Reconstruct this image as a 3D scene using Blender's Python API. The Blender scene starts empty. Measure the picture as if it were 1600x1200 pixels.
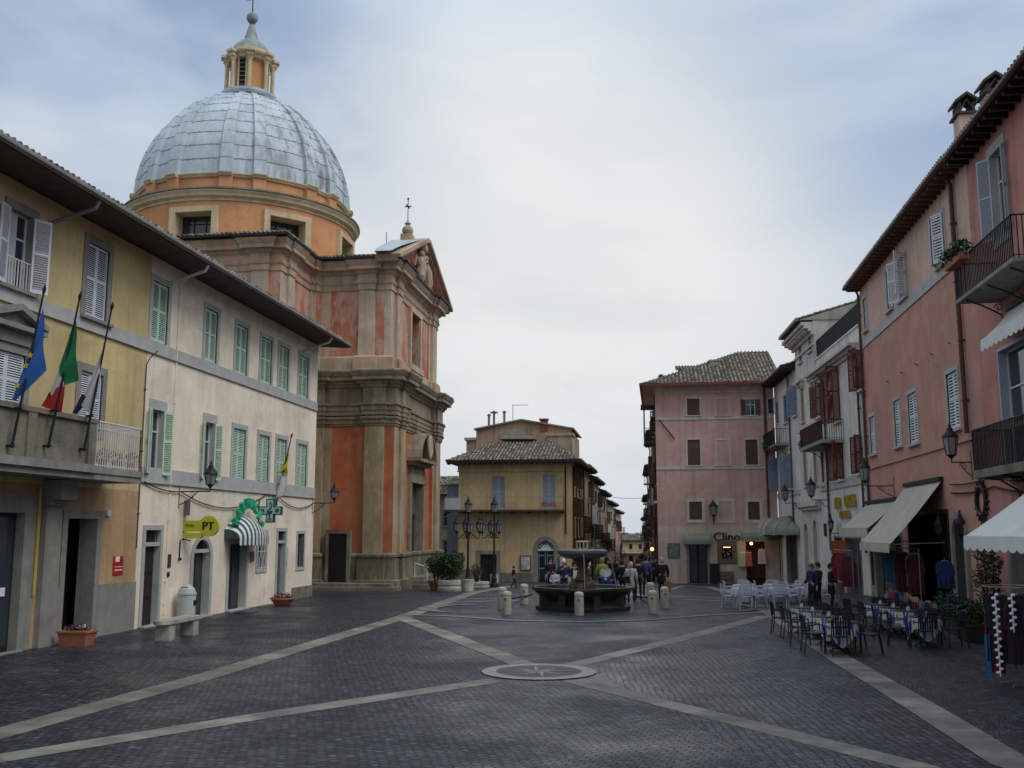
import bpy, bmesh, math, random
from mathutils import Vector, Matrix, noise as mnoise
random.seed(7)
R = math.radians
# ------------------------------------------------------------------ camera, sky, sun, exposure
scene = bpy.context.scene
FPX, CAMH, HOR = 1550.0, 2.9, 230.0
pitch = math.atan(HOR/FPX); yaw = math.atan(HOR/math.hypot(FPX, HOR))
cam = bpy.data.objects.new('camera', bpy.data.cameras.new('camera'))
scene.collection.objects.link(cam); scene.camera = cam
cam.data.sensor_width = 36; cam.data.lens = 36*FPX/1600; cam.data.clip_end = 30000; cam.data.clip_start = .1
cam.location = (0, 0, CAMH); cam.rotation_euler = (math.pi/2+pitch, 0, yaw)
scene.render.resolution_x = 1024; scene.render.resolution_y = 768
vs = scene.view_settings
vs.view_transform = 'Standard'; vs.look = 'None'; vs.gamma = 1; vs.exposure = 0.0
SUN_EL, SUN_AZ = R(52), R(112)      # azimuth measured from +Y towards +X
w = bpy.data.worlds.new("World"); scene.world = w; w.use_nodes = True
nt = w.node_tree; nt.nodes.clear()
def wn(t, **k):
    n = nt.nodes.new(t)
    for a, b in k.items(): setattr(n, a, b)
    return n
def wl(a, b): nt.links.new(a, b)
out = wn('ShaderNodeOutputWorld'); bg = wn('ShaderNodeBackground'); wl(bg.outputs[0], out.inputs[0])
sky = wn('ShaderNodeTexSky', sky_type='NISHITA', sun_disc=False, sun_elevation=SUN_EL, sun_rotation=SUN_AZ)
sky.air_density = 1.0; sky.dust_density = 2.0
tc = wn('ShaderNodeTexCoord'); sep = wn('ShaderNodeSeparateXYZ'); wl(tc.outputs['Generated'], sep.inputs[0])
def wmath(op, x, y=None, clamp=False):
    n = wn('ShaderNodeMath', operation=op); n.use_clamp = clamp
    for k, s_ in enumerate((x, y)):
        if s_ is None: continue
        if isinstance(s_, (int, float)): n.inputs[k].default_value = s_
        else: wl(s_, n.inputs[k])
    return n.outputs[0]
def wnoise(scale, det, rough, dist, loc, sc=(1, 1, 2.4)):
    mp = wn('ShaderNodeMapping'); mp.inputs['Scale'].default_value = sc; mp.inputs['Location'].default_value = loc; wl(tc.outputs['Generated'], mp.inputs[0])
    n = wn('ShaderNodeTexNoise'); n.inputs['Scale'].default_value = scale; n.inputs['Detail'].default_value = det; n.inputs['Roughness'].default_value = rough; n.inputs['Distortion'].default_value = dist; wl(mp.outputs[0], n.inputs[0]); return n.outputs[0]
def wmix(fac, c1, c2):
    n = wn('ShaderNodeMix', data_type='RGBA'); wl(fac, n.inputs[0])
    for k, c in ((6, c1), (7, c2)):
        if isinstance(c, tuple): n.inputs[k].default_value = (*c, 1)
        else: wl(c, n.inputs[k])
    return n.outputs[2]
def wrange(x, a_, b_, c_=0.0, d_=1.0):
    n = wn('ShaderNodeMapRange'); n.interpolation_type = 'SMOOTHSTEP'; wl(x, n.inputs[0])
    for k, v in enumerate((a_, b_, c_, d_)): n.inputs[k+1].default_value = v
    return n.outputs[0]
def lobe(v, lo, hi):      # soft region of the sky around a compass direction
    d = Vector(v).normalized(); n = wn('ShaderNodeVectorMath', operation='DOT_PRODUCT'); wl(tc.outputs['Generated'], n.inputs[0]); n.inputs[1].default_value = d
    return wrange(n.outputs['Value'], lo, hi)
n1 = wnoise(1.7, 6, .5, .3, (3.1, 1.7, .4)); n2 = wnoise(3.6, 8, .52, .5, (1.2, 4.7, 2.4), (1, 1, 3.2))
rp = wn('ShaderNodeValToRGB'); wl(sep.outputs['Z'], rp.inputs[0]); els = rp.color_ramp.elements
els[0].position = 0.0; els[0].color = (.53, .60, .68, 1); els[1].position = 1.0; els[1].color = (.74, .86, 1.0, 1)
for p_, c_ in ((.06, (.49, .57, .67, 1)), (.15, (.52, .595, .69, 1)), (.24, (.61, .67, .73, 1)), (.34, (.65, .725, .80, 1)), (.48, (.62, .735, .86, 1))): e = els.new(p_); e.color = c_
glow = wmath('MULTIPLY', lobe((-.10, 1, .28), .945, .998), wrange(n2, .25, .62, .55, 1.0))
c = wmix(wmath('MULTIPLY', glow, .85), rp.outputs[0], (.90, .90, .87))
thick = wmath('MULTIPLY', wrange(n1, .44, .62), wrange(sep.outputs['Z'], .15, .34))
c = wmix(wmath('MULTIPLY', thick, .26), c, (.46, .55, .66))
wisp = wrange(n2, .5, .66); c = wmix(wmath('MULTIPLY', wisp, .35), c, (.80, .83, .87))
skm = wn('ShaderNodeVectorMath', operation='MULTIPLY'); wl(sky.outputs[0], skm.inputs[0]); skm.inputs[1].default_value = (.115, .125, .14)
gapn = wrange(n1, .60, .34)
gap = wmath('ADD', wmath('MULTIPLY', lobe((.55, 1, .80), .86, .98), wrange(n1, .66, .40)), wmath('MULTIPLY', lobe((-.75, 1, .44), .90, .985), wrange(n1, .64, .42)), True)
c = wmix(wmath('MULTIPLY', gap, .72), c, skm.outputs[0])
wl(c, bg.inputs[0]); bg.inputs[1].default_value = 0.98
sun = bpy.data.objects.new('sun', bpy.data.lights.new('sun', 'SUN')); scene.collection.objects.link(sun)
sun.data.energy = 1.5; sun.data.angle = R(30); sun.data.color = (1, .975, .94)
sd = Vector((math.sin(SUN_AZ)*math.cos(SUN_EL), math.cos(SUN_AZ)*math.cos(SUN_EL), math.sin(SUN_EL)))
sun.rotation_euler = sd.to_track_quat('Z', 'Y').to_euler(); sun.location = (0, 0, 60)
# ------------------------------------------------------------------ measuring helpers (photo pixel of 1600x1200 -> point on a known plane)
_f = Vector((-math.sin(yaw)*math.cos(pitch), math.cos(yaw)*math.cos(pitch), math.sin(pitch)))
_r = Vector((math.cos(yaw), math.sin(yaw), 0)); _u = _r.cross(_f)
CAM = Vector((0, 0, CAMH))
def ray(px, py): return _f + _r*((px-800)/FPX) + _u*((600-py)/FPX)
def gz(y):
    if y < 47.5: return 0.0
    if y < 80: return -.03*(y-47.5)
    if y < 170: return -.975-.07*(y-80)
    return -7.275
def atY(px, py, y): d = ray(px, py); return CAM + d*(y/d.y)
def atX(px, py, x): d = ray(px, py); return CAM + d*(x/d.x)
def atZ(px, py, z): d = ray(px, py); return CAM + d*((z-CAMH)/d.z)
def G(px, py):
    p = atZ(px, py, 0)
    if p.y > 47.5 or p.y < 0:
        z = 0; y0 = 47.5
        for i in range(1, 400):
            y = 47.5+i*.3; q = atY(px, py, y)
            if q.z <= gz(y): return Vector((q.x, q.y, gz(y)))
    return p
# ------------------------------------------------------------------ materials
MATS = {}
def nodes(m):
    m.use_nodes = True; t = m.node_tree; return t, t.nodes['Principled BSDF']
def mat(name, col, rough=.75, var=.18, scale=1.2, bump=.15, bscale=18, stain=None, stain_amt=0, streak=0, metal=0, rnd=0, spec=.3, emit=0, streak_col=(.05, .05, .045), patch=0):
    """plain procedural surface: colour broken by two noises, optional second stain colour, vertical streaks, per-face variation"""
    if name in MATS: return MATS[name]
    m = bpy.data.materials.new(name); MATS[name] = m
    t, b = nodes(m); N = t.nodes; L = t.links
    b.inputs['Roughness'].default_value = rough; b.inputs['Metallic'].default_value = metal
    b.inputs['Specular IOR Level'].default_value = spec
    c = N.new('ShaderNodeTexCoord')
    a = N.new('ShaderNodeTexNoise'); a.inputs['Scale'].default_value = scale; a.inputs['Detail'].default_value = 6; a.inputs['Roughness'].default_value = .62
    L.new(c.outputs['Object'], a.inputs[0])
    r = N.new('ShaderNodeMapRange'); L.new(a.outputs[0], r.inputs[0]); r.inputs[1].default_value = .3; r.inputs[2].default_value = .7; r.inputs[3].default_value = 1-var; r.inputs[4].default_value = 1+var
    v = N.new('ShaderNodeVectorMath'); v.operation = 'SCALE'; v.inputs[0].default_value = col; L.new(r.outputs[0], v.inputs['Scale'])
    cur = v.outputs[0]
    def mixin(fac, colr):
        nonlocal cur
        x = N.new('ShaderNodeMix'); x.data_type = 'RGBA'; L.new(fac, x.inputs[0]); L.new(cur, x.inputs[6]); x.inputs[7].default_value = (*colr, 1); cur = x.outputs[2]
    if stain is not None:
        s = N.new('ShaderNodeTexNoise'); s.inputs['Scale'].default_value = scale*.6; s.inputs['Detail'].default_value = 8; s.inputs['Roughness'].default_value = .7
        mpn = N.new('ShaderNodeMapping'); mpn.inputs['Location'].default_value = (5.3, 9.1, 2.2); mpn.inputs['Scale'].default_value = (1, 1, .55); L.new(c.outputs['Object'], mpn.inputs[0]); L.new(mpn.outputs[0], s.inputs[0])
        q = N.new('ShaderNodeMapRange'); L.new(s.outputs[0], q.inputs[0]); q.inputs[1].default_value = .46; q.inputs[2].default_value = .62; q.inputs[3].default_value = 0; q.inputs[4].default_value = stain_amt
        mixin(q.outputs[0], stain)
    if patch:
        for loc_, mul_, lo_, sc_ in (((2, 8, 3), 1.13, .575, .9), ((9, 1, 6), .80, .60, 1.7)):
            s = N.new('ShaderNodeTexNoise'); s.inputs['Scale'].default_value = sc_; s.inputs['Detail'].default_value = 9; s.inputs['Roughness'].default_value = .6
            mpn = N.new('ShaderNodeMapping'); mpn.inputs['Location'].default_value = loc_; mpn.inputs['Scale'].default_value = (.8, .8, 1.1); L.new(c.outputs['Object'], mpn.inputs[0]); L.new(mpn.outputs[0], s.inputs[0])
            q = N.new('ShaderNodeMapRange'); L.new(s.outputs[0], q.inputs[0]); q.inputs[1].default_value = lo_; q.inputs[2].default_value = lo_+.03; q.inputs[3].default_value = 0; q.inputs[4].default_value = patch*1.6
            g_ = sum(col)/3; mixin(q.outputs[0], tuple(min(.85, (x*.85+g_*.15)*mul_) for x in col))
    if streak:
        s = N.new('ShaderNodeTexNoise'); s.inputs['Scale'].default_value = 1; s.inputs['Detail'].default_value = 5
        mpn = N.new('ShaderNodeMapping'); mpn.inputs['Scale'].default_value = (3.5, 3.5, .22); L.new(c.outputs['Object'], mpn.inputs[0]); L.new(mpn.outputs[0], s.inputs[0])
        q = N.new('ShaderNodeMapRange'); L.new(s.outputs[0], q.inputs[0]); q.inputs[1].default_value = .5; q.inputs[2].default_value = .78; q.inputs[3].default_value = 0; q.inputs[4].default_value = streak
        mixin(q.outputs[0], streak_col)
    if rnd:
        at = N.new('ShaderNodeAttribute'); at.attribute_name = 'rnd'
        q = N.new('ShaderNodeMapRange'); L.new(at.outputs['Fac'], q.inputs[0]); q.inputs[3].default_value = 1-rnd; q.inputs[4].default_value = 1+rnd
        x = N.new('ShaderNodeVectorMath'); x.operation = 'SCALE'; L.new(cur, x.inputs[0]); L.new(q.outputs[0], x.inputs['Scale']); cur = x.outputs[0]
    L.new(cur, b.inputs['Base Color'])
    if bump:
        s = N.new('ShaderNodeTexNoise'); s.inputs['Scale'].default_value = bscale; s.inputs['Detail'].default_value = 4; L.new(c.outputs['Object'], s.inputs[0])
        bp = N.new('ShaderNodeBump'); bp.inputs['Strength'].default_value = bump; bp.inputs['Distance'].default_value = .03; L.new(s.outputs[0], bp.inputs['Height']); L.new(bp.outputs[0], b.inputs['Normal'])
    if emit:
        b.inputs['Emission Color'].default_value = (*col, 1); b.inputs['Emission Strength'].default_value = emit
    return m
def plaster(name, col, **k):
    d = dict(rough=.9, var=.17, scale=.6, bump=.3, bscale=9, stain=tuple(x*.66 for x in col), stain_amt=.6, streak=.34, patch=.3); d.update(k); return mat(name, col, **d)
def glass_mat(name, col=(.03, .04, .05), rough=.08):
    return mat(name, col, rough=rough, var=.2, bump=0, spec=.6)
M_cream = plaster('cream_plaster', (.82, .71, .56), stain_amt=.3, streak=.16)
M_yellow = plaster('ochre_yellow_plaster', (.58, .45, .22), stain_amt=.4, streak=.25)
M_orange = plaster('orange_plaster', (.46, .30, .16))
M_souv = plaster('warm_yellow_plaster', (.64, .47, .25))
M_pink = plaster('pink_plaster', (.60, .36, .32), stain=(.52, .34, .25), stain_amt=.7, streak=.3)
M_pinkb = plaster('pale_pink_plaster', (.62, .47, .39))
M_salmon = plaster('salmon_plaster', (.51, .26, .205), stain=(.42, .25, .20), stain_amt=.8, streak=.2)
M_beige = plaster('beige_pink_plaster', (.62, .42, .34), stain=(.54, .38, .29), stain_amt=.6)
M_rose = plaster('rose_red_plaster', (.52, .24, .20))
M_white = plaster('white_plaster', (.66, .64, .60))
M_offwhite = plaster('offwhite_plaster', (.62, .60, .55), streak=.3)
M_pale = plaster('pale_grey_plaster', (.56, .54, .48))
M_grey = plaster('grey_stucco', (.38, .36, .31), streak=.4)
M_tan = plaster('tan_plaster', (.48, .37, .25), streak=.45)
M_brownp = plaster('brownish_plaster', (.40, .27, .18), streak=.5)
M_trim = mat('grey_peperino_stone', (.25, .24, .215), rough=.85, var=.2, scale=2, bump=.3, bscale=25, streak=.3)
M_trimL = mat('pale_grey_trim', (.42, .42, .40), rough=.85, var=.12, scale=2, bump=.2)
M_trimW = mat('white_trim', (.55, .51, .45), rough=.8, var=.1, scale=2, bump=.15, streak=.3)
M_stone = mat('weathered_dark_stone', (.16, .15, .115), rough=.9, var=.35, scale=1.5, bump=.5, bscale=14, stain=(.30, .27, .19), stain_amt=.6, streak=.45)
M_trav = mat('travertine', (.42, .39, .33), rough=.7, var=.22, scale=3, bump=.35, bscale=22, stain=(.2, .19, .16), stain_amt=.6)
M_fount = mat('wet_dark_stone', (.018, .017, .016), rough=.42, var=.45, scale=2.5, bump=.5, bscale=12, stain=(.055, .045, .035), stain_amt=.6, spec=.35)
M_shg = mat('green_shutter_paint', (.50, .67, .52), rough=.55, var=.08, bump=.05, rnd=.07)
M_shw = mat('white_shutter_paint', (.62, .65, .70), rough=.5, var=.06, bump=.05, rnd=.05)
M_shb = mat('blue_grey_shutter_paint', (.20, .28, .40), rough=.5, var=.1, bump=.05, rnd=.08)
M_shbr = mat('dark_brown_shutter_paint', (.10, .05, .035), rough=.5, var=.2, bump=.05, rnd=.1)
M_shr = mat('oxblood_shutter_paint', (.14, .03, .02), rough=.5, var=.15, bump=.05, rnd=.1)
M_sht = mat('tan_shutter_paint', (.42, .26, .15), rough=.6, var=.1, bump=.05)
M_shlb = mat('pale_blue_shutter_paint', (.36, .42, .50), rough=.6, var=.1, bump=.05)
M_wood = mat('dark_door_wood', (.030, .022, .016), rough=.45, var=.35, scale=4, bump=.2)
M_woodg = mat('dark_green_door', (.018, .026, .022), rough=.4, var=.25, scale=4, bump=.1)
M_soffit = mat('brown_soffit_boards', (.075, .062, .05), rough=.9, var=.3, scale=3, bump=.3)
M_gut = mat('grey_zinc', (.22, .20, .19), rough=.5, var=.2, metal=.4, bump=.05)
M_gutr = mat('red_brown_gutter', (.19, .045, .03), rough=.5, var=.2, bump=.05)
M_pipe = mat('brown_drainpipe', (.085, .04, .033), rough=.45, var=.2, bump=.05)
M_pipeL = mat('pale_drainpipe', (.45, .44, .40), rough=.5, var=.1, bump=.05)
M_tile = mat('clay_roof_tiles', (.27, .235, .185), rough=.95, var=.35, scale=3, bump=.4, stain=(.10, .095, .07), stain_amt=.7, rnd=.6)
M_tile2 = mat('dark_roof_underlay', (.07, .06, .05), rough=.95)
M_iron = mat('black_wrought_iron', (.016, .016, .018), rough=.55, var=.3, bump=.1)
M_ironr = mat('rusty_wrought_iron', (.06, .028, .02), rough=.6, var=.4, bump=.1)
M_whitem = mat('white_painted_metal', (.62, .62, .60), rough=.45, var=.1, bump=.03)
M_glass = glass_mat('dark_window_glass')
M_lamp = mat('milky_lantern_glass', (.24, .255, .255), rough=.15, var=.1, bump=0, spec=.5)
M_glassb = glass_mat('blue_tinted_glass', (.20, .42, .50), .25)
M_curt = mat('pale_curtain', (.45, .46, .47), rough=.8, var=.1, bump=0)
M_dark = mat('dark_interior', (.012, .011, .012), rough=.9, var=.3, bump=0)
M_terra = mat('terracotta', (.36, .13, .07), rough=.8, var=.2, bump=.1)
M_leaf = mat('green_leaves', (.028, .062, .016), rough=.6, var=.4, bump=0, rnd=.55)
M_leafd = mat('dark_green_leaves', (.022, .045, .018), rough=.6, var=.4, bump=0, rnd=.5)
M_redfl = mat('red_petals', (.45, .02, .02), rough=.6, var=.3, bump=0, rnd=.3)
M_purfl = mat('purple_petals', (.20, .05, .13), rough=.6, var=.4, bump=0, rnd=.5)
M_whifl = mat('white_petals', (.65, .58, .62), rough=.6, var=.2, bump=0)
M_awn = mat('greenish_grey_canvas', (.44, .42, .35), rough=.85, var=.1, scale=2, bump=.1, streak=.25)
M_awnw = mat('white_canvas', (.66, .68, .66), rough=.85, var=.08, bump=.1)
M_awng = mat('old_green_canvas', (.23, .25, .20), rough=.85, var=.15, bump=.1)
M_skin = mat('skin', (.48, .27, .19), rough=.55, var=.05, bump=0)
M_copper = mat('lead_sheet', (.40, .45, .50), rough=.42, var=.22, scale=1.1, bump=.25, bscale=4, rnd=.10, metal=.15, stain=(.52, .56, .60), stain_amt=.6)
M_seam = mat('dark_lead_seam', (.13, .14, .15), rough=.6, var=.4, bump=.2)
# ------------------------------------------------------------------ mesh builder
ROOT = {}
class MB:
    def __init__(s, M=None): s.v = []; s.f = []; s.m = []; s.c = []; s.M = M or Matrix()
    def add(s, vs, fs, m=0, c=None, M=None):
        T = s.M @ M if M is not None else s.M
        o = len(s.v); s.v += [T @ Vector(p) for p in vs]
        for f in fs: s.f.append([i+o for i in f]); s.m.append(m); s.c.append(.5 if c is None else c)
    def box(s, x0, x1, y0, y1, z0, z1, m=0, c=None, M=None):
        s.add([(x0, y0, z0), (x1, y0, z0), (x1, y1, z0), (x0, y1, z0), (x0, y0, z1), (x1, y0, z1), (x1, y1, z1), (x0, y1, z1)],
              [(0, 3, 2, 1), (4, 5, 6, 7), (0, 1, 5, 4), (1, 2, 6, 5), (2, 3, 7, 6), (3, 0, 4, 7)], m, c, M)
    def quad(s, a, b, c_, d, m=0, c=None): s.add([a, b, c_, d], [(0, 1, 2, 3)], m, c)
    def tube(s, pts, r, n=6, m=0, close=False, c=None, caps=True):
        pts = [Vector(p) for p in pts]; k = len(pts); vs = []; up = None
        rr = r if hasattr(r, '__len__') else [r]*k
        for i, p in enumerate(pts):
            if close: t = pts[(i+1) % k]-pts[i-1]
            else: t = pts[min(i+1, k-1)]-pts[max(i-1, 0)]
            if t.length < 1e-9: t = Vector((0, 0, 1))
            t.normalize()
            if up is None: up = t.orthogonal().normalized()
            else:
                up = up-t*up.dot(t)
                up = up.normalized() if up.length > 1e-6 else t.orthogonal().normalized()
            b = t.cross(up)
            for j in range(n):
                a = 2*math.pi*(j+.5)/n; vs.append(p+(up*math.cos(a)+b*math.sin(a))*rr[i])
        fs = []
        for i in range(k if close else k-1):
            for j in range(n):
                a = i*n+j; b_ = i*n+(j+1) % n; i2 = (i+1) % k
                fs.append((a, b_, i2*n+(j+1) % n, i2*n+j))
        if not close and caps: fs += [tuple(range(n))[::-1], tuple((k-1)*n+j for j in range(n))]
        s.add(vs, fs, m, c)
    def lathe(s, prof, c0=(0, 0, 0), n=20, m=0, a0=0, a1=None, c=None, sx=1, sy=1, M=None):
        full = a1 is None; a1 = a0+2*math.pi if full else a1; k = n if full else n+1; vs = []
        for (r, z) in prof:
            for j in range(k):
                a = a0+(a1-a0)*j/n; vs.append((c0[0]+r*sx*math.cos(a), c0[1]+r*sy*math.sin(a), c0[2]+z))
        fs = []
        for i in range(len(prof)-1):
            for j in range(n):
                j2 = (j+1) % k; fs.append((i*k+j, i*k+j2, (i+1)*k+j2, (i+1)*k+j))
        if full:
            if prof[0][0] > 1e-4: fs.append(tuple(range(k))[::-1])
            if prof[-1][0] > 1e-4: fs.append(tuple((len(prof)-1)*k+j for j in range(k)))
        s.add(vs, fs, m, c, M)
    def prism(s, poly, y0, y1, m=0, M=None, c=None):       # polygon in XZ pushed along Y
        n = len(poly); vs = [(x, y0, z) for x, z in poly]+[(x, y1, z) for x, z in poly]
        s.add(vs, [tuple(range(n)), tuple(range(n, 2*n))[::-1]]+[(i, i+n, (i+1) % n+n, (i+1) % n) for i in range(n)], m, c, M)
    def extr(s, poly, z0, z1, m=0, M=None):                # polygon in XY pushed up
        n = len(poly); vs = [(x, y, z0) for x, y in poly]+[(x, y, z1) for x, y in poly]
        s.add(vs, [tuple(range(n))[::-1], tuple(range(n, 2*n))]+[(i, (i+1) % n, (i+1) % n+n, i+n) for i in range(n)], m, None, M)
    def grid(s, rows, m=0, c=None):
        k = len(rows[0]); vs = [p for r_ in rows for p in r_]
        s.add(vs, [(i*k+j, i*k+j+1, (i+1)*k+j+1, (i+1)*k+j) for i in range(len(rows)-1) for j in range(k-1)], m, c)
    def sweep(s, path, prof, closed=False, m=0, caps=True, flip=False):
        """profile [(out, z)] carried along an XY path with mitred corners; out is to the right of travel"""
        P = [Vector((p[0], p[1])) for p in path]; n = len(P); offs = []
        for i in range(n):
            d1 = (P[i]-P[i-1]) if (i > 0 or closed) else (P[1]-P[0])
            d2 = (P[(i+1) % n]-P[i]) if (i < n-1 or closed) else (P[-1]-P[-2])
            d1 = d1.normalized(); d2 = d2.normalized()
            a = Vector((d1.y, -d1.x)); b = Vector((d2.y, -d2.x)); t = a+b
            if t.length < 1e-6: t = a
            t = t.normalized(); t = t/max(.3, t.dot(a)); offs.append(-t if flip else t)
        rows = [[(P[i].x+offs[i].x*o, P[i].y+offs[i].y*o, z) for (o, z) in prof] for i in range(n)]
        if closed: rows.append(rows[0])
        s.grid(rows, m)
        if caps and not closed:
            for r_ in (rows[0], rows[-1]): s.add(r_, [tuple(range(len(prof)))], m)
    def blob(s, c, r, n=8, m=0, k=5, sz=1, cc=None):
        s.lathe([(max(1e-5, r*math.sin(math.pi*i/k)), -r*sz*math.cos(math.pi*i/k)) for i in range(k+1)], c, n, m, c=cc)
    def build(s, name, mats, parent=None, loc=None, smooth=False, merge=False):
        base = Vector((0, 0, 0))
        if parent is not None: base = ROOT[parent.name]
        elif loc is not None: base = Vector(loc)
        me = bpy.data.meshes.new(name); me.from_pydata([tuple(v-base) for v in s.v], [], s.f)
        if not isinstance(mats, (list, tuple)): mats = [mats]
        for q in mats: me.materials.append(q)
        me.polygons.foreach_set('material_index', s.m)
        at = me.attributes.new('rnd', 'FLOAT', 'FACE'); at.data.foreach_set('value', s.c)
        bm = bmesh.new(); bm.from_mesh(me)
        if merge: bmesh.ops.remove_doubles(bm, verts=bm.verts, dist=1e-4)
        bmesh.ops.recalc_face_normals(bm, faces=bm.faces)
        if smooth:
            for f in bm.faces: f.smooth = True
            for e in bm.edges:
                if len(e.link_faces) == 2 and e.calc_face_angle(0) > R(38): e.smooth = False
        bm.to_mesh(me); bm.free()
        o = bpy.data.objects.new(name, me); scene.collection.objects.link(o)
        if parent is not None: o.parent = parent
        else: o.location = base
        ROOT[o.name] = base
        return o
def tag(o, label=None, cat=None, group=None, kind=None):
    if label: o['label'] = label
    if cat: o['category'] = cat
    if group: o['group'] = group
    if kind: o['kind'] = kind
    return o
def thing(name, label, cat, loc=(0, 0, 0), group=None):
    o = bpy.data.objects.new(name, None); scene.collection.objects.link(o); o.location = loc; o.empty_display_size = .3
    ROOT[o.name] = Vector(loc); return tag(o, label, cat, group)
def kids(o): return [c for c in bpy.data.objects if c.parent == o]
def copy_tree(o, parent=None):
    c = o.copy(); scene.collection.objects.link(c)
    if parent is not None: c.parent = parent
    for ch in kids(o): copy_tree(ch, c)
    return c
def place(o, loc, rz=0, sc=None):
    o.location = loc; o.rotation_euler = (0, 0, rz)
    if sc: o.scale = (sc, sc, sc)
    return o
def text_mesh(txt, size, depth=.03):
    cu = bpy.data.curves.new('t', 'FONT'); cu.body = txt; cu.size = size; cu.extrude = depth/2; cu.align_x = 'CENTER'; cu.align_y = 'CENTER'; cu.resolution_u = 2
    o = bpy.data.objects.new('t', cu); scene.collection.objects.link(o)
    me = bpy.data.meshes.new_from_object(o.evaluated_get(bpy.context.evaluated_depsgraph_get()))
    vs = [tuple(v.co) for v in me.vertices]; fs = [tuple(p.vertices) for p in me.polygons]
    bpy.data.objects.remove(o); bpy.data.curves.remove(cu); bpy.data.meshes.remove(me)
    return vs, fs
def add_text(mb, txt, x, z, size, y=-.02, m=0, depth=.03, sx=1, rot=0, bold=0):
    vs, fs = text_mesh(txt, size, depth)
    T = Matrix.Translation((x, y, z)) @ Matrix.Rotation(rot, 4, 'Y')
    mb.add([(a*sx, -c, b) for a, b, c in vs], fs, m, None, T)
    if bold: mb.add([(a*sx+bold, -c*.9, b) for a, b, c in vs], fs, m, None, T)
# facade frame: local x along the wall (left to right as seen), local y INTO the wall, z up
class Fr:
    def __init__(s, p0, p1):
        s.o = Vector((p0[0], p0[1], 0)); e = Vector((p1[0], p1[1], 0))-s.o; s.W = e.length; s.U = e.normalized(); s.I = Vector((0, 0, 1)).cross(s.U)
        s.M = Matrix(((s.U.x, s.I.x, 0, s.o.x), (s.U.y, s.I.y, 0, s.o.y), (0, 0, 1, 0), (0, 0, 0, 1)))
    def px(s, px, py, off=0):
        d = ray(px, py); o = s.o+s.I*off; t = (o-CAM).dot(s.I)/d.dot(s.I); p = CAM+d*t
        return (p-s.o).dot(s.U), p.z
    def w(s, x, y, z): return s.M @ Vector((x, y, z))
def rect(F, l, r, t, b, off=0):
    c = (l+r)/2
    return F.px(l, (t+b)/2, off)[0], F.px(r, (t+b)/2, off)[0], F.px(c, b, off)[1], F.px(c, t, off)[1]
def wall(mb, x0, x1, z0, z1, holes, dep=.3, m=0, arches=(), zones=()):
    xs = sorted({x0, x1, *[h[0] for h in holes], *[h[1] for h in holes]}); zs = sorted({z0, z1, *[h[2] for h in holes], *[h[3] for h in holes], *[z for z, _ in zones]})
    xs = [x for x in xs if x0 <= x <= x1]; zs = [z for z in zs if z0 <= z <= z1]
    for i in range(len(xs)-1):
        for j in range(len(zs)-1):
            cx = (xs[i]+xs[i+1])/2; cz = (zs[j]+zs[j+1])/2
            if any(h[0] < cx < h[1] and h[2] < cz < h[3] for h in holes): continue
            mi = m
            for z, k in zones:
                if cz > z: mi = k
            mb.quad((xs[i], 0, zs[j]), (xs[i+1], 0, zs[j]), (xs[i+1], 0, zs[j+1]), (xs[i], 0, zs[j+1]), mi)
    for a, b, c, d in holes:
        for q in (((a, 0, c), (a, dep, c), (a, dep, d), (a, 0, d)), ((b, 0, c), (b, 0, d), (b, dep, d), (b, dep, c)), ((a, 0, d), (a, dep, d), (b, dep, d), (b, 0, d)), ((a, 0, c), (b, 0, c), (b, dep, c), (a, dep, c))): mb.quad(*q, m)
def leaf(mb, w, h, sgn=1, pitch=.06, slats=True, m=0, M=None):
    t = .035; st = .055
    X = lambda a, b: (min(sgn*a, sgn*b), max(sgn*a, sgn*b))
    for a, b in ((0, st), (w-st, w)): x = X(a, b); mb.box(x[0], x[1], -t, 0, 0, h, m, M=M)
    rails = [(0, .09), (h*.52, h*.52+.06), (h-.07, h)] if h > .9 else [(0, .08), (h-.07, h)]
    for a, b in rails: x = X(st, w-st); mb.box(x[0], x[1], -t, 0, a, b, m, M=M)
    x = X(st, w-st)
    if slats:
        for k in range(len(rails)-1):
            z = rails[k][1]+.01
            while z < rails[k+1][0]-.02:
                c = random.random()
                mb.add([(x[0], -t, z), (x[1], -t, z), (x[1], -.004, z+pitch*.5), (x[0], -.004, z+pitch*.5), (x[0], -t, z+.012), (x[1], -t, z+.012), (x[1], -.004, z+pitch*.5+.012), (x[0], -.004, z+pitch*.5+.012)],
                       [(0, 3, 2, 1), (4, 5, 6, 7), (0, 1, 5, 4), (2, 3, 7, 6)], m, c, M)
                z += pitch
    else: mb.box(x[0], x[1], -t*.6, -t*.3, 0, h, m, M=M)
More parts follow.
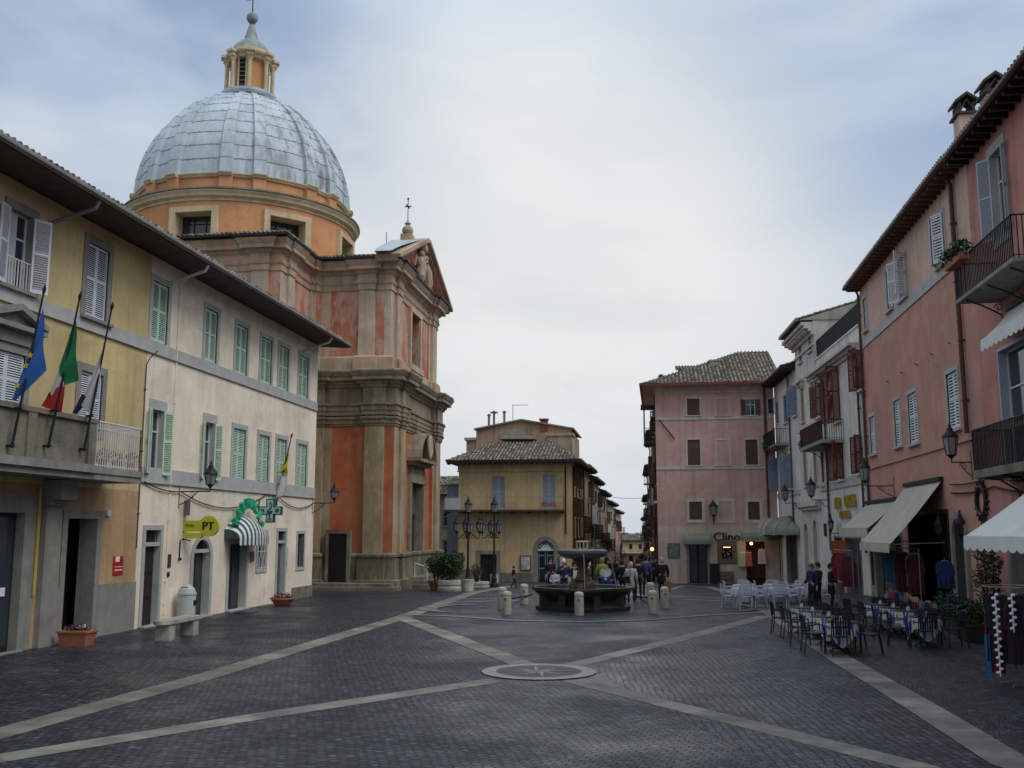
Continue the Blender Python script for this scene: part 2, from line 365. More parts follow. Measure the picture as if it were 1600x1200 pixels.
class Bld:
    def __init__(s, name, label, cat, P0, P1, H, depth, mats, z0=None, group=None):
        s.F = Fr(P0, P1); s.H = H; s.D = depth; s.mats = mats if isinstance(mats, (list, tuple)) else [mats]
        mid = s.F.w(s.F.W/2, depth/2, 0); s.z0 = (gz(mid.y)-.6) if z0 is None else z0
        s.root = thing(name, label, cat, (s.F.w(s.F.W/2, 0, 0).x, s.F.w(s.F.W/2, 0, 0).y, min(gz(P0[1]), gz(P1[1]))), group); s.holes = []
    def mb(s): return MB(s.F.M)
    def r(s, *a, **k): return rect(s.F, *a, **k)
    def window(s, rc, smat=None, sw=.14, shut='closed', shmat=None, sill=True, dep=.25, ang=165, pitch=.06, slats=True, label=None, glass=None, hole=True, proud=.035, top=0, name='window', angs=None, bars=True, sillw=.1):
        a, b, c, d = rc; F = s.F
        if b < a: a, b = b, a
        if hole and shut != 'blank': s.holes.append((a, b, c, d))
        mb = s.mb()
        if smat is not None:
            rv = .05 if shut in ('closed', 'blank') else dep-.02; k_ = 0 if rv == .05 else .004
            mb.box(a-sw, a+k_, -proud, rv, c, d); mb.box(b-k_, b+sw, -proud, rv, c, d); mb.box(a-sw, b+sw, -proud-.004, rv, d-k_*.6, d+sw*1.1+top)
            if not sill: mb.box(a-sw, b+sw, -proud-.004, .05, c-sw, c)
        else: mb.box(a, b, .0, .03, d-.03, d)
        wo = mb.build(name, smat or s.mats[0], s.root)
        if label: wo['label'] = label
        if sill:
            q = s.mb(); q.box(a-sw-.05, b+sw+.05, -proud-sillw, .05, c-.09, c); q.build('sill', smat or M_trim, wo)
        if shut == 'blank':
            q = s.mb(); q.box(a, b, -.006, .02, c, d); q.build('blind_panel', s.mats[0], wo); return wo
        if shut == 'closed' and shmat is not None:
            for sg, x in ((1, a), (-1, b)):
                q = s.mb(); leaf(q, (b-a)/2-.006, d-c-.02, sg, pitch, slats, M=Matrix.Translation((x, .07, c+.01))); q.build('shutter', shmat, wo)
            q = s.mb(); q.box(a, b, .12, .14, c, d); q.build('pane', M_glass, wo); return wo
        q = s.mb(); q.box(a, b, dep-.06, dep-.04, c, d); q.build('pane', glass or M_glass, wo)
        if bars:
            q = s.mb(); fw = .05
            for x in (a, (a+b)/2-fw/2, b-fw): q.box(x, x+fw, dep-.10, dep-.03, c, d)
            for z in (c, c+(d-c)*.66, d-fw): q.box(a+fw, b-fw, dep-.098, dep-.03, z, z+fw)
            q.build('sash', M_whitem, wo)
        if shut == 'open' and shmat is not None:
            an = angs or (ang, ang)
            for sg, x, A in ((1, a, an[0]), (-1, b, an[1])):
                q = s.mb(); leaf(q, (b-a)/2, d-c-.02, sg, pitch, slats, M=Matrix.Translation((x, -proud-.02, c+.01)) @ Matrix.Rotation(R(-sg*A), 4, 'Z')); q.build('shutter', shmat, wo)
        return wo
    def door(s, rc, smat=None, sw=.16, dmat=None, dep=.3, arch=False, transom=0, name='door', leaves=2, label=None, glass=False, proud=.04, step=True):
        a, b, c, d = rc; c0 = c
        s.holes.append((a, b, c, d)); mb = s.mb()
        if smat is not None:
            if not arch:
                mb.box(a-sw, a+.004, -proud, dep, c, d); mb.box(b-.004, b+sw, -proud, dep, c, d); mb.box(a-sw, b+sw, -proud-.004, dep, d-.003, d+sw)
            else:
                r0 = (b-a)/2; zs = d-r0; mb.box(a-sw, a+.004, -proud, dep, c, zs); mb.box(b-.004, b+sw, -proud, dep, c, zs)
                n = 12; cx = (a+b)/2
                for i in range(n):
                    t0 = math.pi*i/n; t1 = math.pi*(i+1)/n
                    mb.prism([(cx-r0*math.cos(t0), zs+r0*math.sin(t0)), (cx-(r0+sw)*math.cos(t0), zs+(r0+sw)*math.sin(t0)), (cx-(r0+sw)*math.cos(t1), zs+(r0+sw)*math.sin(t1)), (cx-r0*math.cos(t1), zs+r0*math.sin(t1))], -proud, .06)
                    ex = a if t1 <= math.pi/2+.01 else b
                    mb.add([(ex, -.004, d+.01), (cx-(r0+.02)*math.cos(t0), -.004, zs+(r0+.02)*math.sin(t0)), (cx-(r0+.02)*math.cos(t1), -.004, zs+(r0+.02)*math.sin(t1))], [(0, 1, 2)], 1)
                    if i == n//2-1: pass
        else: mb.box(a, b, 0, .05, d-.05, d)
        if step: mb.box(a-.05, b+.05, -.18, .02, c-.5, c+.03)
        do = mb.build(name, [smat or s.mats[0], s.mats[0]], s.root)
        if label: do['label'] = label
        q = s.mb(); zt = d-transom
        if dmat is None: q.box(a, b, dep+.8, dep+.85, c, d); q.build('opening', M_dark, do)  # flat dark sheet; the shade of the unlit room is put into its colour
        else:
            n = leaves; wl_ = (b-a)/n
            for i in range(n):
                x0 = a+i*wl_+.01; x1 = a+(i+1)*wl_-.01
                q.box(x0, x1, dep-.1, dep-.05, c, zt)
                if glass: q.box(x0+.08, x1-.08, dep-.104, dep-.1, c+.12, zt-.1, 1)
                else:
                    for k in range(3):
                        h = (zt-c-.2)/3; q.box(x0+.09, x1-.09, dep-.125, dep-.1, c+.12+k*h, c+.04+(k+1)*h)
            q.build('door_leaf', [dmat, M_glass], do)
            if transom:
                q = s.mb(); q.box(a, b, dep-.08, dep-.05, zt+.12, d); q.build('transom_light', M_glass, do)
                q = s.mb(); q.box(a, b, .0, .2, zt, zt+.12)
                q.build('transom_bar', smat or M_trim, do)
                q = s.mb(); n = max(3, int((b-a)/.12))
                for i in range(n): x = a+(b-a)*(i+.5)/n; q.box(x-.01, x+.01, .06, .08, zt+.12, d)
                q.build('grille', M_iron, do)
        return do
    def band(s, x0, x1, z0, z1, m, out=.04, name='string_course'):
        q = s.mb(); q.box(x0, x1, -out, .02, z0, z1); q.box(x0, x1, -out-.03, .02, z0-.04, z0); return q.build(name, m, s.root)
    def finish(s, zones=(), sides=True, name='wall', m=0):
        mb = s.mb(); wall(mb, 0, s.F.W, s.z0, s.H, s.holes, .3, m, zones=zones)
        if sides:
            W, D, z0, H = s.F.W, s.D, s.z0, s.H
            zz = [z0]+[z for z, _ in zones]+[H]
            mi = [m]+[k for _, k in zones]
            for i in range(len(zz)-1):
                a, b, k = zz[i], zz[i+1], mi[i]
                mb.quad((0, 0, a), (0, D, a), (0, D, b), (0, 0, b), k); mb.quad((W, 0, a), (W, D, a), (W, D, b), (W, 0, b), k); mb.quad((0, D, a), (W, D, a), (W, D, b), (0, D, b), k)
            mb.quad((0, .9, z0), (W, .9, z0), (W, .9, H), (0, .9, H), len(s.mats))  # dark backing sheet, its colour stands for unlit rooms behind the openings
            mb.quad((0, 0, H), (W, 0, H), (W, D, H), (0, D, H), len(s.mats))
        s.wall_obj = mb.build(name, list(s.mats)+[M_dark], s.root); return s.wall_obj
    def pipe(s, px, z0, z1, m=None, r=.055, out=.08, name='drainpipe', x=None):
        q = s.mb(); x = px if x is None else x
        q.tube([(x, -out-.35, z1+.12), (x, -out-.1, z1-.1), (x, -out, z1-.3), (x, -out, z0)], r, 7)
        z = z0+1
        while z < z1-.5: q.box(x-r-.015, x+r+.015, -out-r-.01, 0, z, z+.05); z += 1.9
        return q.build(name, m or M_pipe, s.root, smooth=False)
def roof_plane(mb, A, B, L, drop, xl=0, xr=None, m=0, mu=1, sp=.23, up=None):
    """tiled slope: eave from A to B, slope length L rising by angle drop towards the horizontal direction 'up'; xl / xr: inward shift of the hips at the top"""
    A = Vector(A); B = Vector(B); e = (B-A); W = e.length; e = e.normalized()
    h = Vector(up).normalized(); sdir = (h*math.cos(drop)+Vector((0, 0, 1))*math.sin(drop)).normalized(); nrm = e.cross(sdir).normalized()
    if nrm.z < 0: nrm = -nrm
    xr_ = W-(xr if xr is not None else 0)
    P = lambda x, t, o=0: A+e*x+sdir*t+nrm*o
    mb.add([P(0, 0), P(W, 0), P(xr_, L), P(xl, L), P(0, 0, -.1), P(W, 0, -.1), P(xr_, L, -.1), P(xl, L, -.1)], [(0, 1, 2, 3), (4, 7, 6, 5), (0, 4, 5, 1), (1, 5, 6, 2), (2, 6, 7, 3), (3, 7, 4, 0)], mu)
    n = int(W/sp)
    for i in range(n):
        x = (i+.5)*W/n; tm = L
        if xl and x < xl: tm = min(tm, L*x/xl)
        if xr and x > xr_: tm = min(tm, L*(W-x)/(W-xr_))
        t = -.08; j = 0
        while t < tm-.1:
            t1 = min(t+.40, tm); c = random.random(); dx = random.uniform(-.012, .012); lift = random.uniform(0, .012)
            rw0, rw1 = .088, .07; vs = []
            for (tt, rw, o) in ((t, rw0, .022+lift), (t1, rw1, 0)):
                for k in range(5):
                    a = math.pi*k/4; vs.append(P(x+dx-rw*math.cos(a), tt, o+rw*math.sin(a)*.95))
            mb.add(vs, [(k, k+1, k+6, k+5) for k in range(4)]+[(0, 5, 9, 4)]+[(0, 1, 2, 3, 4)], m, c)
            t += .36; j += 1
def railing(mb, pts, z0, h, sp=.12, r=.009, m=0, top=.018, bot=True, knob=False):
    pts = [Vector((p[0], p[1], 0)) for p in pts]
    mb.tube([p+Vector((0, 0, z0+h)) for p in pts], top, 6, m)
    if bot: mb.tube([p+Vector((0, 0, z0+.06)) for p in pts], r*1.3, 4, m)
    for a, b in zip(pts[:-1], pts[1:]):
        L = (b-a).length; n = max(1, int(L/sp))
        for i in range(n+1):
            p = a+(b-a)*i/n; mb.box(p.x-r, p.x+r, p.y-r, p.y+r, z0, z0+h, m)
def leaves(mb, c, rad, n, size=.06, m=0, sq=(1, 1, 1), seed=None, lo=.35):
    c = Vector(c)
    for i in range(n):
        while True:
            p = Vector((random.uniform(-1, 1), random.uniform(-1, 1), random.uniform(-1, 1)))
            if lo < p.length < 1: break
        q = Vector((p.x*rad*sq[0], p.y*rad*sq[1], p.z*rad*sq[2]))
        nz = mnoise.noise((c+q)*2.3/max(rad, .3))
        if nz < -.12 and random.random() < .75: continue
        q += c; a = Vector((random.gauss(0, 1), random.gauss(0, 1), random.gauss(0, 1))).normalized(); b = a.orthogonal().normalized(); s_ = size*random.uniform(.6, 1.4)
        if random.random() < .5: b = b.cross(a)
        mb.add([q-a*s_, q+b*s_*.45, q+a*s_, q-b*s_*.45], [(0, 1, 2, 3)], m, random.random())
# ------------------------------------------------------------------ ground
def cobble(name, rot, bw=.15, bh=.12, dark=1.0):
    m = bpy.data.materials.new(name); t, b = nodes(m); N = t.nodes; L = t.links
    c = N.new('ShaderNodeTexCoord'); mp = N.new('ShaderNodeMapping'); mp.inputs['Rotation'].default_value = (0, 0, rot); L.new(c.outputs['Object'], mp.inputs[0])
    nz = N.new('ShaderNodeTexNoise'); nz.inputs['Scale'].default_value = 1.6; nz.inputs['Detail'].default_value = 3; L.new(c.outputs['Object'], nz.inputs[0])
    sc = N.new('ShaderNodeVectorMath'); sc.operation = 'SCALE'; sc.inputs['Scale'].default_value = .16; L.new(nz.outputs['Color'], sc.inputs[0])
    ad = N.new('ShaderNodeVectorMath'); L.new(mp.outputs[0], ad.inputs[0]); L.new(sc.outputs[0], ad.inputs[1])
    br = N.new('ShaderNodeTexBrick'); L.new(ad.outputs[0], br.inputs[0])
    br.inputs['Color1'].default_value = (.014*dark, .018*dark, .026*dark, 1); br.inputs['Color2'].default_value = (.054*dark, .064*dark, .082*dark, 1); br.inputs['Mortar'].default_value = (.009, .009, .009, 1)
    br.inputs['Scale'].default_value = 1; br.inputs['Mortar Size'].default_value = .013; br.inputs['Mortar Smooth'].default_value = .6; br.inputs['Bias'].default_value = -.15
    br.inputs['Brick Width'].default_value = bw; br.inputs['Row Height'].default_value = bh
    # per-stone odd light stones, broad wet / dry patches
    n2 = N.new('ShaderNodeTexNoise'); n2.inputs['Scale'].default_value = .33; n2.inputs['Detail'].default_value = 7; n2.inputs['Roughness'].default_value = .65; L.new(c.outputs['Object'], n2.inputs[0])
    n3 = N.new('ShaderNodeTexNoise'); n3.inputs['Scale'].default_value = 7; n3.inputs['Detail'].default_value = 4; L.new(c.outputs['Object'], n3.inputs[0])
    mr = N.new('ShaderNodeMapRange'); L.new(n2.outputs[0], mr.inputs[0]); mr.inputs[1].default_value = .34; mr.inputs[2].default_value = .66; mr.inputs[3].default_value = .6; mr.inputs[4].default_value = 1.5
    mr3 = N.new('ShaderNodeMapRange'); L.new(n3.outputs[0], mr3.inputs[0]); mr3.inputs[1].default_value = .3; mr3.inputs[2].default_value = .7; mr3.inputs[3].default_value = .6; mr3.inputs[4].default_value = 1.5
    mu = N.new('ShaderNodeMath'); mu.operation = 'MULTIPLY'; L.new(mr.outputs[0], mu.inputs[0]); L.new(mr3.outputs[0], mu.inputs[1])
    v = N.new('ShaderNodeVectorMath'); v.operation = 'SCALE'; L.new(br.outputs[0], v.inputs[0]); L.new(mu.outputs[0], v.inputs['Scale']); 
    vor = N.new('ShaderNodeTexVoronoi'); vor.inputs['Scale'].default_value = 4.2; L.new(c.outputs['Object'], vor.inputs[0])
    sx = N.new('ShaderNodeSeparateXYZ'); L.new(vor.outputs['Color'], sx.inputs[0])
    gt = N.new('ShaderNodeMath'); gt.operation = 'GREATER_THAN'; gt.inputs[1].default_value = .94; L.new(sx.outputs[0], gt.inputs[0])
    lt = N.new('ShaderNodeMath'); lt.operation = 'LESS_THAN'; lt.inputs[1].default_value = .25; L.new(vor.outputs['Distance'], lt.inputs[0])
    m2 = N.new('ShaderNodeMath'); m2.operation = 'MULTIPLY'; L.new(gt.outputs[0], m2.inputs[0]); L.new(lt.outputs[0], m2.inputs[1])
    m3 = N.new('ShaderNodeMath'); m3.operation = 'MULTIPLY'; m3.inputs[1].default_value = .7; L.new(m2.outputs[0], m3.inputs[0])
    mx = N.new('ShaderNodeMix'); mx.data_type = 'RGBA'; L.new(m3.outputs[0], mx.inputs[0]); L.new(v.outputs[0], mx.inputs[6]); mx.inputs[7].default_value = (.13, .14, .15, 1)
    L.new(mx.outputs[2], b.inputs['Base Color'])
    rr = N.new('ShaderNodeMapRange'); L.new(n2.outputs[0], rr.inputs[0]); rr.inputs[1].default_value = .4; rr.inputs[2].default_value = .6; rr.inputs[3].default_value = .58; rr.inputs[4].default_value = .30; L.new(rr.outputs[0], b.inputs['Roughness'])
    b.inputs['Specular IOR Level'].default_value = .42
    hs = N.new('ShaderNodeMath'); hs.operation = 'MULTIPLY_ADD'; hs.inputs[1].default_value = -1; hs.inputs[2].default_value = 1; L.new(br.outputs['Fac'], hs.inputs[0])
    h2 = N.new('ShaderNodeMath'); h2.operation = 'MULTIPLY_ADD'; h2.inputs[1].default_value = .5; L.new(n3.outputs[0], h2.inputs[0]); L.new(hs.outputs[0], h2.inputs[2])
    bp = N.new('ShaderNodeBump'); bp.inputs['Strength'].default_value = 1.0; bp.inputs['Distance'].default_value = .04; L.new(h2.outputs[0], bp.inputs['Height']); L.new(bp.outputs[0], b.inputs['Normal'])
    return m
M_cob = cobble('basalt_setts', R(12)); M_cob2 = cobble('basalt_setts_rows', R(84), .17, .13)
g = MB(); ys = [-40, 0, 12, 25, 47.5, 60, 80, 110, 140, 170, 200]; xs = [-80, -30, -16, 0, 12, 30, 80]
g.grid([[(x, y, gz(y)) for x in xs] for y in ys])
tag(g.build('piazza_ground', M_cob), kind='structure')
g = MB(); g.quad((-9000, 199, -7.6), (9000, 199, -7.6), (9000, 20000, -40), (-9000, 20000, -40)); g.quad((-9000, -3000, -.9), (9000, -3000, -.9), (9000, 199, -7.61), (-9000, 199, -7.61))
tag(g.build('far_plain', mat('hazy_plain', (.10, .13, .15), rough=1, bump=0)), kind='structure')
def ribbon(name, pts, w0, mats=None, dz=.005, closed=False):
    """flat strip of pale stone slabs following points on the ground"""
    P = [Vector((p[0], p[1])) for p in pts]; Q = []
    n = len(P)
    for i in range(n if closed else n-1):
        a, b = P[i], P[(i+1) % n]; k = max(1, int((b-a).length/.9))
        for j in range(k): Q.append(a+(b-a)*j/k)
    if not closed: Q.append(P[-1])
    mb = MB(); L = []
    for i, p in enumerate(Q):
        if closed: t = Q[(i+1) % len(Q)]-Q[i-1]
        else: t = Q[min(i+1, len(Q)-1)]-Q[max(i-1, 0)]
        t.normalize(); nrm = Vector((-t.y, t.x)); z = gz(p.y)+dz
        a = p+nrm*w0/2; b = p-nrm*w0/2; L.append(((a.x, a.y, z), (b.x, b.y, z)))
    m = len(L)
    for i in range(m if closed else m-1):
        a, b = L[i]; c, d = L[(i+1) % m]; f = .985
        mb.quad(a, b, d, c, 0, random.random())
    return tag(mb.build(name, mats or M_strip), kind='structure')
M_strip = mat('pale_paving_slab', (.19, .18, .155), rough=.62, var=.4, scale=1.5, bump=.3, bscale=16, stain=(.12, .12, .105), stain_amt=.65, rnd=.28)
g2 = lambda *l: [(G(x, y).x, G(x, y).y) for x, y in l]
# the right-hand triangle of setts laid in rows
pn = MB(); tri = g2((925, 1045), (1195, 965), (1310, 1032), (1590, 1195)); tri += [(4.2, 11.0), (2.0, 11.2)]
pp = [(x, y, .003) for x, y in tri]; pn.add(pp, [tuple(range(len(pp)))]); tag(pn.build('sett_panel', M_cob2), kind='structure')
ribbon('paving_strip', g2((-420, 1262), (0, 1146), (318, 1058), (627, 965)), .62)
ribbon('paving_strip', g2((627, 965), (800, 905)), .62)
ribbon('paving_strip', g2((-300, 1238), (0, 1185), (400, 1120), (775, 1063)), .52)
ribbon('paving_strip', g2((627, 965), (822, 1040)), .58, dz=.009)
ribbon('paving_strip', g2((893, 1063), (1155, 1128), (1440, 1200))+[(2.6, 9.2), (3.9, 6.5)], .5)
ribbon('paving_strip', g2((893, 1040), (1050, 1002), (1195, 963)), .5)
ribbon('paving_strip', g2((1105, 905), (1200, 955), (1300, 1022), (1440, 1105), (1585, 1195))+[(5.6, 11.0), (7.2, 6.8)], .6, dz=.013)
ribbon('paving_strip', g2((640, 961), (705, 963), (800, 970), (905, 972), (1000, 970), (1100, 962), (1200, 957)), .32, dz=.017)
ribbon('paving_strip', g2((700, 941), (790, 939), (905, 936), (1050, 936), (1180, 941)), .3, dz=.009)
ribbon('paving_strip', g2((725, 936), (800, 934), (905, 931), (1050, 932), (1150, 936)), .3, dz=.009)
ribbon('paving_strip', g2((1030, 926), (1070, 915), (1110, 908)), .35)
def crescent(cx, cy, r, a0, a1, wmax):
    mb = MB(); n = 16
    for i in range(n):
        t0, t1 = i/n, (i+1)/n; q = []
        for t in (t0, t1):
            a = R(a0+(a1-a0)*t); w_ = wmax*math.sin(math.pi*t)+.02
            q.append(((cx+(r-w_)*math.cos(a), cy+(r-w_)*math.sin(a), .021), (cx+r*math.cos(a), cy+r*math.sin(a), .021)))
        mb.quad(q[0][0], q[0][1], q[1][1], q[1][0], 0, random.random())
    tag(mb.build('paving_crescent', M_strip), kind='structure')
p = G(735, 951); crescent(p.x, p.y, 2.0, 90, 270, .75)
p = G(1118, 949); crescent(p.x, p.y, 2.0, -90, 90, .75)
# compass rose
C0 = G(842, 1050); mb = MB(); M_rose_ = mat('pale_rose_stone', (.27, .26, .23), rough=.6, var=.25, scale=3, bump=.2)
mb = MB(); mb.grid([[(C0.x+r_*math.cos(2*math.pi*i/48), C0.y+r_*math.sin(2*math.pi*i/48), .019) for i in range(49)] for r_ in (1.19, .89)])
tag(mb.build('compass_rose_ring', M_rose_), kind='structure')
mb = MB(); mb.add([(C0.x+.90*math.cos(2*math.pi*i/40), C0.y+.90*math.sin(2*math.pi*i/40), .015) for i in range(40)], [tuple(range(40))]); tag(mb.build('compass_rose_field', mat('grey_star_field', (.07, .07, .07), rough=.6, var=.3)), kind='structure')
mb = MB(); M_sd = mat('dark_slab', (.10, .10, .095), rough=.6)
for k in range(8):
    a = math.pi*k/4+.2; L_ = .87 if k % 2 == 0 else .7; z = .023 if k % 2 == 0 else .019
    c = (C0.x, C0.y, z); tip = (C0.x+L_*math.cos(a), C0.y+L_*math.sin(a), z)
    for s_, mi in ((1, 0), (-1, 1)):
        b_ = a+s_*math.pi/8; sd_ = (C0.x+.23*math.cos(b_), C0.y+.23*math.sin(b_), z); mb.add([c, sd_, tip], [(0, 1, 2)], mi)
tag(mb.build('compass_rose_star', [M_rose_, M_sd]), kind='structure')
# ------------------------------------------------------------------ left side: town hall and post office house
XL = -15.6
def eave(B, x0, x1, zE, over, run, pitch, mt=None, soff=None, gut=None, ext0=0, ext1=0, rafters=False, roofrows=None, fascia=.16, tiles=True, back=True):
    F = B.F; s_ = math.radians(pitch)
    L = (run+over)/math.cos(s_); rise = (run+over)*math.tan(s_)
    mb = MB(); A = F.w(x0-ext0, -over, zE+.06); Bp = F.w(x1+ext1, -over, zE+.06)
    if tiles: roof_plane(mb, A, Bp, min(L, roofrows or L), s_, up=F.I)
    A2 = F.w(x0-ext0, -over, zE+.03); B2 = F.w(x1+ext1, -over, zE+.03); C2 = F.w(x1+ext1, run, zE+.03+rise); D2 = F.w(x0-ext0, run, zE+.03+rise); E2 = F.w(x0-ext0, 2*run+over, zE+.03); F2 = F.w(x1+ext1, 2*run+over, zE+.03)
    mb.quad(A2, B2, C2, D2, 1)
    if back: mb.quad(D2, C2, F2, E2, 0); mb.add([A2, D2, E2], [(0, 1, 2)], 1); mb.add([B2, C2, F2], [(0, 1, 2)], 1); mb.quad(A2, B2, F2, E2, 1)
    ro = mb.build('roof', [mt or M_tile, M_tile2], B.root)
    q = B.mb(); a, b = x0-ext0, x1+ext1
    q.add([(a, -over, zE-.10), (b, -over, zE-.10), (b, 0.02, zE-.02), (a, 0.02, zE-.02), (a, -over, zE+.05), (b, -over, zE+.05), (b, .02, zE+.1), (a, .02, zE+.1)], [(0, 1, 2, 3), (4, 5, 6, 7), (0, 4, 5, 1), (1, 5, 6, 2), (3, 2, 6, 7), (0, 3, 7, 4)])
    if rafters:
        n = int((b-a)/.5)
        for i in range(n): x = a+(i+.5)*(b-a)/n; q.box(x-.05, x+.05, -over+.03, 0, zE-.2, zE-.05)
    q.build('soffit', soff or M_soffit, ro)
    if gut:
        q = B.mb(); q.tube([(a, -over-.06, zE+.0), (b, -over-.06, zE+.0)], .085, 8); q.build('gutter', gut, ro)
    return ro
YJ = 28.35; YE = 43.9
TH = Bld('town_hall', 'ochre yellow building with flags, stone balcony and white shutters, at the left edge', 'building', (XL, 9), (XL, YJ), 11.5, 10, [M_yellow, M_trim, M_orange], z0=-.5)
PO = Bld('post_office_house', 'long cream three-storey house with green shutters and the yellow post office sign', 'building', (XL, YJ), (XL, YE), 11.5, 10, M_cream, z0=-.5)
eave(TH, 0, TH.F.W, 11.55, 1.3, 5, 17, gut=M_gut)
eave(PO, 0, PO.F.W, 11.55, 1.3, 5, 17, gut=M_gut, ext1=.55)
for B_, pts in ((TH, [(155, 325)]), (PO, [(325, 425), (518, 535)])):
    for px_, py_ in pts:
        x = B_.F.px(px_, py_, -1.3)[0]; q = B_.mb(); q.tube([(x, -1.3, 11.45), (x, -1.2, 11.25), (x-.2, -.1, 10.85), (x-.2, -.02, 10.85)], .055, 7); q.build('gutter_elbow', M_pipeL if px_ > 200 else M_gut, B_.root)
# town hall windows
def W(B, l, r, t, b, **k): return B.window(B.r(l, r, t, b), **k)
wn_ = dict(smat=M_trim, shmat=M_shw, sw=.2)
o = W(TH, 10, 48, 330, 452, shut='open', angs=(168, 150), **wn_)
q = TH.mb(); a, b, c, d = TH.r(10, 48, 330, 452)
for i in range(9): x = a+(b-a)*i/8; q.box(x-.012, x+.012, -.03, -.005, c, c+.72)
q.box(a, b, -.035, 0, c+.7, c+.73); q.build('railing', M_whitem, o)
q = TH.mb(); q.box(a+.1, a+.5, .12, .14, c, d); q.build('curtain', M_curt, o)
W(TH, 134, 168, 384, 500, shut='closed', **wn_)
W(TH, -150, -95, 240, 400, shut='closed', **wn_)
TH.holes_bal = None
o = W(TH, -20, 37, 548, 640, shut='closed', sill=False, **wn_)
a, b, c, d = TH.r(-20, 37, 548, 640)
q = TH.mb(); zt = TH.F.px(18, 508)[1]; x0 = a-.45; x1 = b+.42; zap = TH.F.px(8, 482)[1]; cx = (x0+x1)/2
q.box(a-.3, b+.3, -.10, 0, d+.22, zt-.12); q.box(x0, x1, -.3, 0, zt-.12, zt)
for p0, p1 in (((x0, zt), (cx, zap)), ((cx, zap), (x1, zt))):
    q.prism([(p0[0], p0[1]), (p1[0], p1[1]), (p1[0], p1[1]+.16), (p0[0], p0[1]+.16)], -.32, 0)
q.prism([(x0+.2, zt), (x1-.2, zt), (cx, zap-.02)], -.1, 0); q.build('pediment', M_trim, o)
W(TH, 123, 158, 582, 672, shut='closed', sill=False, **wn_)
zb0, zb1 = TH.F.px(217, 537)[1], TH.F.px(217, 527)[1]
TH.band(0, TH.F.W, 8.45, 8.8, M_trimL)
# town hall ground floor
TH.door(TH.r(-60, 31, 790, 1012)[:2]+(0, 3.35), M_trim, .5, M_woodg, glass=True, leaves=2, name='glazed_door')
dd = TH.r(99, 141, 810, 996); TH.door((dd[0], dd[1]+.15, 0, dd[3]), M_trim, .22, None, dep=.5, name='dark_doorway')
x0_, _ = TH.F.px(59, 880); x1_, _ = TH.F.px(83, 880)
q = TH.mb(); q.box(x0_, x1_, -.16, 0, -.3, 4.15); q.box(x0_-.08, x1_+.08, -.28, 0, 3.55, 3.7); q.box(x0_-.04, x1_+.04, -.55, 0, 3.7, 4.2); q.build('stone_pilaster', M_trim, TH.root)
a_ = TH.F.px(57, 900)[0]; b_ = TH.F.px(95, 900)[0]
for u0, u1 in ((x1_, dd[0]-.22), (dd[1]+.15+.22, TH.F.W-.0)):
    q = TH.mb(); q.box(u0, u1, -.05, 0, -.4, 1.42); q.build('socle', M_trim, TH.root)
q = TH.mb(); q.tube([(x0_-.2, -.07, 1.3), (x0_-.2, -.07, 4.0)], .05, 6); q.build('gas_pipe', mat('yellow_pipe_paint', (.45, .33, .08)), TH.root)
# balcony of the town hall: stone parapet part and iron railing part
OB = -1.15
xa = 2.0; xb = TH.F.px(148, 690, OB)[0]; xc = TH.F.px(222, 700, OB)[0]
zs = TH.F.px(148, 726, OB)[1]; zp = TH.F.px(148, 655, OB)[1]
bal = TH.mb(); bal.box(xa, xb, OB-.12, 0, zs-.22, zs-.02); bal.box(xa, xc, OB-.02, 0, zs-.38, zs-.223); bal.box(xb+.002, xc, OB-.06, 0, zs-.22, zs-.06)
bo = bal.build('balcony', M_trim, TH.root)
q = TH.mb(); q.box(xa, xb, OB, OB+.16, zs-.018, zp-.12); q.box(xa, xb+.05, OB-.08, OB+.2, zp-.12, zp); q.box(xb-.16, xb, OB+.162, 0, zs-.018, zp-.12)
x = xa
for x in (xb-.2, xb-2.7, xb-5.2): q.box(x-.16, x+.16, OB-.06, OB, zs-.02, zp-.122)
q.build('stone_parapet', M_stone, bo)
q = MB(); railing(q, [TH.F.w(xb+.05, OB+.04, 0).xy, TH.F.w(xc-.04, OB+.04, 0).xy, TH.F.w(xc-.04, 0, 0).xy], zs-.06, zp-zs+.03, .11, .011, top=.025)
q.tube([TH.F.w(xb+.05, OB+.04, zp-.22), TH.F.w(xc-.04, OB+.04, zp-.22)], .012, 4)
n = 14
for i in range(n):
    xx = xb+.1+(xc-xb-.2)*(i+.5)/n; q.tube([TH.F.w(xx+.05*math.cos(t), OB+.04, zp-.14+.05*math.sin(t)) for t in [k*math.pi/4 for k in range(8)]], .006, 3, close=True)
q.build('railing', M_whitem, bo)
for i, (px_, fl) in enumerate(((160, M_redfl), (183, M_leafd), (206, M_terra))):
    xx = TH.F.px(px_, 715, OB+.3)[0]; p = TH.F.w(xx, OB+.3, zs-.055)
    t = thing('flower_pot', ['terracotta pot with red flowers at the stone end of the white balcony railing', 'terracotta pot with leafy plant in the middle of the white balcony railing', 'terracotta pot with withered stems at the free end of the white balcony railing'][i], 'flower pot', p, 'pots on the town hall balcony')
    q = MB(Matrix.Translation(p)); q.lathe([(.10, 0), (.15, .22), (.165, .22), (.165, .26), (.13, .26), (.12, .2)], n=12); q.build('pot', M_terra, t)
    q = MB(); leaves(q, p+Vector((0, 0, .36)), .2, 110, .045, 0); leaves(q, p+Vector((0, 0, .40)), .19, 60, .03, 1); q.build('plant', [M_leafd, fl], t)
